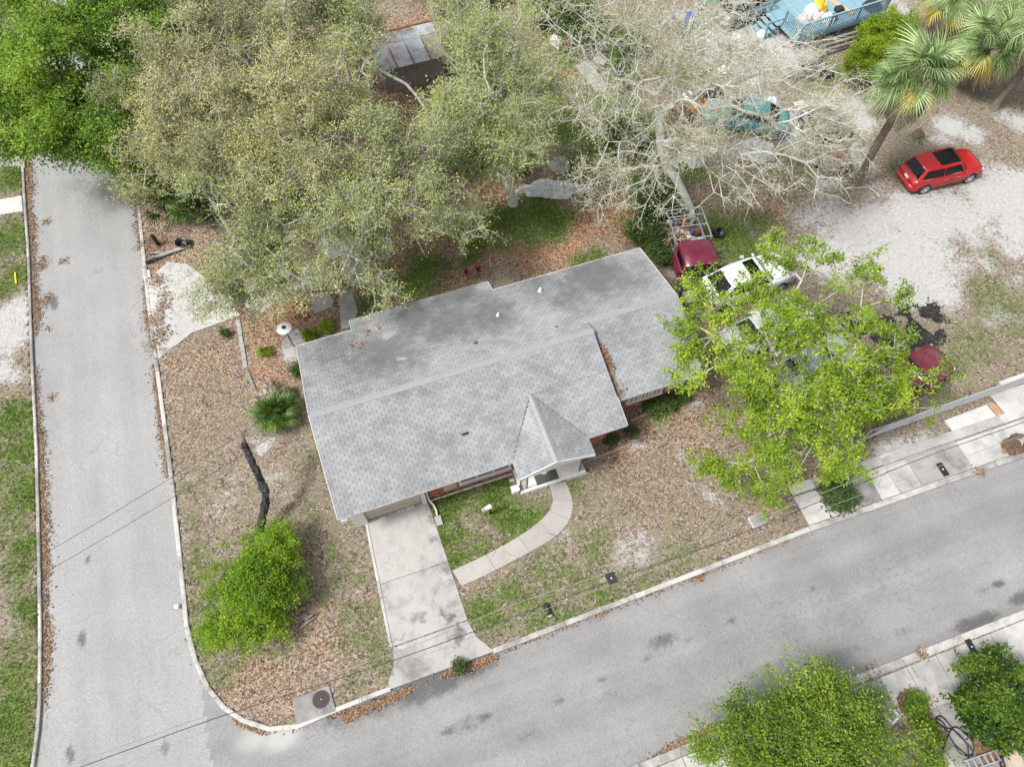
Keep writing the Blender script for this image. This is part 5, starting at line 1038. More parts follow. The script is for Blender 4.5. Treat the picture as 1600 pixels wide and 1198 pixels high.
pf = [set_mat(fan_mesh('fan_leaf', 230 + k, .55, .72, 15, 1.45, .5, .18 + .12 * k, .03), m_palmetto) for k in range(3)]; pfd = [set_mat(fan_mesh('dead_fan_leaf', 240, .65, .5, 14, 1.2, .5, .8, .022), m_frondd)]
def palmetto(label, px, py, n, sc, seed, nd=0, ydead=None):
    b = at(px, py); root = thing('fan_palm_shrub', label, 'palm shrub', tuple(b), 0, 'low fan palms'); r = random.Random(seed)
    mb = MB()
    for k in range(4): mb.tube([(r.uniform(-.1, .1), r.uniform(-.1, .1), -.05), (r.uniform(-.15, .15), r.uniform(-.15, .15), .3 * sc)], .06, 6)
    mb.build('stem', m_palmbark, root)
    for k in range(n + nd):
        dead = k >= n; u = k / n if not dead else 1; el = R(80 - 75 * u + r.uniform(-8, 8)) if not dead else R(r.uniform(0, 14)); az = k * 2.39996 + r.uniform(-.3, .3)
        if dead: az = ydead + r.uniform(-.7, .7)
        o = link('dead_fan_leaf' if dead else 'fan_leaf', pfd[0] if dead else r.choice(pf), None, root); s_ = sc * r.uniform(.8, 1.1)
        o.location = (r.uniform(-.15, .15), r.uniform(-.15, .15), .3 * sc); o.rotation_euler = (r.uniform(-.65, .65), -el, az); s_ *= 1.5 if dead else 1; o.scale = (s_ * r.uniform(.8, 1.15), s_ * r.uniform(.55, 1), s_)
    return root
palmetto('dense fan palm clump with dead grey leaves by the left edge of the roof', 437, 655, 64, .98, 1, 34, R(108))
palmetto('fan palm at the edge of the oaks next to the side street, leftmost of three', 258, 330, 16, 1.5, 2); palmetto('fan palm below the oaks in the middle of the three by the side street', 295, 322, 16, 1.45, 3); palmetto('fan palm nearest the pale side driveway', 318, 345, 14, 1.3, 4)
palmetto('pale fan palm standing under the bare oak beside grey boards', 985, 90, 18, 1.25, 5); palmetto('drooping fan palm under the bare oak below the paler one', 965, 130, 16, 1.15, 6); palmetto('small fan palm in the dark gap between street trees and oaks', 165, 110, 14, 1.2, 7); palmetto('fan palm between the oak trunks at the middle of the canopy', 415, 190, 14, 1.1, 8)
# red leaved plants by the back eave
m_red = leaf_mat('red_strap_leaf', (0.12, 0.01, 0.03), (0.22, 0.03, 0.06), (0.34, 0.1, 0.12), .2, .4)
for k, (px, py, lb) in enumerate(((730, 437, 'red strap leaved plant at the back eave, left of two'), (748, 432, 'red strap leaved plant at the back eave, right of two'))):
    b = at(px, py); root = thing('red_plant', lb, 'plant', tuple(b), 0, 'red strap leaved plants'); r = random.Random(k)
    sm_ = MB(); sm_.add([(0, -.02, 0), (0, .02, 0), (.3, .035, .12), (.3, -.035, .12), (.55, 0, .05)], [(0, 1, 2, 3), (3, 2, 4)]); sme = sm_.mesh('strap_leaf'); sme.materials.append(m_red)
    a_ = sme.attributes.new('tone', 'FLOAT', 'POINT'); a_.data.foreach_set('value', np.array([.1, .1, .6, .6, .9], np.float32))
    for q in range(20):
        o = link('strap_leaf', sme, None, root); o.rotation_euler = (r.uniform(-.3, .3), -R(r.uniform(5, 70)), q * 2.4); o.scale = (r.uniform(.7, 1.1),) * 3; o.location = (0, 0, .45)
    MB().tube([(0, 0, -.05), (0, 0, .5)], .03, 6).build('stem', m_palmbark, root)

# blackened dead trunk on the corner lawn
b = at(402, 848); root = thing('dead_trunk', 'charred black dead tree trunk with a splintered top on the corner lawn', 'tree trunk', tuple(b))
pth = [b + (0, 0, -.05), at(404, 836, .25), at(412, 800, .9), at(415, 772, 1.5), at(405, 745, 2.1), at(393, 720, 2.6), at(384, 700, 3.0), at(380, 690, 3.25)]
dn = densify(pth, 4); rs = np.interp(np.arange(len(dn)), [0, 2, 4, 12, len(dn)-1], [.36, .22, .165, .15, .10]); r = np.random.default_rng(5)
mb = MB(); mb.tube([Vector(p - b) for p in dn], list(rs * (1 + r.normal(0, .1, len(dn)))), 11)
mb.v = [tuple(np.array(v) + r.normal(0, .028, 3)) for v in mb.v]; mb.build('trunk', m_char, root)
mb = MB(); rr = random.Random(4)
for k in range(260):
    i = rr.randrange(1, len(dn) - 2); a = rr.uniform(0, 6.28); p = dn[i] - b + np.array((math.cos(a), math.sin(a), rr.uniform(-.3, .3))) * rs[i] * .95; s = rr.uniform(.03, .08); mb.box((0, 0, 0), (s, s * .5, s * 1.8), T3(*p, a, rr.uniform(-.4, .4), rr.uniform(-.4, .4)), .4)
o = mb.build('bark_flakes', m_char, root); o['kind'] = 'stuff'
for k in range(7):
    a = k * .9; p = dn[-1] - b; e = at(379 + (k - 3) * 1.5, 668 + 4 * (k % 3), 3.5) - b; MB().tube([p + np.array((math.cos(a), math.sin(a), -.5)) * .09, (p + e) / 2, e], [.03, .018, .006], 5).build('splinter', m_bark, root)
# ------------------------------------------------------------------ vehicles
p_red = paint('red_car_paint', (0.40, 0.003, 0.006), .3, 0, .0); p_white = paint('white_car_paint', (0.62, 0.63, 0.64), .3); p_maroon = paint('maroon_car_paint', (0.13, 0.006, 0.032), .35, 0, .1); p_dkred = paint('faded_dark_red_paint', (0.12, 0.009, 0.022), .4, 0, .15)
p_bluegrey = paint('pale_blue_grey_paint', (0.32, 0.38, 0.46), .35, 0, .2); p_teal = paint('teal_car_paint', (0.05, 0.22, 0.24), .3, 0, .2); p_grey = paint('grey_car_paint', (0.2, 0.22, 0.24), .3, 0, .2); p_rustgrey = paint('primer_grey_paint', (0.2, 0.15, 0.14), .6, 0, .4)
def crv(pts):
    xs, ys = zip(*pts); return lambda x: float(np.interp(x, xs, ys))
def grid_faces(nu, nv, flip=False):
    f = []
    for i in range(nu - 1):
        for j in range(nv - 1):
            q = (i*nv+j, i*nv+j+1, (i+1)*nv+j+1, (i+1)*nv+j); f.append(q[::-1] if flip else q)
    return f
def car(label, cat, px, py, head, Lc, Wc, Hc, body, hood, belt, wsb, wst, rrt, rrb, group='vehicles parked in the yard', rear='hatch', sunroof=None, roofm=None, bed=None, name='parked_car', wheel_r=.33, plate=True, doors=True, deckh=None):
    """x forward. wsb/wst: windscreen base / top, rrt/rrb: rear glass top / base, all as fractions of length from the rear"""
    c = at(px, py); root = thing(name, label, cat, (c[0], c[1], 0), head, group)
    X = lambda f: -Lc/2 + Lc * f
    deckh = deckh or belt * .98
    hw_ = crv([(0, .78), (.04, .9), (.12, .97), (.3, 1), (.7, 1), (.86, .96), (.95, .86), (1, .66)])
    zt = crv([(0, deckh * .8), (.035, deckh * .97), (max(.06, rrb - .02), belt if rear == 'hatch' else deckh), (rrb + .05, belt), (wsb - .02, belt), (wsb + .03, belt * .985), (.9, hood), (.96, hood * .94), (1, hood * .72)])
    us = [0, .012, .035, .07, .12, .18, .25, .32, .4, .5, .6, .68, .75, .81, .87, .92, .955, .98, 1]
    prof = [(.90, 0), (.97, .12), (1.0, .36), (1.0, .62), (.985, .8), (.955, .93), (.89, .99), (.6, 1.015), (.25, 1.03), (0, 1.035)]
    full = [(-a, b) for a, b in prof] + [(a, b) for a, b in prof[::-1][1:]]
    V, nv = [], len(full)
    for u in us:
        h = zt(u); w_ = Wc / 2 * hw_(u); zb_ = .2 + (.08 if u < .03 or u > .97 else 0)
        for a, b in full: V.append((X(u), -a * w_, zb_ + (h - zb_) * b))
    mb = MB(); mb.add(V, grid_faces(len(us), nv)); mb.add([V[j] for j in range(nv)], [list(range(nv))]); mb.add([V[(len(us)-1)*nv + j] for j in range(nv)], [list(range(nv))[::-1]])
    mb.add([(X(0.02), -Wc*.4, .2), (X(.98), -Wc*.36, .2), (X(.98), Wc*.36, .2), (X(.02), Wc*.4, .2)], [(3, 2, 1, 0)])
    bo = mb.build('body', body, root, True)
    # cabin: lofted shell between belt line and roof
    wb = Wc / 2 * .89; wt_ = Wc / 2 * .70; ro = []; nb = 7
    xs_b = np.linspace(X(rrb), X(wsb), nb); xs_t = np.linspace(X(rrt), X(wst), nb); cv = [1 - .10 * (abs(2*k/(nb-1) - 1) ** 3) for k in range(nb)]
    rows = [(belt - .02, 0.0), (belt + (Hc-belt) * .5, .52), (Hc - .09, .90), (Hc - .03, .97), (Hc, 1.12)]
    def ring(z, k):
        xb = xs_b + (xs_t - xs_b) * min(k, 1.0); wd = wb + (wt_ - wb) * min(k, 1.0)
        if k > 1: xb = xb * .93 + np.mean(xb) * .07; wd *= .86
        L_ = [(x, -wd * c_, z) for x, c_ in zip(xb, cv)]; return L_ + [(x, -y, z) for x, y, z in L_[::-1]]
    V = [p for z, k in rows for p in ring(z, k)]; nr = 2 * nb; F = []
    for i in range(len(rows) - 1):
        for j in range(nr): F.append((i*nr+j, i*nr+(j+1) % nr, (i+1)*nr+(j+1) % nr, (i+1)*nr+j))
    tp = (len(rows)-1) * nr
    for j in range(nb - 1): F.append((tp+j, tp+j+1, tp+nr-2-j, tp+nr-1-j))
    MB().add(V, F).build('cabin', roofm or body, root, True)
    def P_(k, u, s):                       # point on the cabin: k height 0..1, u 0 rear..1 front, s -1..1 across
        z = belt + (Hc - .06 - belt) * k; xb = X(rrb) + (X(wsb) - X(rrb)) * u; xt = X(rrt) + (X(wst) - X(rrt)) * u
        wd = (wb + (wt_ - wb) * k) * (1 - .10 * abs(2*u - 1) ** 3); return Vector((xb + (xt - xb) * k, wd * s, z))
    def pane(name, k0, k1, u0, u1, s0, s1, off, parent=root):
        vs = []
        if name == 'side_window':
            q = [P_(k0, u0, s0), P_(k0, u1, s0), P_(k1, u1 - .0, s0), P_(k1, u0, s0)]
        else: q = [P_(k0, u0, -s1), P_(k0, u0, s1), P_(k1, u0, s1 * .98), P_(k1, u0, -s1 * .98)]
        vs = [p + Vector(off) for p in q]; mid = [p + Vector(off) * .2 for p in q]
        f = [(0, 1, 2, 3), (0, 4, 5, 1), (1, 5, 6, 2), (2, 6, 7, 3), (3, 7, 4, 0)]
        return MB().add(vs + mid, f).build(name, m_glass, parent)
    pane('windscreen', .02, .96, 1.0, 1.0, 0, .9, (.05, 0, .04)); pane('rear_window', .12, .95, 0, 0, 0, .88, (-.055, 0, .04))
    for s in (-1, 1):
        pane('side_window', .1, .9, .54, .93, s, s, (0, s * .035, .015)); pane('side_window', .1, .9, .07, .50, s, s, (0, s * .035, .015))
        mb = MB(); a, b = P_(.03, .05, s), P_(.03, .95, s); mb.tube([a + Vector((0, s * .03, 0)), b + Vector((0, s * .03, 0))], .016, 5); mb.build('window_trim', m_chrome, root)
        mb = MB(); mb.box((X(wsb) - .12, s * (Wc/2 * .98 + .06), belt + .04), (.1, .18, .13)); mb.build('wing_mirror', body, root, bevel=.03)
        for u in (.42, .6): MB().box((X(u), s * (Wc/2 + .008), belt * .82), (.18, .03, .03)).build('door_handle', m_chrome if u else body, root, bevel=.008)
        for u in (.5,): MB().box((X(u), s * (Wc/2 + .002), belt * .6), (.012, .01, belt * .6)).build('door_seam', m_dark, root)
        MB().tube([(X(.27), s * (Wc/2 + .004), belt * .55), (X(.74), s * (Wc/2 + .004), belt * .55)], .016, 5).build('side_moulding', body, root)
        for u in (.185, .815):
            xw = X(u); mb = MB(); n = 14; R_ = wheel_r * 1.17; yo = Wc/2 * hw_(u) * 1.0 + .006
            vs = [(xw, s * yo, wheel_r)] + [(xw + R_ * math.cos(math.pi * (k / n * 1.1 - .05)), s * yo, wheel_r + R_ * math.sin(math.pi * (k / n * 1.1 - .05))) for k in range(n + 1)]
            mb.add(vs, [(0, k + 1, k + 2) if s < 0 else (0, k + 2, k + 1) for k in range(n)]); mb.build('wheel_arch', m_dark, root)
            M_ = Matrix.Translation((xw, s * (yo - .07), wheel_r)) @ Matrix.Rotation(R(-90) * s, 4, 'X')
            wh = MB(); wh.lathe([(wheel_r * .62, .0), (wheel_r * .9, .01), (wheel_r, .0), (wheel_r, .06), (wheel_r * .95, .085), (wheel_r * .7, .09), (wheel_r * .66, .075)], 22, M_, False); wo = wh.build('tyre', m_rubber, root, True)
            ri = MB(); ri.lathe([(wheel_r * .70, .078), (wheel_r * .66, .096), (wheel_r * .62, .07), (.03, .05), (.0, .05)], 20, M_, False)
            for k in range(5): ri.box((wheel_r * .36, 0, .085), (wheel_r * .62, .075, .03), M_ @ Matrix.Rotation(k * 2 * math.pi / 5, 4, 'Z'))
            ri.lathe([(.07, .07), (.06, .105), (0, .108)], 10, M_, False); ri.build('rim', m_alu, wo)
        MB().box((X(.958), s * Wc * .35, hood * .80), (.2, .26, .14)).build('headlight', m_lamp, root, bevel=.04)
        MB().box((X(.022), s * Wc * .40, deckh * .74), (.12, .16, .24)).build('tail_light', m_tail, root, bevel=.03)
    # bumpers follow the plan shape of the body
    for f0, nm in ((0, 'bumper'), (1, 'bumper')):
        sg = -1 if f0 == 0 else 1; uu = [.10, .04, .012, 0, 0, .012, .04, .10] if f0 == 0 else [.92, .965, .99, 1, 1, .99, .965, .92]
        ss = [-1, -.95, -.85, -.45, .45, .85, .95, 1]; mb = MB(); vs = []
        for u, s in zip(uu, ss):
            x = X(u) + sg * .03; y = s * Wc/2 * 1.01 * (hw_(.06) if f0 == 0 else hw_(.93)); 
            for dz, dx in ((.30, 0), (.36, .07), (.52, .07), (.57, 0)): vs.append((x + sg * dx, y, dz))
        mb.add(vs, grid_faces(8, 4, f0 == 0)); mb.build(nm, body, root, True)
        if f0 == 0: MB().tube([(X(0) - .105, -Wc*.36, .5), (X(0) - .115, 0, .5), (X(0) - .105, Wc*.36, .5)], .022, 6).build('bumper_trim', m_chrome, root)
    if plate: MB().box((X(0) - .02, 0, deckh * .78), (.03, .32, .17), ).build('number_plate', m_whiteplastic, root, bevel=.006)
    MB().box((X(1) - .06, 0, hood * .62), (.12, Wc * .42, .16)).build('grille', m_black, root, bevel=.03)
    zc = lambda x, y: .2 + (zt((x + Lc/2) / Lc) - .2) * float(np.interp(abs(y) / (Wc/2 * hw_((x + Lc/2) / Lc)), [0, .25, .6, .89, .955], [1.035, 1.03, 1.015, .99, .93])) + .004
    def seam(pts): MB().tube([(x, y, zc(x, y)) for x, y in pts], .008, 4).build('panel_seam', m_dark, root)
    for s in (-1, 1): seam([(X(u), s * Wc * .40 * hw_(u)) for u in np.linspace(wsb + .03, .955, 7)])
    seam([(X(.955), y) for y in np.linspace(-Wc * .34, Wc * .34, 7)])
    if rear == 'sedan':
        for s in (-1, 1): seam([(X(u), s * Wc * .38 * hw_(u)) for u in np.linspace(.04, rrb - .02, 5)])
    MB().add([(X(wsb) + .10, -Wc * .36, belt + .012), (X(wsb) + .10, Wc * .36, belt + .012), (X(wsb) - .0, Wc * .38, belt + .03), (X(wsb) - .0, -Wc * .38, belt + .03)], [(0, 1, 2, 3)]).build('cowl', m_black, root)
    for s in (-.5, .25): MB().tube([(X(wsb) + .05, Wc * s * .7, belt + .04), (X(wsb) - .22, Wc * s * .7 + .28, belt + .17)], .01, 4).build('wiper', m_black, root)
    if sunroof:
        k0, k1 = sunroof; vs = []
        for u in (k0, (k0 + k1)/2, k1):
            for s in (-.8, 0, .8): vs.append((X(rrt) + (X(wst) - X(rrt)) * u, wt_ * s, Hc + .012 - (.012 if s else 0)))
        MB().add(vs, grid_faces(3, 3, True)).build('sunroof', m_glass, root)
    return root
hA = lambda a, b: heading(at(*a), at(*b))
rc = car('shiny red hatchback with a black glass sunroof parked on the bare sand', 'car', 1461, 277, hA((1410, 287), (1515, 262)), 4.35, 1.78, 1.56, p_red, .92, .98, .70, .60, .10, .025, sunroof=(.42, .97), name='parked_car', wheel_r=.34)
car('white estate car with a black sunroof parked next to the gable end of the house', 'car', 1160, 449, hA((1100, 470), (1225, 425)), 4.75, 1.85, 1.55, p_white, .96, 1.0, .70, .61, .22, .08, sunroof=(.58, .9))
car('white car mostly hidden under the lime green tree, an orange lamp showing', 'car', 1195, 520, hA((1160, 535), (1235, 500)), 4.6, 1.8, 1.42, p_white, .92, .95, .70, .58, .28, .14, rear='sedan')
car('pale blue grey car glimpsed through the middle of the lime green tree', 'car', 1262, 580, hA((1222, 600), (1305, 560)), 4.5, 1.78, 1.42, p_bluegrey, .92, .95, .70, .58, .28, .14, rear='sedan')
car('dark red sedan under the right of the lime tree beside the wire fence', 'car', 1400, 604, hA((1352, 628), (1450, 572)), 5.1, 1.85, 1.38, p_dkred, .93, .93, .66, .53, .30, .20, rear='sedan')
car('teal car standing under the bare oak with its bonnet showing', 'car', 1163, 196, hA((1230, 208), (1110, 188)), 4.6, 1.78, 1.42, p_teal, .92, .95, .70, .58, .28, .14, rear='sedan')
car('grey car parked at the top edge beside the blue deck', 'car', 1165, 22, hA((1140, 30), (1210, 0)), 4.7, 1.85, 1.6, p_grey, 1.0, 1.02, .70, .60, .10, .03)
rv_ = car('stripped rusty car with its dark door hanging open beside the palm trunk', 'car', 1283, 228, hA((1262, 175), (1302, 268)), 4.6, 1.8, 1.42, p_rustgrey, .92, .95, .70, .58, .24, .12, rear='sedan', roofm=p_rustgrey)
mb = MB(); mb.add([(0, 0, 0), (.95, .0, 0), (.9, 0, .45), (.35, 0, .8), (0, 0, .45)] + [(0, .06, 0), (.95, .06, 0), (.9, .06, .45), (.35, .1, .8), (0, .06, .45)], [(0, 1, 2, 3, 4), (9, 8, 7, 6, 5)] + [(i, 5 + i, 5 + (i+1) % 5, (i+1) % 5) for i in range(5)])
d = mb.build('open_door', m_black, rv_); d.location = (.55, .92, .38); d.rotation_euler = (0, 0, R(130))
d2 = MB().box((1.75, .0, .945), (.85, 1.35, .05)).build('bonnet_panel', m_rust, rv_, bevel=.02)
# a car body under a pale sheet
def lump(name, label, cat, px, py, rx, ry, h, rz, mat, seed, group=None, res=26, rough=.22, flat=2.6, crease=0):
    c = at(px, py); r = np.random.default_rng(seed); n = res; u = np.linspace(-1, 1, n); UX, UY = np.meshgrid(u, u)
    d = (np.abs(UX)**flat + np.abs(UY)**flat) ** (1/flat)
    Z = h * np.clip(1 - d**3, 0, 1) ** .6; nz = (vnoise(UX*3+seed, UY*3, 1.3, seed) - .5) + (vnoise(UX*9+seed, UY*9, 1.3, seed+1) - .5) * .6 + (r.random(UX.shape) - .5) * .35
    if crease: q = vnoise(UX*6+seed, UY*4, 1.5, seed+3) - .5; q2 = vnoise(UX*13, UY*9, 1.5, seed+4) - .5; nz = nz * .4 + crease * (.25 - np.abs(q)) * 1.6 + crease * (.2 - np.abs(q2)) * .9
    Z = np.maximum(Z * (1 + nz * rough * 2) + nz * rough * h * (Z > 0), 0); k = np.where(d > 1, 1 / np.maximum(d, 1e-6), 1) * (1 + nz * .12 + (vnoise(np.arctan2(UY, UX) * 2 + 9, UX * 0, 1.0, seed + 9) - .5) * (.7 if crease else .25))
    V = np.stack([UX * rx * k, UY * ry * k, Z + .005], -1).reshape(-1, 3); ids = np.arange(n*n).reshape(n, n)
    F = np.stack([ids[:-1, :-1], ids[:-1, 1:], ids[1:, 1:], ids[1:, :-1]], -1).reshape(-1, 4)
    o = link(name, np_mesh(name, V, F), mat); o.location = (c[0], c[1], 0); o.rotation_euler = (0, 0, rz); return tag(o, label, cat, group)
t = NT('silver_tarpaulin'); co = t.obj(); n = t.noise(co, 3.5, 5, .7, .6); col = t.ramp(n, [(.3, (.3, .3, .31)), (.42, (.68, .68, .69)), (.7, (.84, .85, .86))]); m_tarp = t.fin(col, .4, 0)
t = NT('white_sheet'); co = t.obj(); n = t.noise(co, 5, 5, .7, .6); col = t.ramp(n, [(.3, (.38, .41, .43)), (.5, (.6, .62, .64)), (.75, (.72, .72, .72))]); m_sheet = t.fin(col, .6)
lump('tarpaulin', 'crumpled silver tarpaulin heaped on the grass between the two oak trunks', 'tarpaulin', 864, 300, 1.8, .58, .3, R(4), m_tarp, 3, None, 64, .5, 1.5, 1.4)
lump('covered_heap', 'long heap under a pale bluish sheet below the teal car', 'tarpaulin', 1178, 242, 1.2, .55, .7, R(-10), m_sheet, 4, None, 30, .3)
lump('white_sack', 'big white sack at the foot of the bare oak trunk', 'sack', 1083, 250, .5, .7, .6, .2, m_sheet, 5)
lump('blue_rag', 'crumpled blue cloth lying under the bare oak', 'cloth', 1039, 221, .4, .25, .25, .3, m_blue, 6)
# maroon pickup with a steel rack full of rubbish
hd = hA((1066, 345), (1096, 432)); c = at(1078, 424)
tk = thing('pickup_truck', 'maroon pickup truck with a rubbish filled steel rack bed beside the roof corner', 'pickup truck', (c[0], c[1], 0), hd)
mb = MB(); us = [2.25, 2.2, 2.0, 1.6, 1.25]; 
def loft(sec):
    """sections (x, half width, zbottom, ztop) -> closed box-like loft with softened top edges"""
    mb = MB(); V = []
    for x, w_, z0, z1 in sec:
        for y, z in ((-w_, z0), (-w_, z1 - .1), (-w_ * .93, z1 - .02), (-w_ * .5, z1 + .01), (0, z1 + .02), (w_ * .5, z1 + .01), (w_ * .93, z1 - .02), (w_, z1 - .1), (w_, z0)): V.append((x, y, z))
    n = 9; mb.add(V, grid_faces(len(sec), n)); mb.add(V[:n], [list(range(n))]); mb.add(V[-n:], [list(range(n))[::-1]]); return mb
loft([(.9, .92, .35, 1.0), (1.0, .92, .3, .98), (1.45, .88, .3, .9), (1.6, .8, .35, .7)]).build('hood', m_black, tk, True)
loft([(-.62, .93, .35, 1.08), (.9, .93, .35, 1.06)]).build('body', p_maroon, tk, True)
loft([(-.62, .80, 1.0, 1.72), (-.5, .82, 1.0, 1.80), (.2, .84, 1.0, 1.82), (.75, .83, 1.0, 1.78), (.9, .82, 1.0, 1.7)]).build('cab_roof', p_maroon, tk, True)
MB().add([(1.06, -.78, 1.03), (1.06, .78, 1.03), (.93, .76, 1.68), (.93, -.76, 1.68), (.91, -.78, 1.0), (.91, .78, 1.0)], [(0, 1, 2, 3), (0, 3, 4), (1, 5, 2)]).build('windscreen', m_glass, tk)
for s in (-1, 1): MB().box((.15, s * .835, 1.38), (.9, .02, .42)).build('side_window', m_glass, tk); MB().box((.8, s * 1.03, 1.15), (.1, .16, .14)).build('wing_mirror', m_black, tk, bevel=.02); MB().box((1.56, s * .62, .62), (.12, .24, .16)).build('headlight', m_lamp, tk, bevel=.03)
MB().box((-1.6, 0, .62), (1.92, 1.62, .06)).build('bed_floor', m_rust, tk)
for s in (-1, 1): MB().box((-1.6, s * .88, .78), (1.95, .1, .5)).build('bed_side', m_steel, tk, bevel=.03)
MB().box((-2.6, 0, .78), (.08, 1.7, .5)).build('tailgate', m_steel, tk, bevel=.02); MB().box((-.69, 0, 1.0), (.08, 1.7, .8)).build('headboard', m_steel, tk, bevel=.02); MB().box((1.68, 0, .5), (.1, 1.5, .18)).build('bumper', m_black, tk, bevel=.03)
for x in (-1.55, 1.15):
    for s in (-1, 1):
        M_ = Matrix.Translation((x, s * .78, .36)) @ Matrix.Rotation(R(-90) * s, 4, 'X'); wo = MB().lathe([(.22, 0), (.34, .0), (.36, .04), (.36, .12), (.33, .16), (.23, .165)], 20, M_, False).build('tyre', m_rubber, tk, True); MB().lathe([(.23, .15), (.21, .13), (.08, .11), (0, .12)], 14, M_, False).build('rim', m_steel, wo)
zr = 1.75
for a, b in (((-2.6, -.9), (-.7, -.9)), ((-2.6, .9), (-.7, .9)), ((-2.6, -.9), (-2.6, .9)), ((-.72, -.95), (-.72, .95)), ((-2.15, -.9), (-2.15, .9)), ((-1.5, -.9), (-1.5, .9))): MB().tube([(a[0], a[1], zr), (b[0], b[1], zr)], .035, 6).build('rack_rail', m_alu, tk)
for x in (-2.6, -1.65, -.7):
    for s in (-1, 1): MB().tube([(x, s * .9, .9), (x, s * .9, zr)], .03, 6).build('rack_post', m_alu, tk)
tr_ = np.random.default_rng(8); jm = [m_cream, m_whiteplastic, m_wood, m_blue, m_cream, m_greywood, m_rust, m_sheet, m_black, m_timber]
def in_frame(o, root):
    o.matrix_world = root.matrix_basis @ o.matrix_basis
jn = [('crushed_box', 'pale crushed box'), ('white_bag', 'white plastic bag'), ('wood_offcut', 'grey wood offcut'), ('blue_bag', 'small blue bag'), ('cream_bundle', 'cream cloth bundle'), ('board_piece', 'grey broken board'), ('rusty_tray', 'rusty metal tray'), ('white_sheet', 'white crumpled sheet'), ('black_sack', 'black rubbish sack'), ('timber_piece', 'bare timber piece')]
where = ['near the tailgate of the pickup bed', 'in the middle of the pickup bed', 'just behind the cab']
for k in range(18):
    q = k % 10; x = -2.35 + (k % 3) * .55 + tr_.uniform(-.15, .15); y = -.65 + (k // 3) * .26; z = .85 + tr_.uniform(0, .25)
    mb = MB(); s = tr_.uniform(.18, .42, 3); mb.box((0, 0, 0), (s[0] * (1.8 if q in (2, 5, 9) else 1), s[1] * (.4 if q in (2, 5, 9) else 1), s[2] * .6), None, tr_.uniform(.5, .95))
    o = mb.build(jn[q][0], jm[q], None, bevel=.05); o.matrix_basis = tk.matrix_basis @ T3(x, y, z, tr_.uniform(0, 6), tr_.uniform(-.5, .5), tr_.uniform(-.5, .5))
    tag(o, '%s %s, %s' % (jn[q][1], where[k % 3], ('on the house side', 'left of the middle', 'at the middle', 'right of the middle', 'towards the yard side', 'against the yard side rail')[k // 3]), 'rubbish', 'rubbish in the pickup bed')
tk_b = MB(); tr2 = random.Random(9)
for k in range(34):
    a = Vector((tr2.uniform(-2.1, -1.2), tr2.uniform(-.9, .0), 1.1 + tr2.uniform(0, .25))); b = a + Vector((tr2.uniform(-.5, .9), tr2.uniform(-.6, .5), tr2.uniform(-.1, .35))); tk_b.tube([a, (a+b)/2 + Vector((0, 0, .07)), b], .012, 4)
o = tk_b.build('brushwood', m_timber, None); o.matrix_basis = tk.matrix_basis; tag(o, 'bundle of dry brushwood lying on the rubbish in the pickup bed', 'brushwood')
# ------------------------------------------------------------------ lamps, boxes, covers
b = at(459, 541); z = zcol(b, 513)
t_ = thing('lamp_post', 'slim lamp post with a white disc shade at the back left roof corner', 'lamp post', tuple(b))
MB().tube([(0, 0, -.1), (0, 0, z)], .035, 8).build('pole', m_iron, t_, True); MB().lathe([(.06, z - .02), (.30, z - .04), (.36, z + .0), (.33, z + .03), (.10, z + .07), (.08, z + .07)], 28).build('lamp_shade', m_white, t_, True); MB().lathe([(.09, z + .06), (.1, z + .1), (.07, z + .15), (0.0, z + .16)], 14).build('finial', m_black, t_, True)
b = at(766, 802); t_ = thing('mailbox', 'white mailbox on a short black post on the lawn beside the front path', 'mailbox', tuple(b), R(30))
MB().tube([(0, 0, -.1), (0, 0, .85)], .06, 8).build('post', m_black, t_); mb = MB()
n = 9; prof = [(.11 * math.cos(math.pi * k / (n-1)), .12 + .11 * math.sin(math.pi * k / (n-1))) for k in range(n)] + [(-.11, 0), (.11, 0)]
mb.add([(-.32, y * .85, .86 + z * .85) for y, z in prof] + [(.06, y * .85, .86 + z * .85) for y, z in prof], [list(range(11))[::-1], [11 + k for k in range(11)]] + [(k, 11 + k, 11 + (k+1) % 11, (k+1) % 11) for k in range(11)][::1]); bx = mb.build('box', m_white, t_, True)
MB().box((-.33, 0, .95), (.015, .17, .17)).build('door', m_white, t_, bevel=.005); MB().box((-.02, .12, 1.02), (.14, .012, .07)).build('flag', m_black, t_)
b = at(805, 768); t_ = thing('meter_box', 'small white box standing on the lawn at the left corner of the porch', 'utility box', tuple(b), YAW); MB().box((0, 0, .2), (.3, .24, .4)).build('cabinet', m_white, t_, bevel=.02); MB().box((0, 0, .42), (.36, .3, .04)).build('lid', m_white, t_, bevel=.012)
o = MB().box((0, 0, .02), (.24, .16, .06)).build('stone', m_conc_w, None, bevel=.02); o.location = tuple(at(800, 750)); tag(o, 'small pale stone by the foot of the brick wall left of the porch', 'stone')
def cover(name, label, cat, px, py, lx, ly, mat, rz=YAW, h=.05, hole=True, z=0):
    t_ = thing(name, label, cat, tuple(at(px, py, z)), rz); MB().box((0, 0, 0), (lx, ly, h)).build('lid', mat, t_, bevel=.012)
    if hole: MB().lathe([(.035, h/2 + .002), (.035, h/2 + .008), (0, h/2 + .008)], 10).build('cap', m_whiteplastic, t_)
    return t_
cover('water_meter_cover', 'black rectangular meter cover with a white dot in the front lawn near the kerb', 'meter cover', 955, 903, .36, .5, m_black, YAW + R(5), .06)
cover('meter_cover', 'dark meter cover with a white dot set in the grey stained pavement slab', 'meter cover', 1473, 733, .3, .62, m_black, YAW, .03, True, .045)
cover('meter_cover', 'dark rounded meter cover in the pale pavement across the main street', 'meter cover', 1518, 1010, .26, .58, m_black, YAW, .03, True, .05)
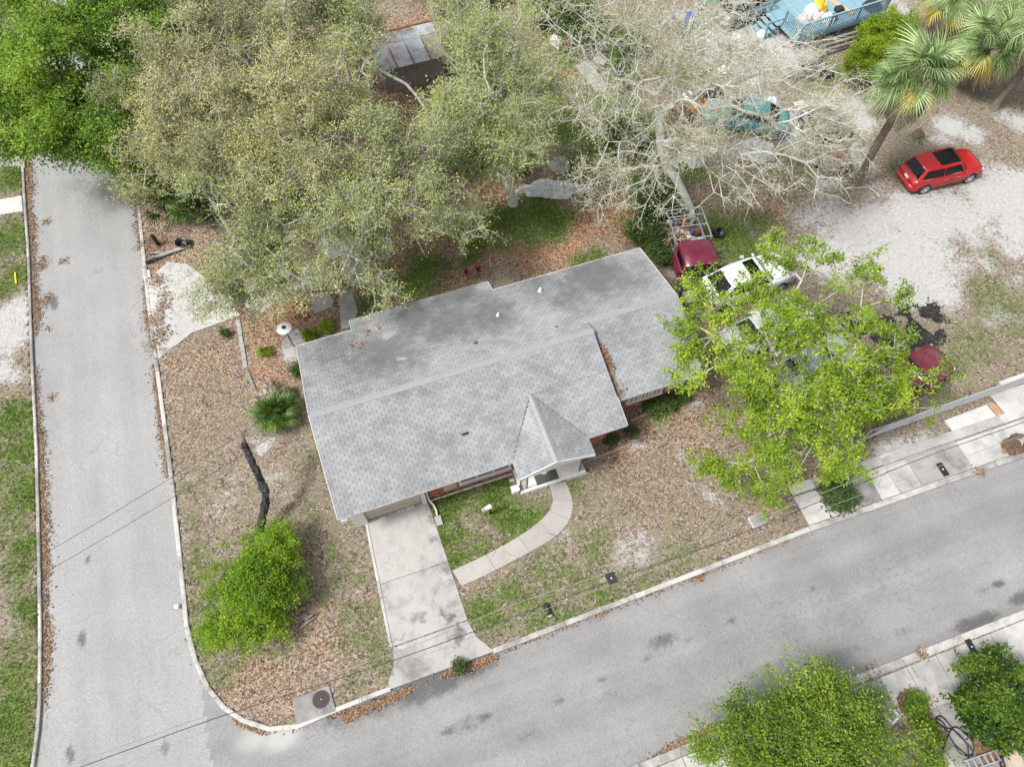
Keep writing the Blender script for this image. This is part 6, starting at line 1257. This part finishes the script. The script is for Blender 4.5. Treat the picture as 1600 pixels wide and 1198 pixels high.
t_ = thing('pipe', 'short black plastic pipe lying on the front lawn verge', 'pipe', tuple(at(856, 953) + (0, 0, .09)), heading(at(852, 943), at(860, 962))); MB().tube([(-.27, 0, 0), (.27, 0, 0)], .085, 14, None, True).build('tube', m_black, t_, True); MB().lathe([(.1, -.03), (.1, .03)], 14, T3(.25, 0, 0, 0, 0, R(90)), False).build('collar', m_greywood, t_)
b = at(1184, 812); t_ = thing('utility_vault', 'grey concrete utility box with a worn lid in the lawn near the lime tree', 'utility box', tuple(b), YAW + R(4)); MB().box((0, 0, .02), (.78, .52, .12)).build('frame', m_conc_w, t_, bevel=.04); MB().box((0, 0, .085), (.62, .38, .03)).build('lid', m_conc_g, t_, bevel=.01)
t_ = thing('manhole', 'stained concrete pad with a round brown manhole cover beside the corner kerb', 'manhole', tuple(at(491, 1100)), YAW)
q = [np.array(at(*p)) - at(491, 1100) for p in ((457, 1092), (514, 1070), (526, 1110), (463, 1132))]; c_, s_ = math.cos(-YAW), math.sin(-YAW); q = [(p[0]*c_ - p[1]*s_, p[0]*s_ + p[1]*c_) for p in q]
MB().prism(q, -.2, .035).build('pad', m_conc_g, t_, bevel=.015); x, y = (lambda p: (p[0]*c_ - p[1]*s_, p[0]*s_ + p[1]*c_))(at(502, 1092) - at(491, 1100))
m_mh = rough_mat('manhole_iron', (.04, .03, .028), (.07, .052, .048), 14, .8, .2)
MB().lathe([(.335, .03), (.335, .045), (.31, .045)], 32, T3(x, y), False).build('ring', m_iron, t_); mb = MB(); mb.lathe([(.31, .03), (.31, .043), (0, .043)], 32, T3(x, y)); 
for k in range(-3, 4):
    for j in range(-3, 4):
        if k*k + j*j < 12: mb.box((x + k * .085, y + j * .085, .046), (.05, .05, .006))
mb.build('cover', m_mh, t_); MB().lathe([(.02, .043), (.02, .052), (0, .052)], 8, T3(x + .01, y)).build('pick_hole', m_whiteplastic, t_)
# black street lamp at the left edge
b = at(16, 67); z = zcol(b, 47); t_ = thing('street_lamp', 'black street lamp on the verge at the top left edge', 'street lamp', tuple(b)); MB().tube([(0, 0, -.1), (0, 0, z)], .05, 8).build('pole', m_black, t_); MB().lathe([(.05, z), (.2, z + .05), (.22, z + .3), (.05, z + .45), (0, z + .46)], 10).build('lantern', m_black, t_); MB().box((.25, 0, z + .1), (.4, .08, .06)).build('bracket', m_black, t_)
# far house corner at the top left edge
t_ = thing('far_house', 'pale corner of a house at the top left edge behind the street trees', 'house', tuple(at(-70, 15)), YAW); MB().box((0, 0, 1.3), (3.2, 3.0, 2.6)).build('wall', m_white, t_); MB().box((0, 0, 2.7), (3.6, 3.4, .15)).build('roof', m_shingle, t_); MB().box((1.62, -.3, 1.3), (.06, .9, 1.2)).build('window', m_glass, t_)
o = MB().box((0, 0, .03), (.07, .75, .05)).build('stake', m_yellow, None); o.location = tuple(at(25, 435)); o.rotation_euler = (0, 0, R(22)); tag(o, 'yellow stick lying on the verge of the side street', 'stick')
# timbers and posts by the side street
for k, (p0, p1, r_, m, lb) in enumerate((((228, 408), (296, 384), .09, m_greywood, 'long grey log edging the plot beside the side street'), ((230, 396), (262, 395), .06, m_wood, 'short split log behind the long grey log'), ((228, 411), (252, 401), .08, m_char, 'dark rotten log end touching the kerb'))):
    o = MB().tube([at(*p0, .08), (at(*p0, .1) + at(*p1, .1)) / 2 + (0, 0, .03), at(*p1, .08)], [r_, r_ * 1.1, r_ * .85], 8).build('log', m, None, True); tag(o, lb, 'log')
o = MB().lathe([(.1, -.1), (.1, .75), (.08, .82), (0, .83)], 10).build('bollard', m_black, None); o.location = tuple(at(248, 383)); tag(o, 'stubby dark bollard in the leaf litter above the log edging', 'post')
o = MB().lathe([(.2, 0), (.3, .3), (.34, .32), (.3, .34), (.24, .1), (0, .1)], 18, None, False).build('plant_pot', m_black, None, True); o.location = tuple(at(287, 384)); tag(o, 'black plant pot half hidden below the oak branches by the log edging', 'plant pot')
r = random.Random(3); b = at(476, 968); t_ = thing('log_remnant', 'broken grey piece of rotten log on the corner lawn beside the bright shrub', 'log', tuple(b), .5)
for k in range(6): MB().tube([(r.uniform(-.4, 0), r.uniform(-.25, .25), .04), (r.uniform(0, .45), r.uniform(-.25, .25), .08 + r.uniform(0, .1))], [.05, .03], 6).build('wood_piece', m_wood, t_)
# chain link fence
fp = [at(1345, 688), at(1440, 655), at(1560, 612), at(1690, 567)]; fz = 1.1
t_ = thing('chain_link_fence', 'grey chain link fence running along the yard behind the pavement', 'fence', tuple(fp[0])); O_ = fp[0]; P0, P1 = fp[0], fp[-1]; Lf = np.linalg.norm(P1 - P0); fd = (P1 - P0) / Lf
n = int(Lf / 2.4)
for k in range(n + 1): MB().tube([fd * (Lf * k / n) + (0, 0, -.1), fd * (Lf * k / n) + (0, 0, fz + .06)], .032, 8).build('post', m_galv, t_)
MB().tube([fd * 0 + (0, 0, fz), fd * Lf + (0, 0, fz)], .024, 6).build('top_rail', m_galv, t_); MB().tube([fd * 0 + (0, 0, .06), fd * Lf + (0, 0, .06)], .01, 4).build('bottom_wire', m_steel, t_)
s = np.arange(0, Lf, .06); A, Bv = [], []
for sg in (1, -1):
    x0 = s; x1 = s + sg * (fz - .05); ok = (x1 > 0) & (x1 < Lf); A.append(fd[None] * x0[ok][:, None] + [0, 0, .05]); Bv.append(fd[None] * x1[ok][:, None] + [0, 0, fz])
A, Bv = np.concatenate(A), np.concatenate(Bv); V, Fq = frusta(A, Bv, np.full(len(A), .008), np.full(len(A), .008), 3); o = link('wire_mesh', np_mesh('wire_mesh', V, Fq), m_galv, t_); o['kind'] = 'stuff'
# lacy patch of scattered black flakes right of the lime tree
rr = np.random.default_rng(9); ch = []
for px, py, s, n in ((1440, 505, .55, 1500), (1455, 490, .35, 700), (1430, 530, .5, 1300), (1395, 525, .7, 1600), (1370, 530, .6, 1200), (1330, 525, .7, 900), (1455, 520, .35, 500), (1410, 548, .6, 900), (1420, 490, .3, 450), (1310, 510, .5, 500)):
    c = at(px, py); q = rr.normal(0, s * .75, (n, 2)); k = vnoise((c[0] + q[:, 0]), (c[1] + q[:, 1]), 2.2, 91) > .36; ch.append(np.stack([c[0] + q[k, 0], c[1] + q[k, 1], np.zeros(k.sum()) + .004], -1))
m_flakes = leaf_mat('black_flakes', (.012, .012, .013), (.025, .025, .027), (.06, .06, .062), 0, .9); tag(scatter_leaves('flakes', np.concatenate(ch), (.09, .2), m_flakes, 10, .015, .2), 'thin black flakes spread on the sand at the right of the lime green tree', 'flakes')
# storm drain at the right edge
b = at(1592, 692); t_ = thing('drain_pipe', 'open drain pipe end among dark leaves at the right edge of the pavement', 'pipe', tuple(b), .3); MB().tube([(-.1, 0, .1), (.8, .1, .1)], .14, 12, None, False).build('pipe', m_conc_w, t_, True); MB().lathe([(.16, .0), (.19, .02), (.16, .04)], 14, T3(-.1, 0, .1) @ Matrix.Rotation(R(90), 4, 'Y'), False).build('rim', m_conc_w, t_)
lump('leaf_heap', 'dark heap of rotting leaves around the drain pipe end', 'leaf heap', 1588, 694, .75, .45, .16, .4, rough_mat('rotting_leaves', (.05, .03, .02), (.2, .13, .09), 14, .95, .5), 31)

# ------------------------------------------------------------------ overhead wires
def wire(name, label, pts, r_, mat, grp='overhead wires'):
    P_ = [np.array(p) for p in pts]; o = MB().tube([tuple(p) for p in densify([tuple(q) for q in P_], 6)], r_, 5).build(name, mat, None); return tag(o, label, 'cable', grp)
m_wire = rough_mat('grey_cable', (.2, .2, .2), (.32, .32, .32), 5, .5, 0); m_wired = rough_mat('black_cable', (.03, .03, .03), (.07, .07, .07), 5, .6, 0)
wz = 7.0
def run(pl, z=wz):
    p = [at(a, b, z) for a, b in pl]; d0 = p[0] - p[1]; d1 = p[-1] - p[-2]; return [p[0] + d0 / np.linalg.norm(d0) * 14] + p + [p[-1] + d1 / np.linalg.norm(d1) * 14]
wire('power_line', 'upper thin overhead cable crossing the front lawn along the main street', run([(102, 1197), (400, 1090), (615, 1020), (800, 945), (960, 891), (1170, 815), (1422, 716), (1600, 653)]), .011, m_wire)
wire('power_line', 'thick dark overhead cable just below the upper one along the main street', run([(125, 1198), (312, 1130), (400, 1101), (615, 1031), (800, 964), (960, 905), (1190, 821), (1422, 723), (1600, 659)], 6.9), .013, m_wired)
wire('power_line', 'lowest faint overhead cable along the main street', run([(180, 1198), (400, 1112), (615, 1040), (800, 971), (1000, 897), (1200, 826), (1422, 745), (1600, 679)], 6.4), .008, m_wire)
ge = hw(X0 + .05, 5.3, zb(5.3) + .06); ge2 = hw(X0 + .05, YR + .1, ZR + .05)
def drop(q, e): q, e = np.array(q), np.array(e); return [q + (e - q) * k / 6 - np.array((0, 0, .25 * math.sin(math.pi * k / 6))) for k in range(7)]
wire('service_cable', 'upper service cable crossing the side street to the roof gable', drop(at(-160, 998, 7.5), ge), .009, m_wired)
wire('service_cable', 'lower service cable crossing the side street to the roof gable', drop(at(-160, 1025, 7.3), ge2), .009, m_wired)

# ------------------------------------------------------------------ back yard: deck, sheds, boards, junk
dz = 0.75
dk = [at(1222, 8, dz), at(1300, -20, dz), at(1372, 2, dz)]
c0, c1, c2 = at(1246, 62, dz), at(1384, 18, dz), at(1196, -22, dz)      # front left, front right, back left corners of the deck
ux = (c1 - c0); Lx = np.linalg.norm(ux[:2]); ux = ux / Lx; uy = np.array([-ux[1], ux[0], 0]); Ly = 6.2
t_ = thing('timber_deck', 'blue painted timber deck with railings and rubbish on it at the top edge', 'deck', (c0[0], c0[1], 0), math.atan2(ux[1], ux[0]))
nb = int(Ly / .145)
bdm = MB().box((0, 0, 0), (Lx, .138, .035)).mesh('board'); bdm.materials.append(m_bluepaint)
for k in range(nb):
    o = link('board', bdm, None, t_); o.location = (Lx/2, .08 + k * .145, dz - .02 + random.uniform(-.003, .003))
for x in (0.05, Lx / 2, Lx - .05):
    for y in (.1, Ly - .1): MB().box((x, y, (dz - .05)/2), (.12, .12, dz - .05)).build('deck_post', m_bluepaint, t_)
MB().box((Lx/2, -.0, dz - .16), (Lx, .05, .22)).build('rim_board', m_bluepaint, t_); MB().box((0, Ly/2, dz - .16), (.05, Ly - .06, .22)).build('rim_board', m_bluepaint, t_); MB().box((Lx, Ly/2, dz - .16), (.05, Ly - .06, .22)).build('rim_board', m_bluepaint, t_)
bal = MB().box((0, 0, 0), (.04, .04, .78)).mesh('baluster'); bal.materials.append(m_bluepaint)
def rail(a, b, n):
    a, b = np.array(a), np.array(b); L_ = np.linalg.norm(b - a); rz = math.atan2(b[1]-a[1], b[0]-a[0])
    for z, th in ((dz + .92, .06), (dz + .1, .05)):
        m_ = (a + b) / 2; MB().box((0, 0, 0), (L_, .11 if z > 1.5 else .05, th), T3(m_[0], m_[1], z, rz)).build('rail', m_bluepaint, t_)
    k = int(L_ / .15)
    for i in range(1, k): q = a + (b - a) * i / k; o = link('baluster', bal, None, t_); o.location = (q[0], q[1], dz + .5)
    for i in range(n + 1): q = a + (b - a) * i / n; MB().box((q[0], q[1], dz + .48), (.1, .1, .96)).build('railing_post', m_bluepaint, t_)
rail((.06, .03), (Lx - .06, .03), 3); rail((.03, .1), (.03, 1.6), 1); rail((.03, 3.0), (.03, Ly), 2); rail((Lx - .03, .1), (Lx - .03, Ly), 3)
for k in range(4): MB().box((-.18 - k * .28, 2.3, dz - .19 * (k + 1) + .1), (.28, 1.3, .05)).build('step', m_bluepaint, t_)
for y in (1.62, 2.98): MB().box((-.55, y, dz + .35), (1.2, .06, .08), T3(0, 0, 0)).build('stair_rail', m_bluepaint, t_); MB().box((-1.1, y, .55), (.08, .08, 1.1)).build('stair_post', m_bluepaint, t_)
def on_deck(px, py, h=0): return at(px, py, dz + h)
lump_ = lambda *a, **k: lump(*a, **k)
def deck_lump(name, label, cat, px, py, rx, ry, h, mat, seed): o = lump(name, label, cat, px, py, rx, ry, h, .3, mat, seed, 'rubbish on the blue deck', 18); p = on_deck(px, py); o.location = tuple(p); return o
deck_lump('yellow_cloth', 'yellow cloth heap on top of the pale rubbish on the blue deck', 'cloth', 1279, 14, .42, .45, .55, m_yellow, 41); deck_lump('white_bag', 'white bag beside the yellow cloth on the blue deck', 'bag', 1268, 20, .4, .5, .4, m_sheet, 42); deck_lump('white_bag', 'white bag nearest the front railing of the blue deck', 'bag', 1293, 34, .35, .4, .4, m_sheet, 43); deck_lump('cream_bundle', 'cream bundle at the left part of the blue deck', 'bundle', 1258, 30, .4, .35, .35, m_cream, 44); deck_lump('cream_bundle', 'cream bundle in the middle of the rubbish on the blue deck', 'bundle', 1280, 28, .45, .3, .3, m_cream, 45); deck_lump('dark_bag', 'dark bag beside the white bag by the deck railing', 'bag', 1302, 31, .22, .22, .3, m_black, 46)
o = MB().box((0, 0, .04), (.3, 2.2, .06)).build('plank', m_timber, None); o.location = tuple(on_deck(1311, 10)); o.rotation_euler = (0, 0, R(38)); tag(o, 'bare timber plank lying on the blue deck', 'plank')
o = MB().box((0, 0, .14), (.5, .42, .28)).build('black_box', m_black, None, bevel=.03); o.location = tuple(on_deck(1310, 18)); o.rotation_euler = (0, 0, .3); tag(o, 'small black box beside the timber plank on the blue deck', 'box')
deck_lump('black_heap', 'black heap of cloth in the right corner of the blue deck', 'cloth', 1362, 12, .55, .6, .4, m_black, 47)
# rusted shed and its roof panels
q0, q1 = at(600, 105, 1.9), at(680, 85, 1.9); a_ = heading(q0, q1); t_ = thing('shed', 'low shed with weathered grey metal roof panels and rusty edges under the oaks', 'shed', (q0[0], q0[1], 0), a_)
MB().box((1.7, 1.5, .9), (3.6, 2.8, 1.8)).build('wall', m_wood, t_)
m_panel = rough_mat('weathered_roof_panel', (.28, .33, .36), (.46, .5, .52), 2.2, .7, .15, dirt=(.14, .085, .06), dirt_amt=.5); pr_ = random.Random(2)
for i in range(4):
    for j in range(3):
        mm = m_panel if (i < 3 or j == 2) else m_wood; MB().box((0, 0, 0), (.98, 1.02, .03), T3(.2 + i * 1.0, .2 + j * 1.03, 1.86 + j * .05 + pr_.uniform(0, .03), pr_.uniform(-.03, .03), .05)).build('roof_panel', mm, t_)
for i in range(1, 4): MB().box((-.3 + i * 1.0, 1.2, 1.93), (.07, 3.1, .04), T3(0, 0, 0)).build('roof_batten', m_rust, t_)
MB().box((1.7, 2.75, 2.05), (4.1, .12, .06)).build('ridge_strip', m_rust, t_)
for k, (px, py) in enumerate(((712, 110), (704, 96), (720, 84))):
    o = MB().box((0, 0, .05), (1.0, .5, .08)).build('wood_step', m_greywood, None, bevel=.02); o.location = tuple(at(px, py, .1 + .12 * k)); o.rotation_euler = (0, 0, YAW); tag(o, 'grey timber step right of the shed, %s of three' % ('lowest', 'middle', 'topmost')[k], 'step', 'timber steps by the shed')
def tyre(label, px, py, tilt=0):
    o = MB().lathe([(.2, .02), (.3, 0), (.34, .06), (.34, .14), (.3, .2), (.2, .18), (.18, .1), (.2, .02)], 22, None, False).build('tyre', m_rubber, None, True); o.location = tuple(at(px, py)); o.rotation_euler = (tilt, 0, 0); return tag(o, label, 'tyre', 'old tyres by the shed')
tyre('old black tyre lying on the dirt below the shed roof, nearer the wall', 622, 112); tyre('old black tyre lying on the dirt farther from the shed', 614, 132)
for k, (p0, p1, z1, lb) in enumerate((((665, 108), (682, 140), .5, 'weathered board leaning in the dirt right of the tyres'), ((672, 106), (678, 136), .2, 'second grey board beside the leaning board near the tyres'))):
    a, b = at(*p0), at(*p1); o = MB().box((0, 0, 0), (float(np.linalg.norm(b-a)), .16, .04)).build('board', m_greywood, None); m_ = (a+b)/2; o.location = (m_[0], m_[1], .15 + z1/3); o.rotation_euler = (0, -.15, heading(a, b)); tag(o, lb, 'board')
# house corner at the top edge
b = at(745, 30); t_ = thing('neighbour_house', 'neighbouring house with a pale blue gable end and red brown roof at the top edge', 'house', tuple(b), YAW)
m_pblue = rough_mat('pale_blue_siding', (.38, .44, .48), (.48, .54, .57), 3, .7, .05); m_rroof = rough_mat('red_brown_roof', (.09, .05, .045), (.17, .1, .09), 6, .9, .3)
MB().box((.2, 3, 1.2), (1.6, 5.2, 2.4)).build('wall', m_pblue, t_); MB().box((-1.6, 3.2, 1.1), (2.0, 5.2, 2.2)).build('side_wall', m_wood, t_); MB().prism([(-2.8, .3), (-.65, .3), (-.65, 6), (-2.8, 6)], 2.25, [2.35, 2.7, 2.7, 2.35]).build('roof', m_rroof, t_)
f = MB().box((.55, .38, 1.55), (.62, .06, .9)).build('window', m_white, t_); MB().box((.55, .34, 1.55), (.5, .02, .76)).build('pane', m_glass, f); MB().box((2.6, 3.2, 1.2), (1.5, 5, 2.3)).build('shed_wing', m_rroof, t_)
# fence of upright grey boards, brush pile of poles
p0, p1 = at(1238, 135), at(1272, 124); t_ = thing('board_fence', 'short grey fence of upright weathered boards under the arching bare branch', 'fence', tuple(p0), heading(p0, p1)); L_ = float(np.linalg.norm(p1 - p0)) + .1
n = int(L_ / .13)
for k in range(n): MB().box((k * .13 + .06, random.uniform(-.01, .01), .85), (.115, .025, 1.7 + random.uniform(-.12, .1))).build('fence_board', m_greywood, t_)
for z in (.4, 1.3): MB().box((L_/2, .04, z), (L_, .04, .09)).build('fence_rail', m_greywood, t_)
for k in range(9):
    y = 84 - k * 2.0; a, b = at(1290 - k * 2, y, .15 + .1 * (k % 3)), at(1350 - k, y - 19, .15 + .12 * (k % 3)); o = MB().tube([a, (a+b)/2, b], .05 + .01 * (k % 3), 6).build('pole', m_wood if k % 3 else m_greywood, None); tag(o, 'weathered pole of the stack below the deck, %s from the deck side' % ('ninth', 'eighth', 'seventh', 'sixth', 'fifth', 'fourth', 'third', 'second', 'first')[k], 'pole', 'stack of poles below the blue deck')
# long boards under the bare oak
for k, (p0, p1, w_, lb) in enumerate((((908, 104), (942, 146), .9, 'long weathered grey panel lying under the bare oak'), ((925, 62), (942, 84), .8, 'small pale panel lying above the long grey one'), ((930, 96), (945, 104), .5, 'third and smallest grey panel beside the fan palm'))):
    a, b = at(*p0), at(*p1); o = thing('pallet', lb, 'panel', tuple((a + b)/2 + (0, 0, .22)), heading(a, b)); L_ = float(np.linalg.norm(b - a)); n = 5
    for i in range(n): MB().box((0, -w_/2 + w_ * (i + .5)/n, random.uniform(-.01, .01)), (L_ + random.uniform(-.1, .1), w_/n - .015, .03)).build('plank', m_greywood, o)
    MB().box((0, 0, -.08), (.1, w_, .12)).build('batten', m_wood, o)
# small machines and bins
b = at(884, 78); t_ = thing('lawn_mower', 'red lawn mower with a grey handle in the undergrowth at the top', 'lawn mower', tuple(b), R(130)); MB().box((0, 0, .28), (.6, .5, .16)).build('deck', m_black, t_, bevel=.05); MB().lathe([(.17, .34), (.19, .45), (.13, .54), (0, .56)], 14).build('engine_cover', m_redplastic, t_, True)
for x in (-.26, .26):
    for y in (-.28, .28): MB().lathe([(.02, -.03), (.12, -.03), (.12, .03), (.02, .03)], 14, T3(x, y, .13, 0, R(90)), False).build('wheel', m_rubber, t_)
MB().tube([(.25, -.2, .35), (.9, -.2, .9), (.9, .2, .9), (.25, .2, .35)], .018, 6).build('handle', m_alu, t_)
b = at(870, 72); o = MB().box((0, 0, .3), (.5, .9, .5)).build('cool_box', m_whiteplastic, None, bevel=.04); o.location = tuple(b); o.rotation_euler = (0, 0, .7); tag(o, 'pale box with a long white edge beside the red lawn mower', 'box')
b = at(1075, 42); t_ = thing('barrel', 'blue plastic barrel standing under the bare oak near the top', 'barrel', tuple(b)); MB().lathe([(.27, 0), (.3, .1), (.3, .4), (.31, .43), (.3, .46), (.3, .78), (.27, .88), (.25, .88), (.24, .85), (0, .85)], 20).build('drum', m_blue, t_, True); MB().lathe([(.05, .85), (.05, .9), (0, .9)], 10, T3(.12, 0, 0)).build('bung', m_black, t_)
o = lump('black_bag', 'dark bag lying below the blue barrel', 'bag', 1072, 55, .35, .3, .3, .2, m_black, 51); b = at(1106, 6); lump('green_tarp', 'small teal green tarpaulin at the top edge left of the grey car', 'tarpaulin', 1108, 4, .5, .4, .4, .2, m_teal, 52)
for k, (px, py, lb) in enumerate(((1088, 172, 'orange crate under the bare oak, left of two'), (1098, 166, 'orange crate under the bare oak, right of two'))):
    o = thing('crate', lb, 'crate', tuple(at(px, py)), .4 + k * .3, 'orange crates'); MB().box((0, 0, .03), (.42, .3, .03)).build('base', m_orange, o)
    for x, y, a, b in ((.2, 0, .03, .3), (-.2, 0, .03, .3), (0, .14, .36, .03), (0, -.14, .36, .03)): MB().box((x, y, .16), (a, b, .24)).build('side', m_orange, o)
lump('rubbish_heap', 'dark heap of scrap with rusty orange bits in the middle under the bare oak', 'scrap heap', 1055, 185, 1.1, .7, .4, .2, rough_mat('mixed_scrap', (.03, .03, .03), (.16, .1, .07), 12, .9, .5, dirt=(.35, .12, .04), dirt_amt=.4), 53); lump('rubbish_heap', 'dark scrap pile beside the long grey panel under the bare oak', 'scrap heap', 925, 85, .9, .5, .4, .4, rough_mat('dark_scrap', (.03, .03, .03), (.16, .15, .14), 12, .9, .5), 54)
lump('scrap_bag', 'dark scrap pile near the fork of the bare oak, next to the teal car', 'scrap heap', 1110, 150, .8, .5, .4, .2, rough_mat('dark_scrap_cloth', (.02, .02, .02), (.12, .12, .13), 12, .9, .5), 55); lump('tree_stump', 'grey rotten stump at the edge of the back lawn', 'stump', 875, 262, .55, .5, .5, .2, m_whitebark, 56)
lump('black_stump', 'dark cut palm stump standing on the sand above the red car', 'stump', 1433, 212, .32, .3, .35, .2, m_palmbark, 57); lump('dark_bag', 'dark tangle on the ground below the grey fence boards', 'bag', 1290, 118, .45, .3, .3, .2, m_black, 58); lump('dark_heap', 'dark tyre and bag heap beside the deck steps', 'scrap heap', 1185, 28, .8, .6, .5, .3, m_black, 59)
b = at(735, 100); lump('brush_pile', 'grey pile of bare brushwood beside the shed', 'brushwood', 735, 70, 1.0, .8, .5, .2, m_whitebark, 60)
rj = random.Random(12)
wl = ['left of the deck steps', 'close to the deck steps', 'near the grey fence boards', 'beside the rusty stripped car', 'by the teal car', 'near the blue barrel', 'under the highest limb of the bare oak', 'beside the orange crates']
for k, (px, py) in enumerate(((1150, 60), (1190, 55), (1225, 115), (1250, 165), (1205, 160), (1095, 75), (1130, 110), (1075, 150))):
    n_, mt, col_ = (('cardboard_sheet', m_cream, 'pale cardboard sheet'), ('white_bag', m_sheet, 'white plastic bag'), ('broken_board', m_greywood, 'broken grey board'))[k % 3]
    if n_ == 'white_bag': lump(n_, '%s lying on the sand %s' % (col_, wl[k]), 'bag', px, py, .35, .3, .25, rj.random() * 3, mt, 70 + k, 'litter in the back yard', 16)
    else: o = MB().box((0, 0, .06), (1.0 if n_ == 'broken_board' else .7, .2 if n_ == 'broken_board' else .55, .03)).build(n_, mt, None); o.location = tuple(at(px, py)); o.rotation_euler = (.06, .04, rj.random() * 3); tag(o, '%s lying on the sand %s' % (col_, wl[k]), 'board' if n_ == 'broken_board' else 'cardboard', 'litter in the back yard')
lump('white_litter', 'small white scrap on the grass above the white estate car', 'litter', 1159, 402, .12, .1, .08, 0, m_sheet, 81, None, 10); lump('white_litter', 'scrap of white paper in the side street beside the kerb', 'litter', 276, 947, .12, .09, .05, 0, m_sheet, 82, None, 10)
b = at(1078, 472); o = MB().box((0, 0, .3), (.8, .7, .6)).build('brown_box', m_wood, None, bevel=.03); o.location = tuple(b); o.rotation_euler = (0, 0, YAW); tag(o, 'brown wooden box between the gable end and the white estate car', 'box')
b = at(1128, 363); o = MB().lathe([(.2, 0), (.26, .1), (.27, .5), (.24, .52), (.22, .1), (0, .08)], 16, None, False).build('bucket', m_black, None, True); o.location = tuple(at(1117, 365)); o.rotation_euler = (.5, .3, 0); tag(o, 'black bucket tipped over in the grass right of the pickup bed', 'bucket')

# ------------------------------------------------------------------ across the main street
rc_ = np.random.default_rng(21); c = at(1508, 1145, .05); cp = []
ctrl = [(1466, 1205), (1475, 1165), (1492, 1135), (1520, 1160), (1515, 1180), (1490, 1160), (1475, 1130), (1461, 1122), (1466, 1133), (1490, 1140), (1512, 1162), (1520, 1178), (1500, 1176), (1478, 1140), (1462, 1124), (1472, 1119), (1492, 1142), (1512, 1166), (1512, 1205)]
cp = [tuple(at(a, b, .05 + .018 * (k % 4))) for k, (a, b) in enumerate(ctrl)]
o = MB().tube(densify(cp, 7), .026, 6).build('hose', m_black, None, True); tag(o, 'coiled black cable lying on the driveway across the main street', 'cable')
a, b = at(1510, 1194), at(1560, 1177); t_ = thing('ladder', 'pale aluminium ladder lying at the bottom right edge over the black cable', 'ladder', tuple((a+b)/2 + (0, 0, .22)), heading(a, b)); L_ = float(np.linalg.norm(b - a)) + .3
for s in (-1, 1): MB().box((0, s * .16, 0), (L_, .04, .09)).build('stile', m_alu, t_)
for k in range(7): MB().box((-L_/2 + L_ * (k + .5)/7, 0, 0), (.07, .29, .05)).build('rung', m_alu, t_)
b = at(1392, 1118); t_ = thing('valve_box', 'small white square frame box in the garden under the leafy tree', 'utility box', tuple(b), YAW + .3)
for x, y, p, q in ((.19, 0, .07, .42), (-.19, 0, .07, .42), (0, .17, .31, .07), (0, -.17, .31, .07)): MB().box((x, y, .06), (p, q, .16)).build('rim', m_whiteplastic, t_)
MB().box((0, 0, .0), (.32, .28, .06)).build('lid', m_conc_g, t_)
b = at(1386, 1128); o = MB().box((0, 0, .03), (.3, .4, .06)).build('paver', m_walk, None, bevel=.015); o.location = tuple(b); o.rotation_euler = (0, 0, .6); tag(o, 'small pale paver beside the white square frame box', 'paver')
b = at(1568, 1200, .0); t_ = thing('flatbed_trailer', 'tan boarded trailer corner with a blue grey panel at the bottom right edge', 'trailer', tuple(at(1592, 1185)), YAW - R(20)); MB().box((0, 0, .55), (1.7, 1.6, .1)).build('bed', m_tan, t_); MB().box((.25, -.35, .62), (1.0, .9, .05)).build('panel', rough_mat('blue_grey_panel', (.09, .12, .15), (.14, .17, .2), 3, .5, .05), t_, bevel=.02)
for s in (-1, 1): MB().box((s * .86, 0, .66), (.06, 1.6, .2)).build('side_rail', m_rust if s > 0 else m_tan, t_); MB().lathe([(.1, -.08), (.26, -.08), (.26, .08), (.1, .08)], 16, T3(s * .7, -.2, .26, R(90), R(90)), False).build('wheel', m_rubber, t_)
lump('planting_bed', 'heap of dark bark mulch along the garden edge across the main street', 'mulch', 1435, 1120, .45, 1.1, .1, R(28), rough_mat('dark_mulch', (.07, .04, .03), (.22, .13, .09), 14, .95, .5), 83, None, 24); lump('planting_bed', 'heap of brown mulch beside the ladder at the bottom right', 'mulch', 1545, 1168, .6, .5, .08, 0, rough_mat('brown_mulch', (.1, .055, .035), (.27, .16, .1), 14, .95, .5), 84, None, 20)
for k, (px, py) in enumerate(((1445, 1145), (1425, 1100))):
    b = at(px, py); shrub('garden_weed', ('green weed in the dark mulch nearer the driveway', 'green weed in the dark mulch nearer the pavement')[k], b, [(b + (0, 0, .25), (.4, .4, .22), 1)], 60, lf_low, 9, .07, (.06, .11), 190 + k, cat='plant', group='garden weeds', tw=2, twl=(.08, .2))
